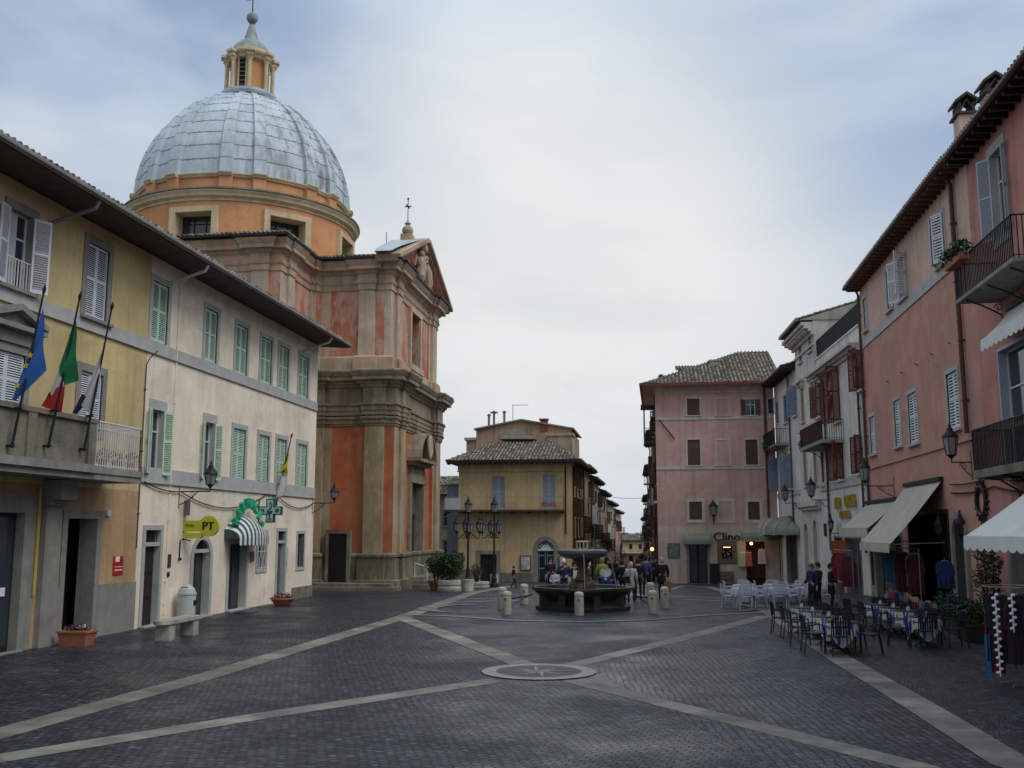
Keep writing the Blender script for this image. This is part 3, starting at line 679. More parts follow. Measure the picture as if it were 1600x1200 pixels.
# ceiling lamp and hanging cable below are small; red notice, intercom, paper
def plate(B, l, r, t, b, m, name, label=None, cat=None, out=.03, group=None, loc=None):
    a, c, z0, z1 = B.r(l, r, t, b); q = B.mb(); q.box(a, c, -out, 0, z0, z1)
    if label:
        o = q.build(name, m, loc=B.F.w((a+c)/2, -out, z0)); tag(o, label, cat, group); return o
    return q.build(name, m, B.root)
def board(B, l, r, t, b, m, name, label, cat, texts=(), out=.03, border=None):
    a, c, z0, z1 = B.r(l, r, t, b); root = thing(name, label, cat, B.F.w((a+c)/2, -out, z0))
    q = B.mb(); q.box(a, c, -out, 0, z0, z1); q.build('panel', m, root)
    if border:
        q = B.mb(); w_ = .05; q.box(a-w_, a, -out-.02, 0, z0-w_, z1+w_); q.box(c, c+w_, -out-.02, 0, z0-w_, z1+w_); q.box(a, c, -out-.02, 0, z1, z1+w_); q.box(a, c, -out-.02, 0, z0-w_, z0); q.build('frame', border, root)
    for tx, u, v, sz, mm, *rs in texts:
        q = B.mb(); add_text(q, tx, a+(c-a)*u, z0+(z1-z0)*v, sz*(z1-z0), -out-.008, depth=.01, sx=rs[0] if rs else 1); q.build('lettering', mm, root)
    return root, (a, c, z0, z1)
M_redp = mat('red_plastic', (.42, .02, .02), rough=.4, bump=0); M_wht = mat('white_print', (.75, .75, .75), rough=.5, bump=0, var=.03); M_blk = mat('black_print', (.015, .015, .015), rough=.5, bump=0)
rt, (a, c, z0, z1) = board(TH, 176, 191, 869, 898, M_redp, 'notice_board', 'small red notice board with white lines beside the dark doorway', 'sign', [('M', .72, .72, .22, M_blk)])
q = TH.mb(); q.box(a+.08, a+.30, -.04, -.031, z0+.42*(z1-z0)+.15, z0+.42*(z1-z0)+.3); q.box(a+.06, c-.06, -.04, -.031, z0+.12, z0+.15); q.box(a+.06, c-.06, -.04, -.031, z0+.22, z0+.235); q.build('white_lines', M_wht, rt)
plate(TH, 164, 170, 797, 806, M_whitem, 'alarm_box', 'small white box on the yellow wall at the top corner of the dark doorway', 'alarm box', .08)
a_, z_ = TH.F.px(5, 933); b_, z1_ = TH.F.px(18, 918)
q = TH.mb(); q.box(a_, b_, .17, .19, z_, z1_); tag(q.build('paper_notice', M_wht, loc=TH.F.w(a_, .2, z_)), 'white paper notice stuck on the dark glazed door', 'notice')
# ------------- flags
def patch(P, nu, nv, rip=.0, yoff=0, axis=1, fr=2.5):
    a, b, c, d = [Vector(p) for p in P]; rows = []
    for i in range(nv+1):
        v = i/nv; r_ = []
        for j in range(nu+1):
            u = j/nu; p = (a*(1-u)+b*u)*(1-v)+(d*(1-u)+c*u)*v
            q = p.copy(); q[axis] += rip*math.sin(fr*math.pi*u+1.2*v)+rip*.5*math.sin(7*u+3*v); r_.append(q)
        rows.append(r_)
    return rows
M_eu = mat('blue_flag_cloth', (.035, .12, .42), rough=.8, bump=0); M_navy = mat('navy_flag_cloth', (.02, .025, .09), rough=.8, bump=0); M_fg = mat('green_flag_cloth', (.015, .17, .07), rough=.8, bump=0); M_fr_ = mat('red_flag_cloth', (.40, .025, .02), rough=.8, bump=0); M_fw = mat('white_flag_cloth', (.55, .55, .56), rough=.8, bump=0); M_fy = mat('yellow_flag_cloth', (.55, .46, .06), rough=.8, bump=0); M_star = mat('gold_star', (.6, .45, .05), rough=.6, bump=0)
def flagpole(base_px, tip_px, label, patches, off=OB-.12, F=TH.F, yadd=0, stars=(), bracket=True, grp='flags on the town hall balcony', bl=None):
    u, z = F.px(*base_px, off); b = F.w(u, off, z); yp = b.y+.001; t = atY(tip_px[0], tip_px[1], yp+yadd)
    root = thing('flag', label, 'flag', b, grp)
    q = MB(); q.tube([b, t], [.032, .022], 8); q.tube([t, t+(t-b).normalized()*.1, t+(t-b).normalized()*.22], [.03, .045, .004], 6); q.build('flagpole', M_iron, root)
    if bracket:
        q = MB(); d = (t-b).normalized()
        for s_ in (.05, .9): p = b+d*s_; q.box(p.x-.12, p.x+.05, p.y-.04, p.y+.04, p.z-.03, p.z+.03)
        q.build('bracket', M_iron, root)
    objs = {}
    def pt(xy):
        k = (t.x-b.x); P0 = atY(xy[0], xy[1], yp); 
        for _ in range(3):
            fr = 0 if abs(t.z-b.z) < .01 else (P0.z-b.z)/(t.z-b.z); P0 = atY(xy[0], xy[1], yp+yadd*max(0, min(1, fr)))
        return P0
    for i, (m, pl, rip) in enumerate(patches):
        q = MB(); q.grid(patch([pt(p) for p in pl], 14, 14, rip)); objs[i] = q.build('cloth', m, root, smooth=True, merge=True)
    for k, (sx, sy) in enumerate(stars):
        c = pt((sx, sy)); q = MB(); pts = []
        for j in range(10): a = math.pi/2+j*math.pi/5; rr = .085 if j % 2 == 0 else .036; pts.append((c.x+rr*math.cos(a), c.y-.09, c.z+rr*math.sin(a)))
        q.add([(c.x, c.y-.09, c.z)]+pts, [(0, 1+j, 1+(j+1) % 10) for j in range(10)]); q.build('star', M_star, objs[0])
    return root
flagpole((18, 700), (68, 458), 'blue flag with gold stars hanging limp, leftmost on the stone balcony',
    [(M_eu, [(67, 483), (71, 578), (24, 626), (17, 626)], .03)], stars=[(51, 556), (44, 572), (31, 603)])
flagpole((75, 700), (124, 468), 'green white and red tricolour flag hanging from the middle pole of the stone balcony',
    [(M_fg, [(118, 494), (122, 594), (100, 602), (91, 574)], .025), (M_fw, [(91, 574), (100, 602), (86, 625), (77, 612)], .02), (M_fr_, [(77, 612), (100, 602), (96, 645), (63, 634)], .03)])
flagpole((131, 705), (174, 484), 'pale grey and navy flag hanging from the right pole of the stone balcony',
    [(M_fw, [(161, 545), (156, 590), (139, 648), (124, 628)], .03), (M_navy, [(128, 615), (139, 622), (120, 647), (112, 645)], .02)])
# ------------- cream house windows
for k in ((237, 262, 442, 536), (320, 339, 484, 566), (368, 386, 509, 586), (407, 424, 529, 600), (435.5, 450, 542, 610), (466.5, 481, 557, 622)):
    W(PO, *k, smat=M_trimL, shmat=M_shg, sw=.17, shut='closed', sill=False)
for i, k in enumerate(((234, 253, 640, 742), (318, 333, 660, 750), (363, 382, 670, 754), (403, 419, 680, 760), (431, 446, 686, 765), (463.5, 478, 694, 768))):
    o = W(PO, *k, smat=M_trimL, shmat=M_shg, sw=.17, shut='open' if i < 2 else 'closed', sill=False, ang=160, top=.12 if i < 2 else 0)
    if i < 2:
        a, b, c, d = PO.r(*k); q = PO.mb(); q.box(a+.06, a+.06+(b-a)*.4, .13, .145, c+.05, d-.05); q.build('curtain', M_curt, o)
PO.band(0, PO.F.W, 8.45, 8.8, M_trimL); PO.band(0, PO.F.W, 4.42, 4.86, M_trimL)
def GD(B, l, r, t, b, **k):
    a, c, z0, z1 = B.r(l, r, t, b); return B.door((a, c, 0.02, z1), **k)
GD(PO, 223, 247, 828, 975, smat=M_trimL, sw=.15, dmat=M_wood, transom=.5, leaves=1, dep=.28)
GD(PO, 300, 326, 843, 962, smat=M_trimL, sw=.2, dmat=M_woodg, arch=True, glass=True, dep=.35, transom=.45)
GD(PO, 356, 383, 850, 955, smat=M_trimL, sw=.16, dmat=M_woodg, glass=True, dep=.35)
GD(PO, 432, 444, 830, 938, smat=M_trimL, sw=.14, dmat=mat('grey_door_paint', (.09, .10, .11), rough=.5), transom=.5, leaves=1, dep=.28)
for i, k in enumerate(((402, 415, 834, 889), (464, 474, 834, 886))):
    o = W(PO, *k, smat=M_trimL, sw=.13, shut='none', sill=False, bars=False)
    a, b, c, d = PO.r(*k); q = PO.mb()
    if i == 0:
        n = 5
        for j in range(n):
            x = a+(b-a)*(j+.5)/n; pts = [(x+.05*math.sin(9*z+j*3.14), -.02, c+(d-c)*z) for z in [t/16 for t in range(17)]]; q.tube(pts, .012, 4)
        for z in (c+.05, (c+d)/2, d-.05): q.box(a, b, -.03, -.01, z-.012, z+.012)
    else:
        for j in range(5): x = a+(b-a)*(j+.5)/5; q.box(x-.01, x+.01, -.02, 0, c, d)
        for z in (c+.3, (c+d)/2, d-.3): q.box(a, b, -.025, -.005, z-.01, z+.01)
    q.build('grille', M_whitem if i == 0 else M_iron, o)
plate(PO, 259, 266, 866, 887, mat('maroon_plaque', (.09, .03, .035)), 'door_plaque', 'tall maroon plaque on the cream wall between the first door and the post office', 'plaque')
plate(PO, 258.5, 265.5, 889, 893, M_wht, 'name_plate', 'thin white plate under the tall maroon plaque', 'plaque'); plate(PO, 259, 264, 895, 901, M_blk, 'name_plate', 'small black plate low under the maroon plaque', 'plaque')
plate(PO, 390, 395, 862, 877, M_gut, 'intercom', 'grey metal intercom box right of the pharmacy door', 'intercom', .07)
q = PO.mb(); x = PO.F.px(447, 868)[0]; q.box(x-.09, x+.05, -.09, 0, 1.55, 2.2); q.tube([(x, -.05, 1.55), (x, -.07, 1.2), (x-.03, -.05, 1.1)], .02, 5); tag(q.build('meter_box', M_whitem, loc=PO.F.w(x, 0, 1.1)), 'white meter box with cable right of the last cream doorway', 'meter box')
q = PO.mb(); q.box(0, 15.0, -.03, 0, -.4, .38); 
q = PO.mb(); a = PO.F.px(455, 930)[0]; q.box(a, PO.F.W, -.04, 0, -.4, .5); q.build('socle', M_stone, PO.root)
x = PO.F.px(216, 820)[0]
for B_, x in ((TH, TH.F.W-.06),): B_.pipe(0, 2.4, 8.3, mat('thin_cable', (.12, .10, .09)), .018, .03, 'cable', x=x)
PO.pipe(0, .3, 11.2, M_cream, .03, .02, 'rain_pipe', x=PO.F.px(268, 700)[0])
# PT sign, hung at right angles to the wall
M_pty = mat('acid_yellow_sign', (.50, .50, .03), rough=.4, bump=0, var=.04)
u, z = PO.F.px(287, 824, 0); yy = PO.F.w(u, 0, z).y
def onY(px_, py_, y): p = atY(px_, py_, y); return p
p0 = onY(288, 813, yy); p1 = onY(318, 834, yy); pc = onY(327, 822, yy); p2 = onY(318, 843, yy)
sg = thing('post_office_sign', 'acid yellow lollipop-shaped hanging sign reading PT on the cream wall', 'sign', (XL, yy, p2.z))
q = MB(); rad = .34; pts = []
zc = pc.z; hh = .18
a0_ = math.asin(hh/rad)
pts = [(p0.x, zc-hh), ] + [(pc.x+rad*math.cos(a), zc+rad*math.sin(a)) for a in [(-math.pi+a0_)+(2*math.pi-2*a0_)*i/24 for i in range(25)]] + [(p0.x, zc+hh)]
q.prism(pts, yy-.07, yy+.07); q.build('sign_body', M_pty, sg)
q = MB(); q.prism([(p0.x, zc-hh-.22), (p0.x+.62, zc-hh-.22), (p0.x+.68, zc-hh-.13), (p0.x+.62, zc-hh-.04), (p0.x, zc-hh-.04)], yy-.06, yy+.06); sb = q.build('lower_strip', M_pty, sg)
q = MB(); add_text(q, 'Poste', p0.x+.24, zc+.02, .14, yy-.075, depth=.01, sx=1); add_text(q, 'PT', pc.x-.02, zc-.01, .38, yy-.075, depth=.012, bold=.03); q.build('lettering', M_blk, sg)
q = MB(); q.box(XL, p0.x, yy-.03, yy+.03, zc+.1, zc+.16); q.box(XL, p0.x, yy-.03, yy+.03, zc-.35, zc-.29); q.box(p0.x-.06, p0.x, yy-.05, yy+.05, zc-.45, zc+.22); q.box(XL+.02, XL+.16, yy-.08, yy+.08, zc+.35, zc+.85); q.build('bracket', M_gut, sg)
# pharmacy: lettering arch, striped awning, cross
u0, u1, _, zt = PO.r(351, 396, 812, 858); uc = (u0+u1)/2
zsA = PO.F.px(374, 845)[1]; zA = PO.F.px(374, 812)[1]
aw = thing('pharmacy_awning', 'green and white striped dome awning over the pharmacy door', 'awning', PO.F.w(uc, 0, zsA))
q = PO.mb(); hw = (u1-u0)/2+.05; ns = 18
rows = []
for j in range(8):
    v = j/7; ph = v*math.pi/2; rr = []
    for i in range(ns+1):
        a = math.pi*i/ns; rr.append((uc-hw*math.cos(a)*math.sin(ph)*1.0 if j else uc, -1.0*math.sin(a)*math.sin(ph)-.02, zsA+.1+(zA-zsA)*math.cos(ph)*1.0))
    rows.append(rr)
rows2 = []
for j in range(8):
    v = j/7
    rr = []
    for i in range(ns+1):
        t = i/ns; x = uc-hw+2*hw*t; out = .72*math.sin(v*math.pi/2); ztop = zsA+.15+(zA-zsA)*math.sin(math.pi*(.12+.76*t))*1.0
        rr.append((x, -out*(.82+.18*math.sin(math.pi*t))-.02, zsA+.1+(ztop-zsA-.1)*math.cos(v*math.pi/2)))
    rows2.append(rr)
for i in range(ns):
    for j in range(7): q.quad(rows2[j][i], rows2[j][i+1], rows2[j+1][i+1], rows2[j+1][i], i % 2)
    a, b = rows2[7][i], rows2[7][i+1]; zz = lambda t: -.22-.05*abs(math.sin(math.pi*t*3))
    for k in range(3):
        s0, s1 = k/3, (k+1)/3; A_ = [a[m_]+(b[m_]-a[m_])*s0 for m_ in range(3)]; B_ = [a[m_]+(b[m_]-a[m_])*s1 for m_ in range(3)]
        q.quad(A_, B_, (B_[0], B_[1], B_[2]+zz((i+s1)/3)), (A_[0], A_[1], A_[2]+zz((i+s0)/3)), i % 2)
for e in (0, ns): 
    col = [rows2[j][e] for j in range(8)]; q.add(col+[(rows2[0][e][0], -.02, zsA+.1)], [tuple(range(9))], 1)
q.build('canopy', [M_awnw, mat('dark_green_stripe', (.05, .09, .07), rough=.8, bump=0)], aw)
lt = thing('pharmacy_lettering', 'arch of bright green letters over the striped pharmacy awning', 'lettering', PO.F.w(uc, 0, zA))
q = PO.mb(); word = 'FARMACIA'; ra = PO.r(352, 396, 793, 818); rc_ = (ra[1]-ra[0])/2; zc_ = zA-.84
for i, ch in enumerate(word):
    a = R(158-136*i/7); add_text(q, ch, uc+(rc_*.98)*math.cos(a), zc_+.25+(rc_*.92)*math.sin(a), .56, -.35, depth=.14, rot=math.pi/2-a, sx=.85, bold=.05)
q.build('letters', mat('bright_green_letters', (.02, .38, .22), rough=.4, bump=0), lt)
u, z = PO.F.px(404, 797); yy = PO.F.w(u, 0, z).y
cc_ = onY(423, 798, yy); cr = thing('pharmacy_cross', 'green and white cross sign with a snake and cup hung from an iron bracket', 'sign', (XL, yy, cc_.z))
def cross_poly(cx, cz, h, w_): return [(cx-w_, cz-h), (cx+w_, cz-h), (cx+w_, cz-w_), (cx+h, cz-w_), (cx+h, cz+w_), (cx+w_, cz+w_), (cx+w_, cz+h), (cx-w_, cz+h), (cx-w_, cz+w_), (cx-h, cz+w_), (cx-h, cz-w_), (cx-w_, cz-w_)]
M_cg = mat('dark_cross_green', (.02, .11, .08), rough=.4, bump=0)
q = MB(); q.prism(cross_poly(cc_.x, cc_.z, .47, .17), yy-.08, yy+.08); q.build('cross_rim', M_cg, cr)
q = MB(); q.prism(cross_poly(cc_.x, cc_.z, .42, .125), yy-.09, yy+.09); q.build('cross_face', mat('pale_cross_face', (.36, .52, .46), rough=.3, bump=0), cr)
q = MB(); sn = [(cc_.x+.08*math.sin(t*5.5), yy-.105, cc_.z+.33-.48*t) for t in [i/20 for i in range(21)]]; q.tube(sn, .03, 5)
q.lathe([(.02, -.34), (.11, -.34), (.02, -.29), (.02, -.17), (.12, -.05), (.13, 0)], (cc_.x, yy-.105, cc_.z), 12, sy=.25); q.box(cc_.x-.38, cc_.x-.22, yy-.1, yy-.088, cc_.z-.07, cc_.z+.07); q.box(cc_.x+.22, cc_.x+.38, yy-.1, yy-.088, cc_.z-.07, cc_.z+.07); q.build('emblem', M_cg, cr)
q = MB(); q.box(XL, cc_.x-.46, yy-.015, yy+.015, cc_.z+.15, cc_.z+.18); q.box(XL, cc_.x-.46, yy-.015, yy+.015, cc_.z-.18, cc_.z-.15); q.box(XL, XL+.03, yy-.03, yy+.03, cc_.z-.4, cc_.z+.4); q.build('bracket', M_iron, cr)
# Vatican-coloured flag
u, z = PO.F.px(424, 800); bb = PO.F.w(u, 0, z)
flagpole((431, 790), (455, 684), 'yellow and white flag hanging from a slanted pole beside the green cross', [(M_fy, [(451, 704), (449, 742), (441, 738), (434, 742)], .03), (M_fw, [(434, 742), (447, 745), (446, 772), (424, 782)], .04)], off=-.05, F=PO.F, grp='')
# wall-bracket lanterns
def lantern(p, size=.42, h=.62, root=None, gm=None):
    """lantern body whose bottom hangs at p"""
    q = MB(Matrix.Translation(p)); s_ = size/2
    cor = lambda k, r_, z: (r_*math.cos(math.pi/4+k*math.pi/2), r_*math.sin(math.pi/4+k*math.pi/2), z)
    n = 6
    cor = lambda k, r_, z: (r_*math.cos(k*2*math.pi/n), r_*math.sin(k*2*math.pi/n), z)
    for k in range(n):
        q.tube([cor(k, s_*.62, .06), cor(k, s_, h)], .014, 4); q.tube([cor(k, s_*.62, .06), cor(k+1, s_*.62, .06)], .016, 4); q.tube([cor(k, s_, h), cor(k+1, s_, h)], .02, 4)
    q.lathe([(.01, -.08), (.04, -.04), (s_*.55, .05), (.01, .06)], n=6)
    fr = q.build('lantern_frame', M_iron, root)
    q = MB(Matrix.Translation(p)); q.lathe([(s_*.60, .07), (s_*.97, h-.01)], n=6); q.build('lantern_glass', gm or M_lamp, fr)
    q = MB(Matrix.Translation(p)); q.lathe([(s_*1.12, h), (s_*.95, h+.07), (s_*.5, h+.19), (s_*.42, h+.2), (s_*.42, h+.25), (s_*.25, h+.31), (.03, h+.33), (.045, h+.38), (.002, h+.45)], n=12); q.build('lantern_cap', M_iron, fr)
    q = MB(Matrix.Translation(p)); q.blob((0, 0, .3), .07, 8, sz=1.5); q.build('bulb', M_fw, fr)
    return fr
def wall_lamp(F, px_w, px_l, y_arm, off, label, size=.42, h=.62, scroll=True, gm=None):
    u, z = F.px(px_w, y_arm); yy = F.w(u, 0, z); 
    P = atY(px_l, y_arm, yy.y) if abs(F.U.y) > .7 else F.w(u, -off, z)
    p = Vector((P.x, yy.y, yy.z)); root = thing('wall_lantern', label, 'lantern', yy, 'lanterns on wall brackets')
    q = MB(); d = (p-yy); q.tube([yy, p], .022, 6); n_ = d.normalized()
    q.tube([yy+Vector((0, 0, .35)), yy-Vector((0, 0, .55))], .02, 5)
    q.tube([yy-Vector((0, 0, .45)), yy+d*.3-Vector((0, 0, .3)), yy+d*.62], .016, 5)
    if scroll:
        c = yy+d*.42-Vector((0, 0, .14))
        q.tube([c+n_*(.13*(1-t/14)*math.cos(t*.8))+Vector((0, 0, .13*(1-t/14)*math.sin(t*.8))) for t in range(14)], .011, 4)
    q.tube([p, p+Vector((0, 0, .12))], .02, 6); q.build('bracket', M_iron, root)
    lantern(p+Vector((0, 0, .16)), size, h, root, gm); return root
wall_lamp(PO.F, 280, 328, 768, 1, 'black lantern on a scrolled wall bracket between the first two open green windows', .44, .40)
wall_lamp(PO.F, 488, 522, 786, 1, 'black lantern on the corner bracket in front of the red church wall', .38, .34)
# cable sagging along the wall
q = PO.mb(); pts = []
P1 = [(222, 752), (280, 768), (395, 796), (440, 788), (488, 786)]
for (x0, y0), (x1, y1), sg_ in ((P1[0], P1[1], .1), (P1[1], (415, 772), .55), ((432, 775), P1[4], .35)):
    a = PO.F.px(x0, y0); b = PO.F.px(x1, y1)
    for i in range(13): t = i/12; pts.append((a[0]+(b[0]-a[0])*t, -.06, a[1]+(b[1]-a[1])*t-sg_*4*t*(1-t)))
q.tube(pts, .022, 5); tag(q.build('hanging_cable', mat('black_cable', (.05, .045, .04)), loc=PO.F.w(pts[0][0], 0, pts[0][2])), 'dark cable sagging along the cream wall below the grey band', 'cable')
q = PO.mb(); a = PO.F.px(279, 870)[0]; z0, z1 = 2.0, 2.6
q.tube([(a, -.03, z0), (a, -.03, z1), (a+.05, -.12, z1+.05), (a+.22, -.3, z1-.02)], .02, 5); q.blob((a, -.05, z0), .06, 6); q.build('wall_hook', M_iron, PO.root)
TH.finish(zones=[(-.5, 2), (4.1, 0)]); PO.finish()
# ------------- street furniture on the left
p = G(277, 996); bn = thing('stone_bench', 'pale stone bench with rounded end in front of the cream wall', 'bench', p)
ang = R(-78); T = Matrix.Translation(p) @ Matrix.Rotation(math.pi/2, 4, 'Z')
q = MB(T); q.extr([(-1.0, .24), (-1.0, -.24)]+[(.85+.26*math.cos(a), .24*math.sin(a)) for a in [(-90+i*15)*math.pi/180 for i in range(13)]], .43, .53); 
q = MB(T); q.extr([(1.0, -.24), (1.0, .24)]+[(-.85+.26*math.cos(a), .24*math.sin(a)) for a in [(90+i*15)*math.pi/180 for i in range(13)]], .43, .53); q.build('seat', M_trav, bn)
for s_ in (-.7, .7): q = MB(T); q.box(s_-.16, s_+.16, -.2, .2, 0, .43); q.build('leg', M_trav, bn)
p = Vector((XL+.42, 30.9, 0)); tb = thing('litter_bin', 'pale grey round litter bin with domed lid beside the stone bench', 'litter bin', p)
q = MB(Matrix.Translation(p)); q.lathe([(.27, 0), (.29, .04), (.29, .86), (.31, .87), (.31, .93), (.27, .94)], n=24); q.build('body', mat('pale_grey_metal', (.46, .48, .47), rough=.5, var=.08), tb)
q = MB(Matrix.Translation(p)); q.lathe([(.28, .94), (.25, 1.05), (.12, 1.18), (.0001, 1.2)], n=24); q.build('lid', MATS['pale_grey_metal'], tb)
q = MB(Matrix.Translation(p)); q.box(-.1, .1, -.20, -.16, 1.05, 1.12); q.box(.25, .32, -.08, .08, .55, .7); q.build('opening', M_blk, tb)
p = Vector((-14.85, G(71, 1010).y+.3, 0)); pl = thing('terracotta_planter', 'rectangular terracotta planter with dark red flowers at the foot of the stone pilaster', 'planter', p)
q = MB(Matrix.Translation(p) @ Matrix.Rotation(R(0), 4, 'Z')); q.add([(-.34, -.2, 0), (.34, -.2, 0), (.34, .2, 0), (-.34, .2, 0), (-.40, -.25, .33), (.40, -.25, .33), (.40, .25, .33), (-.40, .25, .33)], [(0, 3, 2, 1), (0, 1, 5, 4), (1, 2, 6, 5), (2, 3, 7, 6), (3, 0, 4, 7), (4, 5, 6, 7)]); q.box(-.43, .43, -.28, .28, .33, .38); q.build('planter_box', M_terra, pl)
q = MB(); leaves(q, p+Vector((0, 0, .42)), .36, 300, .04, 0, (1, .6, .3)); leaves(q, p+Vector((-.05, 0, .45)), .33, 160, .04, 1, (1, .6, .3)); leaves(q, p+Vector((.2, 0, .46)), .18, 60, .035, 2, (1, .6, .4)); q.build('flowers', [M_leafd, M_purfl, M_whifl], pl)
p = G(441, 946); pl = thing('flower_bowl', 'low round terracotta bowl of purple and white flowers below the last cream doorway', 'planter', p)
q = MB(Matrix.Translation(p)); q.lathe([(.25, 0), (.3, .03), (.46, .24), (.5, .25), (.5, .3), (.44, .3), (.4, .25)], n=24); q.build('bowl', M_terra, pl)
q = MB(); leaves(q, p+Vector((0, 0, .34)), .42, 260, .045, 0, (1, 1, .3)); leaves(q, p+Vector((0, 0, .38)), .42, 220, .045, 1, (1, 1, .35)); leaves(q, p+Vector((0.05, 0, .42)), .35, 110, .04, 2, (1, 1, .3)); q.build('flowers', [M_leafd, M_purfl, M_whifl], pl)
q = MB(Matrix.Translation(G(385, 958))); q.box(-.3, .3, -.45, .45, .0, .02); tag(q.build('door_mat', M_blk, loc=G(385, 958)), 'dark door mat on the setts outside the pharmacy', 'door mat')
# ------------------------------------------------------------------ church
def stucco(name, base, worn, worn2, amt=.6, lo=.48, hi=.6, sc=.5):
    m = mat(name, base, rough=.92, var=.22, scale=.9, bump=.4, bscale=7, stain=worn, stain_amt=amt, streak=.35, streak_col=(.09, .08, .065)); t = m.node_tree; N = t.nodes; L = t.links
    for n in N:
        if n.bl_idname == 'ShaderNodeMapRange' and abs(n.inputs[1].default_value-.46) < .001: n.inputs[1].default_value = lo; n.inputs[2].default_value = hi
    # a third, paler layer where paint has flaked off in vertical runs
    b = N['Principled BSDF']; src = b.inputs['Base Color'].links[0].from_socket
    c = [n for n in N if n.bl_idname == 'ShaderNodeTexCoord'][0]
    mpn = N.new('ShaderNodeMapping'); mpn.inputs['Scale'].default_value = (1.1, 1.1, .4); mpn.inputs['Location'].default_value = (11, 3, 7); L.new(c.outputs['Object'], mpn.inputs[0])
    s = N.new('ShaderNodeTexNoise'); s.inputs['Scale'].default_value = sc*2.0; s.inputs['Detail'].default_value = 9; s.inputs['Roughness'].default_value = .72; L.new(mpn.outputs[0], s.inputs[0])
    q = N.new('ShaderNodeMapRange'); L.new(s.outputs[0], q.inputs[0]); q.inputs[1].default_value = .49; q.inputs[2].default_value = .565; q.inputs[3].default_value = 0; q.inputs[4].default_value = amt
    x = N.new('ShaderNodeMix'); x.data_type = 'RGBA'; L.new(q.outputs[0], x.inputs[0]); L.new(src, x.inputs[6]); x.inputs[7].default_value = (*worn2, 1); L.new(x.outputs[2], b.inputs['Base Color'])
    return m
M_chR = stucco('church_red_stucco', (.46, .13, .055), (.52, .25, .13), (.40, .16, .09), .55)
M_chO = stucco('church_ochre_stucco', (.37, .29, .17), (.22, .18, .11), (.46, .36, .26), .6)
M_chR2 = stucco('weathered_red_stucco', (.46, .16, .10), (.52, .33, .25), (.54, .40, .32), .62, .46, .58, .8)
M_chO2 = stucco('weathered_ochre_stucco', (.52, .43, .32), (.34, .29, .22), (.54, .33, .24), .6, .47, .58, .7)
M_chS = stucco('church_cornice_stone', (.25, .20, .14), (.13, .11, .085), (.36, .30, .21), .7)
M_chS2 = stucco('pale_cornice_stucco', (.46, .36, .26), (.24, .19, .14), (.50, .28, .19), .65)
M_chB = stucco('mossy_base_stone', (.145, .125, .09), (.10, .10, .06), (.28, .25, .18), .7)
M_drum = plaster('drum_orange_plaster', (.60, .285, .13), stain=(.52, .25, .12), stain_amt=.5, streak=.15)
M_drumY = plaster('drum_yellow_trim', (.60, .47, .29), streak=.25)
CH = thing('church', 'large domed church with red and ochre weathered walls beside the cream house', 'church', (-16, 55, gz(50)))
cy_ = 54.75; DC = Vector((-24.7, 55.5))
def strip_walls(mb, segs, z0, z1, dx=0):
    """segs: [(x, y, material)] corners; material is that of the wall running to the next corner"""
    for (x0, y0, m), (x1, y1, _) in zip(segs[:-1], segs[1:]): mb.quad((x0, y0, z0), (x1, y1, z0), (x1, y1, z1), (x0, y1 if False else y0, z1), m)
mir = lambda y: 2*cy_-y
def full_path(side, front):
    """front part is mirrored about the church axis, the side too"""
    fr = side+front
    back = [(x, mir(y), m) for x, y, m in fr][::-1]
    back = [(back[i][0], back[i][1], back[i+1][2] if i < len(back)-1 else 0) for i in range(len(back))]
    return fr[:-1]+[(fr[-1][0], fr[-1][1], back[0][2] if False else fr[-1][2])]+back
# --- lower storey (0 red, 1 ochre)
side = [(-30, 50.0, 1), (-18.6, 50.0, 1), (-18.6, 49.75, 1), (-17.1, 49.75, 1), (-17.1, 50.0, 1), (-16.55, 50.0, 0), (-14.62, 50.0, 1), (-14.62, 49.7, 1), (-13.62, 49.7, 1), (-13.62, 49.95, 0)]
front = [(-13.1, 49.95, 1), (-13.1, 50.75, 1), (-12.95, 50.75, 1), (-12.95, 51.55, 1), (-13.1, 51.55, 1), (-13.1, 51.8, 0), (-13.3, 51.8, 0)]
def mirror(segs):
    n = len(segs); pts = [(x, mir(y)) for x, y, _ in segs][::-1]; ms = [m for _, _, m in segs][:-1][::-1]
    return [(p[0], p[1], ms[i] if i < n-1 else 0) for i, p in enumerate(pts)]
L_ = side+front; lower = L_[:-1]+[(L_[-1][0], L_[-1][1], 0)]+mirror(L_)
def walls(segs, z0, z1, name, mats, parent, hole=None):
    mb = MB()
    for i in range(len(segs)-1):
        x0, y0, m = segs[i]; x1, y1, _ = segs[i+1]
        if hole and hole[0] == i:
            F = Fr((x0, y0), (x1, y1)); q = MB(F.M); wall(q, 0, F.W, z0, z1, hole[1], .7, m); mb.v += [v for v in q.v]; o = len(mb.v)-len(q.v); mb.f += [[k+o for k in f] for f in q.f]; mb.m += q.m; mb.c += q.c
        else: mb.quad((x0, y0, z0), (x1, y1, z0), (x1, y1, z1), (x0, y0, z1), m)
    xs = [(s_[0], s_[1]) for s_ in segs]
    mb.add([(x, y, z1) for x, y in xs], [tuple(range(len(xs)))], 1)
    mb.quad((*xs[-1], z0), (*xs[0], z0), (*xs[0], z1), (*xs[-1], z1), 1)
    return mb.build(name, mats, parent)
ip = len(side)+len(front)-1
z_ = lambda px, py, x=-13.3: atX(px, py, x)
Fp = Fr((-13.3, 52.5), (-13.3, mir(52.5)))
hy0, hy1 = cy_-1.15, cy_+1.15
zt_ = 5.6
lw = walls(lower, -.6, 8.9, 'lower_wall', [M_chR, M_chO], CH, (ip, [(hy0-51.8, hy1-51.8, .5, zt_)]))
path = [(x, y) for x, y, _ in lower]
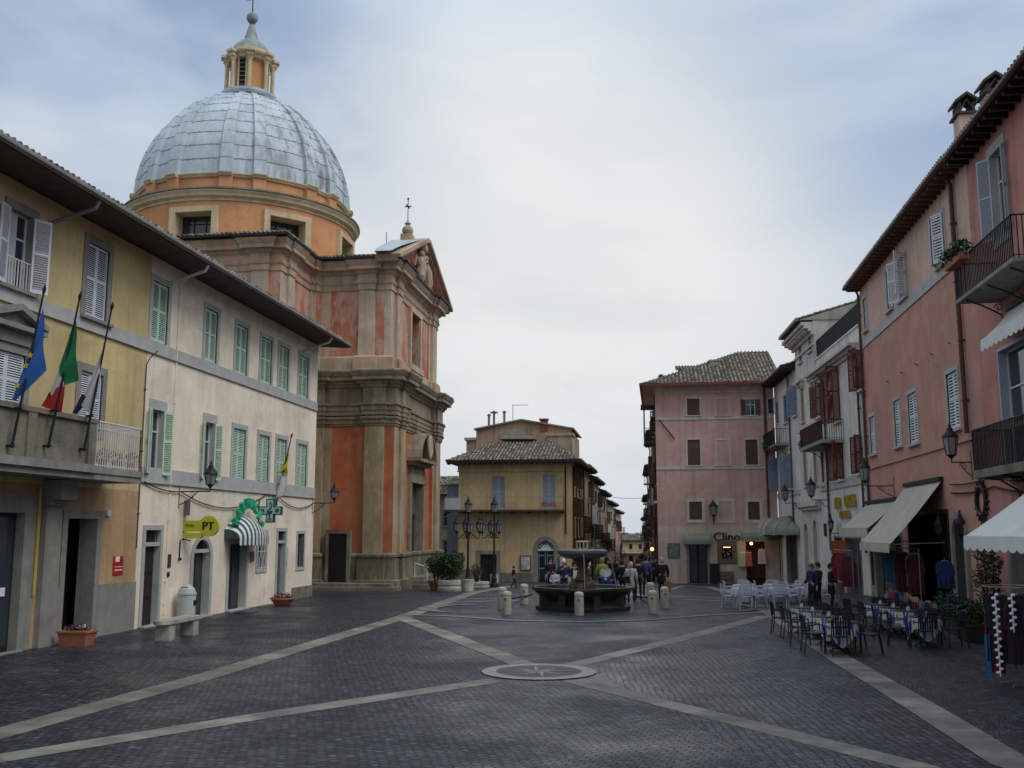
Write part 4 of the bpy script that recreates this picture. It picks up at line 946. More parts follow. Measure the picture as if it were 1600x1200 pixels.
def sw(name, prof, m, path=path, par=CH):
    q = MB(); q.sweep(path, prof, closed=False, caps=False); return q.build(name, m, par)
sw('base_course', [(.01, -.7), (.34, -.7), (.34, .42), (.20, .46), (.20, 1.55), (.26, 1.6), (.26, 1.72), (.10, 1.80), (.01, 1.80)], M_chB)
sw('capital_band', [(0, 8.35), (.05, 8.35), (.05, 8.42), (.10, 8.48), (.10, 8.6), (.18, 8.72), (.18, 8.82), (0, 8.84)], M_chS)
sw('entablature', [(0, 8.9), (.14, 8.9), (.14, 9.12), (.18, 9.14), (.18, 9.36), (.26, 9.42), (.26, 9.5), (.10, 9.52), (.10, 10.32), (.18, 10.36), (.24, 10.5), (.30, 10.52), (.34, 10.66), (.55, 10.70), (.55, 10.88), (.60, 10.92), (.70, 11.12), (.70, 11.2), (0, 11.38)], M_chS)
# --- upper storey
def inset(segs, d): return segs
side2 = [(-17.6, 49.95, 1), (-16.85, 49.95, 0), (-15.1, 49.95, 1), (-15.1, 49.75, 1), (-14.25, 49.75, 1), (-14.25, 49.95, 0), (-13.75, 49.95, 1)]
front2 = [(-13.4, 49.95, 1), (-13.4, 50.4, 0), (-13.4, 50.7, 1), (-13.25, 50.7, 1), (-13.25, 51.5, 1), (-13.4, 51.5, 1), (-13.4, 51.9, 0), (-13.5, 51.9, 0)]
arm = [(-31.2, 45.3, 1), (-30.0, 45.3, 1), (-29.9, 45.15, 1), (-28.4, 45.15, 1), (-28.4, 45.3, 0), (-26.4, 45.3, 1), (-23.2, 45.3, 0), (-20.75, 45.3, 1), (-20.0, 45.3, 0), (-19.6, 45.3, 1), (-19.6, 45.12, 1), (-18.75, 45.12, 0), (-18.75, 45.3, 0), (-18.15, 45.3, 1), (-18.15, 46.1, 1), (-18.0, 46.1, 1), (-18.0, 46.9, 1), (-18.15, 46.9, 0), (-18.15, 49.4, 1), (-18.0, 49.4, 1), (-18.0, 49.7, 1)]
nook = [(-18.0, 49.7, 0)]
U_ = arm[:-1]+[(-18.0, 49.6, 1), (-17.8, 49.6, 0)]+side2[0:]+front2
upper = U_[:-1]+[(U_[-1][0], U_[-1][1], 0)]+mirror(U_)
iu = len(U_)-1
a_, c_, b0, b1 = 0, 0, 12.35, 15.4
F2y = 51.9
uw = walls(upper, 11.2, 16.3, 'upper_wall', [M_chR2, M_chO2], CH, (iu, [(cy_-.9-F2y, cy_+.9-F2y, b0, b1)]))
armlow = [(x-.0, y, 1) for x, y, m in [(-31.4, 45.1, 0), (-17.9, 45.1, 0), (-17.9, 50.2, 0), (-31.4, 50.2, 0), (-31.4, 45.1, 0)]]
q = MB()
for (x0, y0, _), (x1, y1, _) in zip(armlow[:-1], armlow[1:]): q.quad((x0, y0, -.6), (x1, y1, -.6), (x1, y1, 11.3), (x0, y0, 11.3))
q.quad((-31.4, 45.1, 11.3), (-17.9, 45.1, 11.3), (-17.9, 50.2, 11.3), (-31.4, 50.2, 11.3)); q.build('side_arm_wall', M_chO, CH)
up = [(x, y) for x, y, _ in upper]
sw('attic_base', [(.01, 11.3), (.20, 11.3), (.20, 11.95), (.10, 12.05), (.0, 12.06)], M_chS2, up)
sw('upper_entablature', [(0, 15.6), (.06, 15.6), (.06, 15.9), (.10, 15.92), (.14, 16.02), (.14, 16.1), (.08, 16.12), (.08, 16.42), (.16, 16.48), (.24, 16.6), (.46, 16.64), (.46, 16.82), (.50, 16.86), (.62, 17.05), (.62, 17.12), (0, 17.2)], M_chS2, up)
q = MB(); q.sweep([(x, y) for x, y in up], [(.62, 17.13), (.72, 17.13), (.72, 17.24), (.62, 17.24)]); q.build('gutter', M_iron, CH)
# roofs: shallow tiled slopes over arms
ro = MB()
def slope(A, B, C, D, cols=True):
    ro.quad(A, B, C, D, 1)
ze = 17.26
rx0, rx1 = -31.6, -17.45
roof_plane(ro, (rx0, 44.35, ze), (rx1, 44.35, ze), 8.2, R(13), 6.5, 4.6, up=(0, 1, 0))
roof_plane(ro, (rx1, 44.35, ze), (rx1, 50.4, ze), 6.5, R(13), 5.8, .2, up=(-1, 0, 0))
roof_plane(ro, (-18.4, 49.1, ze), (-13.6, 49.1, ze), 6.5, R(14), 0, 0, up=(0, 1, 0))
roof_plane(ro, (-18.4, mir(49.1), ze), (-13.6, mir(49.1), ze), 6.5, R(14), 0, 0, up=(0, -1, 0))
roof_plane(ro, (rx0, mir(44.35), ze), (rx1, mir(44.35), ze), 8.2, R(13), 6.5, 4.6, up=(0, -1, 0))
roof_plane(ro, (rx1, mir(44.35), ze), (rx1, mir(50.4), ze), 6.5, R(13), 5.8, .2, up=(-1, 0, 0))
roof_plane(ro, (rx0, 44.35, ze), (rx0, mir(44.35), ze), 8, R(13), 6.5, 6.5, up=(1, 0, 0))
ro.build('roof', [M_tile, M_tile2], CH)
# pediment
q = MB(); xa_, xb_ = -13.9, -13.32
zap = 19.75; ya, yb = 49.35, mir(49.35)
def ped(y0, z0, y1, z1, zz, x0, x1, mi=0, mb=q):
    mb.add([(x0, y0, z0), (x0, y1, z0), (x0, zz[0], zz[1]), (x1, y0, z0), (x1, y1, z0), (x1, zz[0], zz[1])], [(0, 1, 2), (3, 5, 4), (0, 3, 4, 1), (1, 4, 5, 2), (2, 5, 3, 0)], mi)
ped(ya, 17.2, yb, 0, (cy_, zap), xa_, xb_)
pd = q.build('pediment', M_chR2, CH)
q = MB()
for sgn, y0 in ((1, 49.0), (-1, mir(49.0))):
    a = Vector((0, y0, 17.22)); b = Vector((0, cy_, zap+.42)); d = (b-a).normalized(); n = Vector((0, -d.z*sgn, abs(d.y)))
    for (t0, t1, x1) in ((0, .18, -12.85), (.18, .38, -12.62)):
        vs = []
        for x in (-14.0, x1):
            vs += [(x, *(a+n*t0-Vector((0, 0, .3))).yz), (x, *(b+n*t0-Vector((0, 0, .5))).yz), (x, *(b+n*t1-Vector((0, 0, .5))).yz), (x, *(a+n*t1-Vector((0, 0, .3))).yz)]
        q.add(vs, [(0, 1, 2, 3), (4, 7, 6, 5), (0, 4, 5, 1), (1, 5, 6, 2), (2, 6, 7, 3), (3, 7, 4, 0)])
q.build('raking_cornice', M_chS2, pd)
q = MB()
for sgn in (1, -1):
    y0 = cy_-sgn*6.45; a = (y0, 17.27); b = (cy_, zap+.30)
    for i in range(6):
        t0, t1 = i/6, (i+1)/6; A = lambda t: (a[0]+(b[0]-a[0])*t, a[1]+(b[1]-a[1])*t)
        for j in range(3):
            B0 = lambda t: -13.9-1.1*t; X_ = lambda t, k: B0(t)+(-12.98-B0(t))*k/3; p, r_ = A(t0), A(t1); q.add([(X_(t0, j), p[0], p[1]), (X_(t0, j+1), p[0], p[1]), (X_(t1, j+1), r_[0], r_[1]), (X_(t1, j), r_[0], r_[1])], [(0, 1, 2, 3)], 0, random.random())
q.add([(-13.9, cy_-6.45, 17.27), (-13.9, cy_+6.45, 17.27), (-15.0, cy_, zap+.3)], [(0, 1, 2)], 0)
q.build('metal_gable_roof', M_copper, CH)
# coat of arms with two figures
q = MB(); xr = -13.05
q.lathe([(.001, -1.0), (.35, -.8), (.55, -.2), (.5, .4), (.3, .7), (.001, .8)], (xr, cy_, 17.9+.5), 12, sx=.35)
for sg_ in (1, -1):
    q.tube([(xr, cy_+sg_*.75, 16.9), (xr+.1, cy_+sg_*.85, 17.5), (xr+.1, cy_+sg_*.65, 18.2), (xr, cy_+sg_*.5, 18.75)], [.12, .3, .28, .14], 8); q.blob((xr+.05, cy_+sg_*.48, 18.95), .2, 8)
    q.tube([(xr, cy_+sg_*.9, 18.2), (xr, cy_+sg_*1.5, 18.5), (xr, cy_+sg_*1.65, 17.9)], [.16, .14, .04], 6); q.tube([(xr, cy_+sg_*.6, 18.4), (xr+.2, cy_+sg_*.2, 18.7)], .09, 6)
q.blob((xr, cy_, 19.4), .32, 8, sz=1.1); q.box(xr-.03, xr+.03, cy_-.03, cy_+.03, 19.6, 20.05); q.build('coat_of_arms', M_chS2, pd, smooth=True)
fx = -14.0
q = MB(); q.box(fx-.34, fx+.34, cy_-.34, cy_+.34, zap-.1, zap+.55); q.lathe([(.34, .55), (.25, .6), (.30, .68), (.34, .8), (.30, .98), (.14, 1.1), (.12, 1.2), (.2, 1.25), (.1, 1.34), (.04, 1.5)], (fx, cy_, zap), 12); fo = q.build('finial', M_chS2, CH)
q = MB(); zz = zap+1.45; q.tube([(fx, cy_, zz), (fx, cy_, zz+1.35)], .025, 5); q.box(fx-.03, fx+.03, cy_-.3, cy_+.3, zz+.85, zz+.9); q.box(fx-.2, fx+.2, cy_-.03, cy_+.03, zz+.85, zz+.9); q.blob((fx, cy_, zz+1.35), .07, 6); q.build('iron_cross', M_iron, fo)
q = MB(); p = atY(611, 385, 53); q.tube([p-Vector((0, 0, .8)), p+Vector((0, 0, 1.0))], .022, 5); q.build('lightning_rod', M_iron, CH)
# upper window
q = MB(); a, b = cy_-.9, cy_+.9
for u0, u1, z0, z1, pr in ((a-.3, a, b0, b1, .14), (b, b+.3, b0, b1, .14), (a-.3, b+.3, b1, b1+.3, .16), (a-.4, b+.4, b0-.35, b0, .24)): q.box(-13.5, -13.5+pr, u0, u1, z0, z1)
uwn = q.build('window', M_chO2, CH)
q = MB(); q.box(-13.92, -13.88, a, b, b0, b1); q.build('pane', M_glass, uwn)
q = MB()
for i in range(5): t = a+(b-a)*(i+.5)/5; q.box(-13.87, -13.84, t-.02, t+.02, b0, b1)
for i in range(6): t = b0+(b1-b0)*(i+.5)/6; q.box(-13.84, -13.82, a, b, t-.02, t+.02)
q.build('lattice', M_iron, uwn)
# portal
q = MB(); a, b = hy0, hy1
for u0, u1, z0, z1, pr in ((a-.42, a, -.4, zt_, .16), (b, b+.42, -.4, zt_, .16), (a-.42, b+.42, zt_, zt_+.45, .20), (a-.3, b+.3, zt_+.45, zt_+.95, .12), (a-.55, b+.55, zt_+.95, zt_+1.15, .45), (a-.7, b+.7, zt_+1.15, zt_+1.32, .78)): q.box(-13.95 if z0 < 0 or pr == .20 else -13.32, -13.3+pr, u0+(.0 if u0 < cy_ else -.006), u1+(.006 if u1 < cy_ else 0), z0-(.004 if pr == .20 else 0), z1)
po_ = q.build('portal', M_chS, CH)
q = MB(); zz = zt_+1.34; n = 10
for i in range(n):       # segmental hood, open in the middle
    for part in ((math.pi*i/n, math.pi*(i+1)/n),):
        t0, t1 = part; rr = (b-a)/2+.62
        p = lambda t, r_: (cy_-r_*math.cos(t), zz+r_*.86*math.sin(t))
        o1, o2, i1, i2 = p(t0, rr), p(t1, rr), p(t0, rr-.2), p(t1, rr-.2); x0, x1 = -13.32, -12.5
        vs = [(x0, *o1), (x0, *o2), (x0, *i2), (x0, *i1), (x1, *o1), (x1, *o2), (x1, *i2), (x1, *i1)]
        q.add(vs, [(0, 1, 2, 3), (4, 7, 6, 5), (0, 4, 5, 1), (2, 6, 7, 3), (0, 3, 7, 4), (1, 5, 6, 2)])
q.build('portal_hood', M_chS, po_)
q = MB(); q.lathe([(.02, -.02), (.55, 0), (.62, .12), (.5, .16), (.02, .12)], (0, 0, 0), 18, M=Matrix.Translation((-12.55, cy_, zz+.72)) @ Matrix.Rotation(math.pi/2, 4, 'Y') @ Matrix.Diagonal((1.1, .8, 1, 1))); q.build('medallion', M_chS2, po_)
q = MB(); q.box(-13.72, -13.66, a, b, .5, zt_-1.9); 
for i in range(2):
    for k in range(3): q.box(-13.66, -13.62, a+.12+i*1.15, a+1.03+i*1.15, .7+k*1.0, 1.55+k*1.0)
q.box(-13.72, -13.6, a, b, zt_-1.9, zt_-1.7); q.build('portal_door', mat('grey_green_door', (.035, .045, .042), rough=.5, var=.2), po_)
q = MB(); q.box(-13.74, -13.7, a, b, zt_-1.7, zt_); q.build('transom_panel', mat('grey_blue_glazing', (.12, .14, .16), rough=.3), po_)
# side door and its step
q = MB(); s0, s1 = atY(528, 870, 50), atY(557, 870, 50); zd = atY(542, 834, 50).z
q.box(s0.x, s1.x, 49.62, 49.7, .35, zd); q.build('side_door', M_dark, CH)
q = MB(); q.box(s0.x-.22, s0.x, 49.60, 50, .3, zd+.2); q.box(s1.x, s1.x+.2, 49.60, 50, .3, zd+.2); q.box(s0.x, s1.x, 49.60, 50, zd, zd+.2); q.box(s0.x, s1.x, 49.71, 49.9, .3, zd); q.build('side_door_frame', M_chB, CH)
q = MB(); q.box(-17.2, -12.9, 48.6, 49.66, -.5, .32); q.box(-17.2, -12.5, 48.25, 49.66, -.5, .15); 
for i in range(3): q.box(-13.2, -12.2+i*.45-.0, 52.6-.3*i, mir(52.6)+.3*i, -.9, .45-.18*i)
q.build('steps', M_stone, CH)
q = MB()
for yy in (52.75,):
    q.tube([(-12.7, yy, .4), (-12.7, yy, 1.2), (-11.6, yy, .85), (-11.2, yy, .75), (-11.2, yy, -.2)], .03, 6); q.tube([(-12.0, yy, .1), (-12.0, yy, .98)], .022, 5)
q.build('handrail', M_whitem, CH)
# drum with windows
def az(px, py, Rr):
    d = ray(px, py); a = d.x**2+d.y**2; b = -2*(d.x*DC.x+d.y*DC.y); c = DC.length_squared-Rr*Rr
    t = (-b-math.sqrt(max(0, b*b-4*a*c)))/(2*a); return math.atan2(d.y*t-DC.y, d.x*t-DC.x)
RD = 6.55
angs = [az(303, 340, RD), az(449, 348, RD)]; base_a = (angs[0]+angs[1])/2-R(22.5)
print('drum window angles', [round(math.degrees(a), 1) for a in angs])
wa = [base_a+k*math.pi/4 for k in range(8)]
hwA = R(9.2); zw0, zw1 = 18.55, 20.1
q = MB(); n = 96; M4 = []
def in_win(a):
    for w_ in wa:
        d = (a-w_+math.pi) % (2*math.pi)-math.pi
        if abs(d) < hwA: return True
    return False
cuts = sorted({(x % (2*math.pi)) for w_ in wa for x in (w_-hwA, w_+hwA)}|{2*math.pi*i/n for i in range(n)})
for i in range(len(cuts)):
    a, b = cuts[i], cuts[(i+1) % len(cuts)]
    if b < a: b += 2*math.pi
    if b-a < 1e-5: continue
    P = lambda t, z, r_=RD: (DC.x+r_*math.cos(t), DC.y+r_*math.sin(t), z)
    for z0, z1, h in ((16.5, zw0, 0), (zw0, zw1, 1), (zw1, 20.95, 0)):
        if h and in_win((a+b)/2): continue
        q.quad(P(a, z0), P(b, z0), P(b, z1), P(a, z1))
dr = q.build('drum', M_drum, CH)
for w_ in wa:
    T = Matrix.Translation((DC.x, DC.y, 0)) @ Matrix.Rotation(w_+math.pi/2, 4, 'Z')   # local -y points outward
    hw = RD*math.sin(hwA); yf = -RD*math.cos(hwA); q = MB(T)
    q.box(-hw-.34, -hw, yf-.14, yf+.9, zw0-.2, zw1+.3); q.box(hw, hw+.34, yf-.14, yf+.9, zw0-.2, zw1+.3); q.box(-hw, hw, yf-.14, yf+.9, zw1, zw1+.3); q.box(-hw, hw, yf-.16, yf+.9, zw0-.2, zw0)
    wo = q.build('window', M_drumY, dr)
    # window panes live on the frame's own mesh level of the drum
for w_ in wa:
    T = Matrix.Translation((DC.x, DC.y, 0)) @ Matrix.Rotation(w_+math.pi/2, 4, 'Z'); q = MB(T); hw = RD*math.sin(hwA); yf = -RD*math.cos(hwA)
    q.box(-hw, hw, yf+.8, yf+.84, zw0, zw1, 0)
    for x in (-hw*.33, hw*.33): q.box(x-.02, x+.02, yf+.74, yf+.78, zw0, zw1, 1)
    for z in (zw0+.5, zw0+1.1): q.box(-hw, hw, yf+.75, yf+.77, z-.02, z+.02, 1)
    q.build('drum_pane', [M_glass, M_iron], dr)
q = MB(); q.lathe([(RD, 20.72), (RD+.07, 20.72), (RD+.07, 20.84), (RD+.14, 20.88), (RD+.28, 20.95), (RD+.30, 21.08), (RD+.40, 21.18), (RD+.40, 21.24)], (DC.x, DC.y, 0), 96); q.build('drum_cornice', M_drumY, dr, smooth=True)
q = MB(); q.lathe([(RD+.40, 21.24), (RD+.47, 21.28), (RD+.45, 21.38), (RD-.1, 21.5), (RD-.5, 21.52)], (DC.x, DC.y, 0), 96); q.build('drum_cornice_cover', M_stone, dr)
# ribs: pairs between windows
ribs = []
for w_ in wa: ribs += [w_+R(14.2), w_-R(14.2)]
hr = R(3.1)
def ribf(a, h, soft=R(.35), wid=hr):
    for r_ in ribs:
        d = abs((a-r_+math.pi) % (2*math.pi)-math.pi)
        if d < wid: return h
        if d < wid+soft: return h*(1-(d-wid)/soft)
    return 0
NA = 256
ang_list = sorted({2*math.pi*i/120 for i in range(120)}|{(r_+k) % (2*math.pi) for r_ in ribs for k in (-hr-R(.35), -hr, hr, hr+R(.35))})
def ringmesh(mb, prof, rh, m=0, rnds=False, flute=0):
    rows = []
    for (r_, z) in prof: rows.append([(DC.x+(r_+ribf(a, rh))*math.cos(a), DC.y+(r_+ribf(a, rh))*math.sin(a), z) for a in ang_list+[ang_list[0]]])
    if not rnds: mb.grid(rows, m); return
    k = len(rows[0])
    for i in range(len(rows)-1):
        cur = random.random()
        for j in range(k-1):
            if abs(ribf(ang_list[j], 1)-ribf(ang_list[(j+1) % (k-1)], 1)) > .01 or random.random() < .06: cur = random.random()
            mb.add([rows[i][j], rows[i][j+1], rows[i+1][j+1], rows[i+1][j]], [(0, 1, 2, 3)], m, cur)
q = MB(); ringmesh(q, [(6.1, 21.4), (6.1, 22.2), (6.16, 22.24)], .28); q.build('attic_ring', M_drum, dr)
q = MB(); ringmesh(q, [(6.12, 22.2), (6.2, 22.22), (6.24, 22.3), (6.30, 22.36), (6.30, 22.42), (6.0, 22.48)], .28); q.build('attic_moulding', M_drumY, dr)
# dome shell: slightly pointed profile
ZB, ZT, RB, RT = 22.44, 29.55, 6.12, 1.55
NR = 11
def dprof(t):
    a = t*R(77); Rc = 7.25; off = Rc-RB
    return (Rc*math.cos(a)-off, ZB+(ZT-ZB)*math.sin(a)/math.sin(R(77)))
dm = MB()
for i in range(NR):
    s0, s1 = i/NR, (i+1)/NR; pr = [dprof(s0+(s1-s0)*k/4) for k in range(5)]
    pr = [(r_+.016-.016*k/4, z-(.012 if k == 0 else 0)) for k, (r_, z) in enumerate(pr)]
    ringmesh(dm, pr, .17, 0, rnds=False) if False else None
    rows = []
    for (r_, z) in pr:
        rows.append([(DC.x+(r_+ribf(a, .24*(1-.5*s0)))*math.cos(a), DC.y+(r_+ribf(a, .24*(1-.5*s0)))*math.sin(a), z) for a in ang_list+[ang_list[0]]])
    k = len(rows[0]); cols = []; cur = random.random(); run = 0
    for j in range(k-1):
        e = abs(ribf(ang_list[j], 1)-ribf(ang_list[(j+1) % (k-1)], 1)) > .01; run += 1
        if e or run > 3: cur = random.random(); run = 0
        cols.append(cur)
    for ii in range(4):
        for j in range(k-1): dm.add([rows[ii][j], rows[ii][j+1], rows[ii+1][j+1], rows[ii+1][j]], [(0, 1, 2, 3)], 0, cols[j])
def lead():
    m = mat('dome_lead', (.47, .53, .57), rough=.62, var=.16, scale=.8, bump=.3, bscale=3, stain=(.58, .62, .66), stain_amt=.5, streak=.42, streak_col=(.24, .26, .27), metal=0, rnd=.05)
    t = m.node_tree; N = t.nodes; L = t.links; b = N['Principled BSDF']; src = b.inputs['Base Color'].links[0].from_socket
    # rusty violet weather stains on the street side
    c = [n for n in N if n.bl_idname == 'ShaderNodeTexCoord'][0]; sx = N.new('ShaderNodeSeparateXYZ'); L.new(c.outputs['Object'], sx.inputs[0])
    mpn = N.new('ShaderNodeMapping'); mpn.inputs['Scale'].default_value = (1.6, 1.6, .35); L.new(c.outputs['Object'], mpn.inputs[0])
    s = N.new('ShaderNodeTexNoise'); s.inputs['Scale'].default_value = 1.5; s.inputs['Detail'].default_value = 8; s.inputs['Roughness'].default_value = .75; L.new(mpn.outputs[0], s.inputs[0])
    q = N.new('ShaderNodeMapRange'); L.new(s.outputs[0], q.inputs[0]); q.inputs[1].default_value = .48; q.inputs[2].default_value = .62
    g_ = N.new('ShaderNodeMapRange'); L.new(sx.outputs[0], g_.inputs[0]); g_.inputs[1].default_value = -8.5; g_.inputs[2].default_value = -3.5; g_.inputs[3].default_value = 0; g_.inputs[4].default_value = .8
    mu = N.new('ShaderNodeMath'); mu.operation = 'MULTIPLY'; L.new(q.outputs[0], mu.inputs[0]); L.new(g_.outputs[0], mu.inputs[1])
    x = N.new('ShaderNodeMix'); x.data_type = 'RGBA'; L.new(mu.outputs[0], x.inputs[0]); L.new(src, x.inputs[6]); x.inputs[7].default_value = (.17, .12, .135, 1); L.new(x.outputs[2], b.inputs['Base Color'])
    return m
dmo = dm.build('dome', lead(), CH)
q = MB()
for i in range(1, NR):
    s0 = i/NR; r_, z = dprof(s0); pts = []
    for j, a in enumerate(ang_list):
        jit = random.uniform(-.02, .02); h = ribf(a, .24*(1-.5*s0))
        pts.append((DC.x+(r_+h+.015)*math.cos(a), DC.y+(r_+h+.015)*math.sin(a), z-.01+jit))
    q.tube(pts, .013, 4, close=True)
for i in range(1, NR):      # short clamps that break the seam line
    s0 = i/NR; r_, z = dprof(s0)
    for j in range(0, 96):
        a = 2*math.pi*(j+random.uniform(-.2, .2))/96; rr = r_+ribf(a, .24*(1-.5*s0))+.02; q.tube([(DC.x+rr*math.cos(a), DC.y+rr*math.sin(a), z-.10), (DC.x+(rr-.03)*math.cos(a), DC.y+(rr-.03)*math.sin(a), z+.07)], .012, 3)
q.build('seams', M_seam, dmo)
# lantern of the dome
lz = ZT-.1; lc = (DC.x, DC.y, 0)
q = MB(); q.lathe([(1.62, lz-.15), (1.7, lz), (1.7, lz+.16), (1.55, lz+.2)], lc, 32); la = q.build('dome_lantern', M_copper, CH)
q = MB(); q.lathe([(1.12, lz+.2), (1.12, lz+2.35)], lc, 8, a0=base_a+R(22.5)); q.build('lantern_core', M_drum, la)
q = MB(); q2 = MB()
for k in range(8):
    a = base_a+k*math.pi/4
    T = Matrix.Translation((DC.x, DC.y, 0)) @ Matrix.Rotation(a+math.pi/2, 4, 'Z')
    if k % 2 == 0: q2.box(-.2, .2, -1.10, -.95, lz+.35, lz+2.2, 0, M=T); [q2.box(-.2, .2, -1.13, -1.10, lz+.5+j*.28, lz+.56+j*.28, 1, M=T) for j in range(6)]; [q.box(x0, x1, -1.15, -.9, lz+.25, lz+2.3, M=T) for x0, x1 in ((-.3, -.2), (.2, .3))]
    a2 = a+math.pi/8; cx, cyy = DC.x+1.38*math.cos(a2), DC.y+1.38*math.sin(a2)
    q.lathe([(.17, lz+.2), (.19, lz+.3), (.13, lz+.36), (.125, lz+2.0), (.15, lz+2.05), (.19, lz+2.2), (.2, lz+2.26)], (cx, cyy, 0), 10)
    T2 = Matrix.Translation((DC.x, DC.y, 0)) @ Matrix.Rotation(a2+math.pi/2, 4, 'Z'); q.box(-.2, .2, -1.62, -.9, lz+2.26, lz+2.5, M=T2); q.box(-.27, .27, -1.76, -.9, lz+2.5, lz+2.66, M=T2)
q.build('lantern_columns', M_drumY, la); q2.build('lantern_windows', [M_dark, mat('louvre_grey', (.16, .14, .12))], la)
q = MB(); q.lathe([(1.0, lz+2.3), (1.25, lz+2.32), (1.3, lz+2.5), (1.45, lz+2.56), (1.5, lz+2.68), (1.3, lz+2.8), (1.3, lz+2.95), (1.1, lz+3.0)], lc, 32); q.build('lantern_cornice', M_drumY, la)
q = MB(); q.lathe([(1.22, lz+2.96), (1.15, lz+3.15), (1.0, lz+3.42), (.74, lz+3.68), (.5, lz+3.84), (.46, lz+3.9), (.40, lz+4.1), (.30, lz+4.5), (.18, lz+4.9), (.13, lz+5.0), (.18, lz+5.05), (.05, lz+5.12)], lc, 20); q.build('lantern_cap', mat('verdigris_lead', (.25, .28, .27), rough=.6, var=.4, scale=3), la, smooth=True)
q = MB(); q.blob((DC.x, DC.y, lz+5.45), .36, 16, k=10); bo_ = q.build('orb', MATS['verdigris_lead'], la, smooth=True)
q = MB(); q.tube([(DC.x, DC.y, lz+5.8), (DC.x, DC.y, lz+7.4)], .035, 5); q.box(DC.x-.4, DC.x+.4, DC.y-.03, DC.y+.03, lz+6.7, lz+6.76); q.build('iron_cross', M_iron, la)
# church body behind (keeps the drum standing on something)
q = MB(); q.box(-36, -30.5, 50, mir(50), -.6, 17); q.box(-31, -18, 50.3, mir(50.3), -.6, 17.2); q.build('nave_body', M_chO2, CH)

# fit the facade block of the church to its measured corner (drum and dome stay)
def warp(o):
    if o.name.split('.')[0] in ('dome', 'drum', 'dome_lantern'): return
    if o.type == 'MESH':
        for v in o.data.vertices:
            x = v.co.x+ROOT[CH.name].x; y = v.co.y+ROOT[CH.name].y; w_ = max(0, min(1, (x+18.2)/2.2)); w_ = w_*w_*(3-2*w_)
            if y > 49.95: y = 49.95+(y-49.95)*(1+.16*w_)
            v.co.x = x-.42*w_-ROOT[CH.name].x; v.co.y = y-ROOT[CH.name].y
    for k_ in kids(o): warp(k_)
warp(CH)
# ------------------------------------------------------------------ far side of the square
YS = 74.0
pa, pb = atY(716, 830, YS), atY(893, 830, YS)
SV = Bld('souvenir_house', 'yellow two-storey house with tiled hip roof and arched souvenir shop door', 'building', (pa.x, YS), (pb.x, YS), 8.35, 9, M_souv, z0=-1.6)
W(SV, 769, 789, 744, 796, smat=M_souv, shmat=M_shlb, sw=.1, shut='closed', sill=False, pitch=.07)
W(SV, 847.5, 867.5, 742, 795, smat=M_souv, shmat=M_shlb, sw=.1, shut='closed', sill=False, pitch=.07)
rc = SV.r(838, 868, 845, 909); SV.door((rc[0]+.1, rc[1]-.1, -.85, rc[3]), smat=M_trim, sw=.32, dmat=M_blk, arch=True, name='shop_door', dep=.35)
dr_ = [o for o in bpy.data.objects if o.name.startswith('shop_door')][-1]
q = SV.mb(); a, b = rc[0]+.1, rc[1]-.1; zsp = rc[3]-(b-a)/2
for x0, x1 in ((a+.06, (a+b)/2-.05), ((a+b)/2+.05, b-.06)): q.box(x0, x1, .235, .245, -.7, zsp-.12)
q.build('glass_leaf', M_glassb, dr_)
q = SV.mb(); cx = (a+b)/2; rr = (b-a)/2
q.add([(cx+rr*.98*math.cos(math.pi*i/16), .15, zsp+rr*.98*math.sin(math.pi*i/16)) for i in range(17)], [tuple(range(17))]); q.box(a, b, .1, .22, zsp-.12, zsp+.0); q.build('lunette', M_wht, dr_)
q = SV.mb()
for i, ch in enumerate('SOUVENIRS'):
    t = R(172-164*i/8); add_text(q, ch, cx+rr*.80*math.cos(t), zsp+rr*.80*math.sin(t)-.03, .36, .13, depth=.02, rot=math.pi/2-t, bold=.02)
q.build('lettering', M_blk, dr_)
def showcase(B, l, r, t, b, label):
    rt, (a, c, z0, z1) = board(B, l, r, t, b, mat('pale_poster', (.42, .46, .46), rough=.3, bump=0), 'display_case', label, 'display case', [], .08, M_blk)
    q = B.mb(); 
    for i in range(3):
        for j in range(3): q.box(a+(c-a)*(.08+.3*i), a+(c-a)*(.3+.3*i), -.09, -.082, z0+(z1-z0)*(.08+.3*j), z0+(z1-z0)*(.32+.3*j), 0, random.random())
    q.build('cards', mat('small_cards', (.5, .48, .42), rough=.5, bump=0, rnd=.5), rt)
showcase(SV, 814, 829, 869, 890, 'black framed display case on the yellow wall left of the souvenir door')
showcase(SV, 874.5, 884, 869, 890, 'narrow display case on the yellow wall right of the souvenir door')
rc = SV.r(750, 776, 866, 905); SV.door((rc[0], rc[1], -.85, rc[3]), smat=M_trim, sw=.28, dmat=M_woodg, name='garage_door', dep=.25)
x0 = SV.F.px(694, 797, -1.0)[0]; x1 = SV.F.px(881, 797, -1.0)[0]; zb = SV.F.px(800, 799, -1.0)[1]
q = SV.mb(); q.box(x0, x1, -1.0, 0, zb, zb+.13); bo = q.build('balcony', mat('rusty_slab', (.10, .055, .04), rough=.8), SV.root)
q = SV.mb(); n = int((x1-x0)/1.1)
for i in range(n): x = x0+.2+(x1-x0-.4)*i/(n-1); q.box(x-.04, x+.04, -.9, 0, zb-.12, zb); 
q.build('joist', M_ironr, bo)
q = MB(); railing(q, [SV.F.w(x1-.05, 0, 0).xy, SV.F.w(x1-.05, -.95, 0).xy, SV.F.w(x0+.05, -.95, 0).xy, SV.F.w(x0+.05, 0, 0).xy], zb+.13, .95, .16, .006, top=.014); q.build('railing', mat('thin_grey_rail', (.30, .27, .20), rough=.6), bo)
q = SV.mb(); q.box(x0+.03, x0+1.25, -.99, -.96, zb+.15, zb+1.0); q.build('rail_panel', MATS['pale_curtain'], bo)
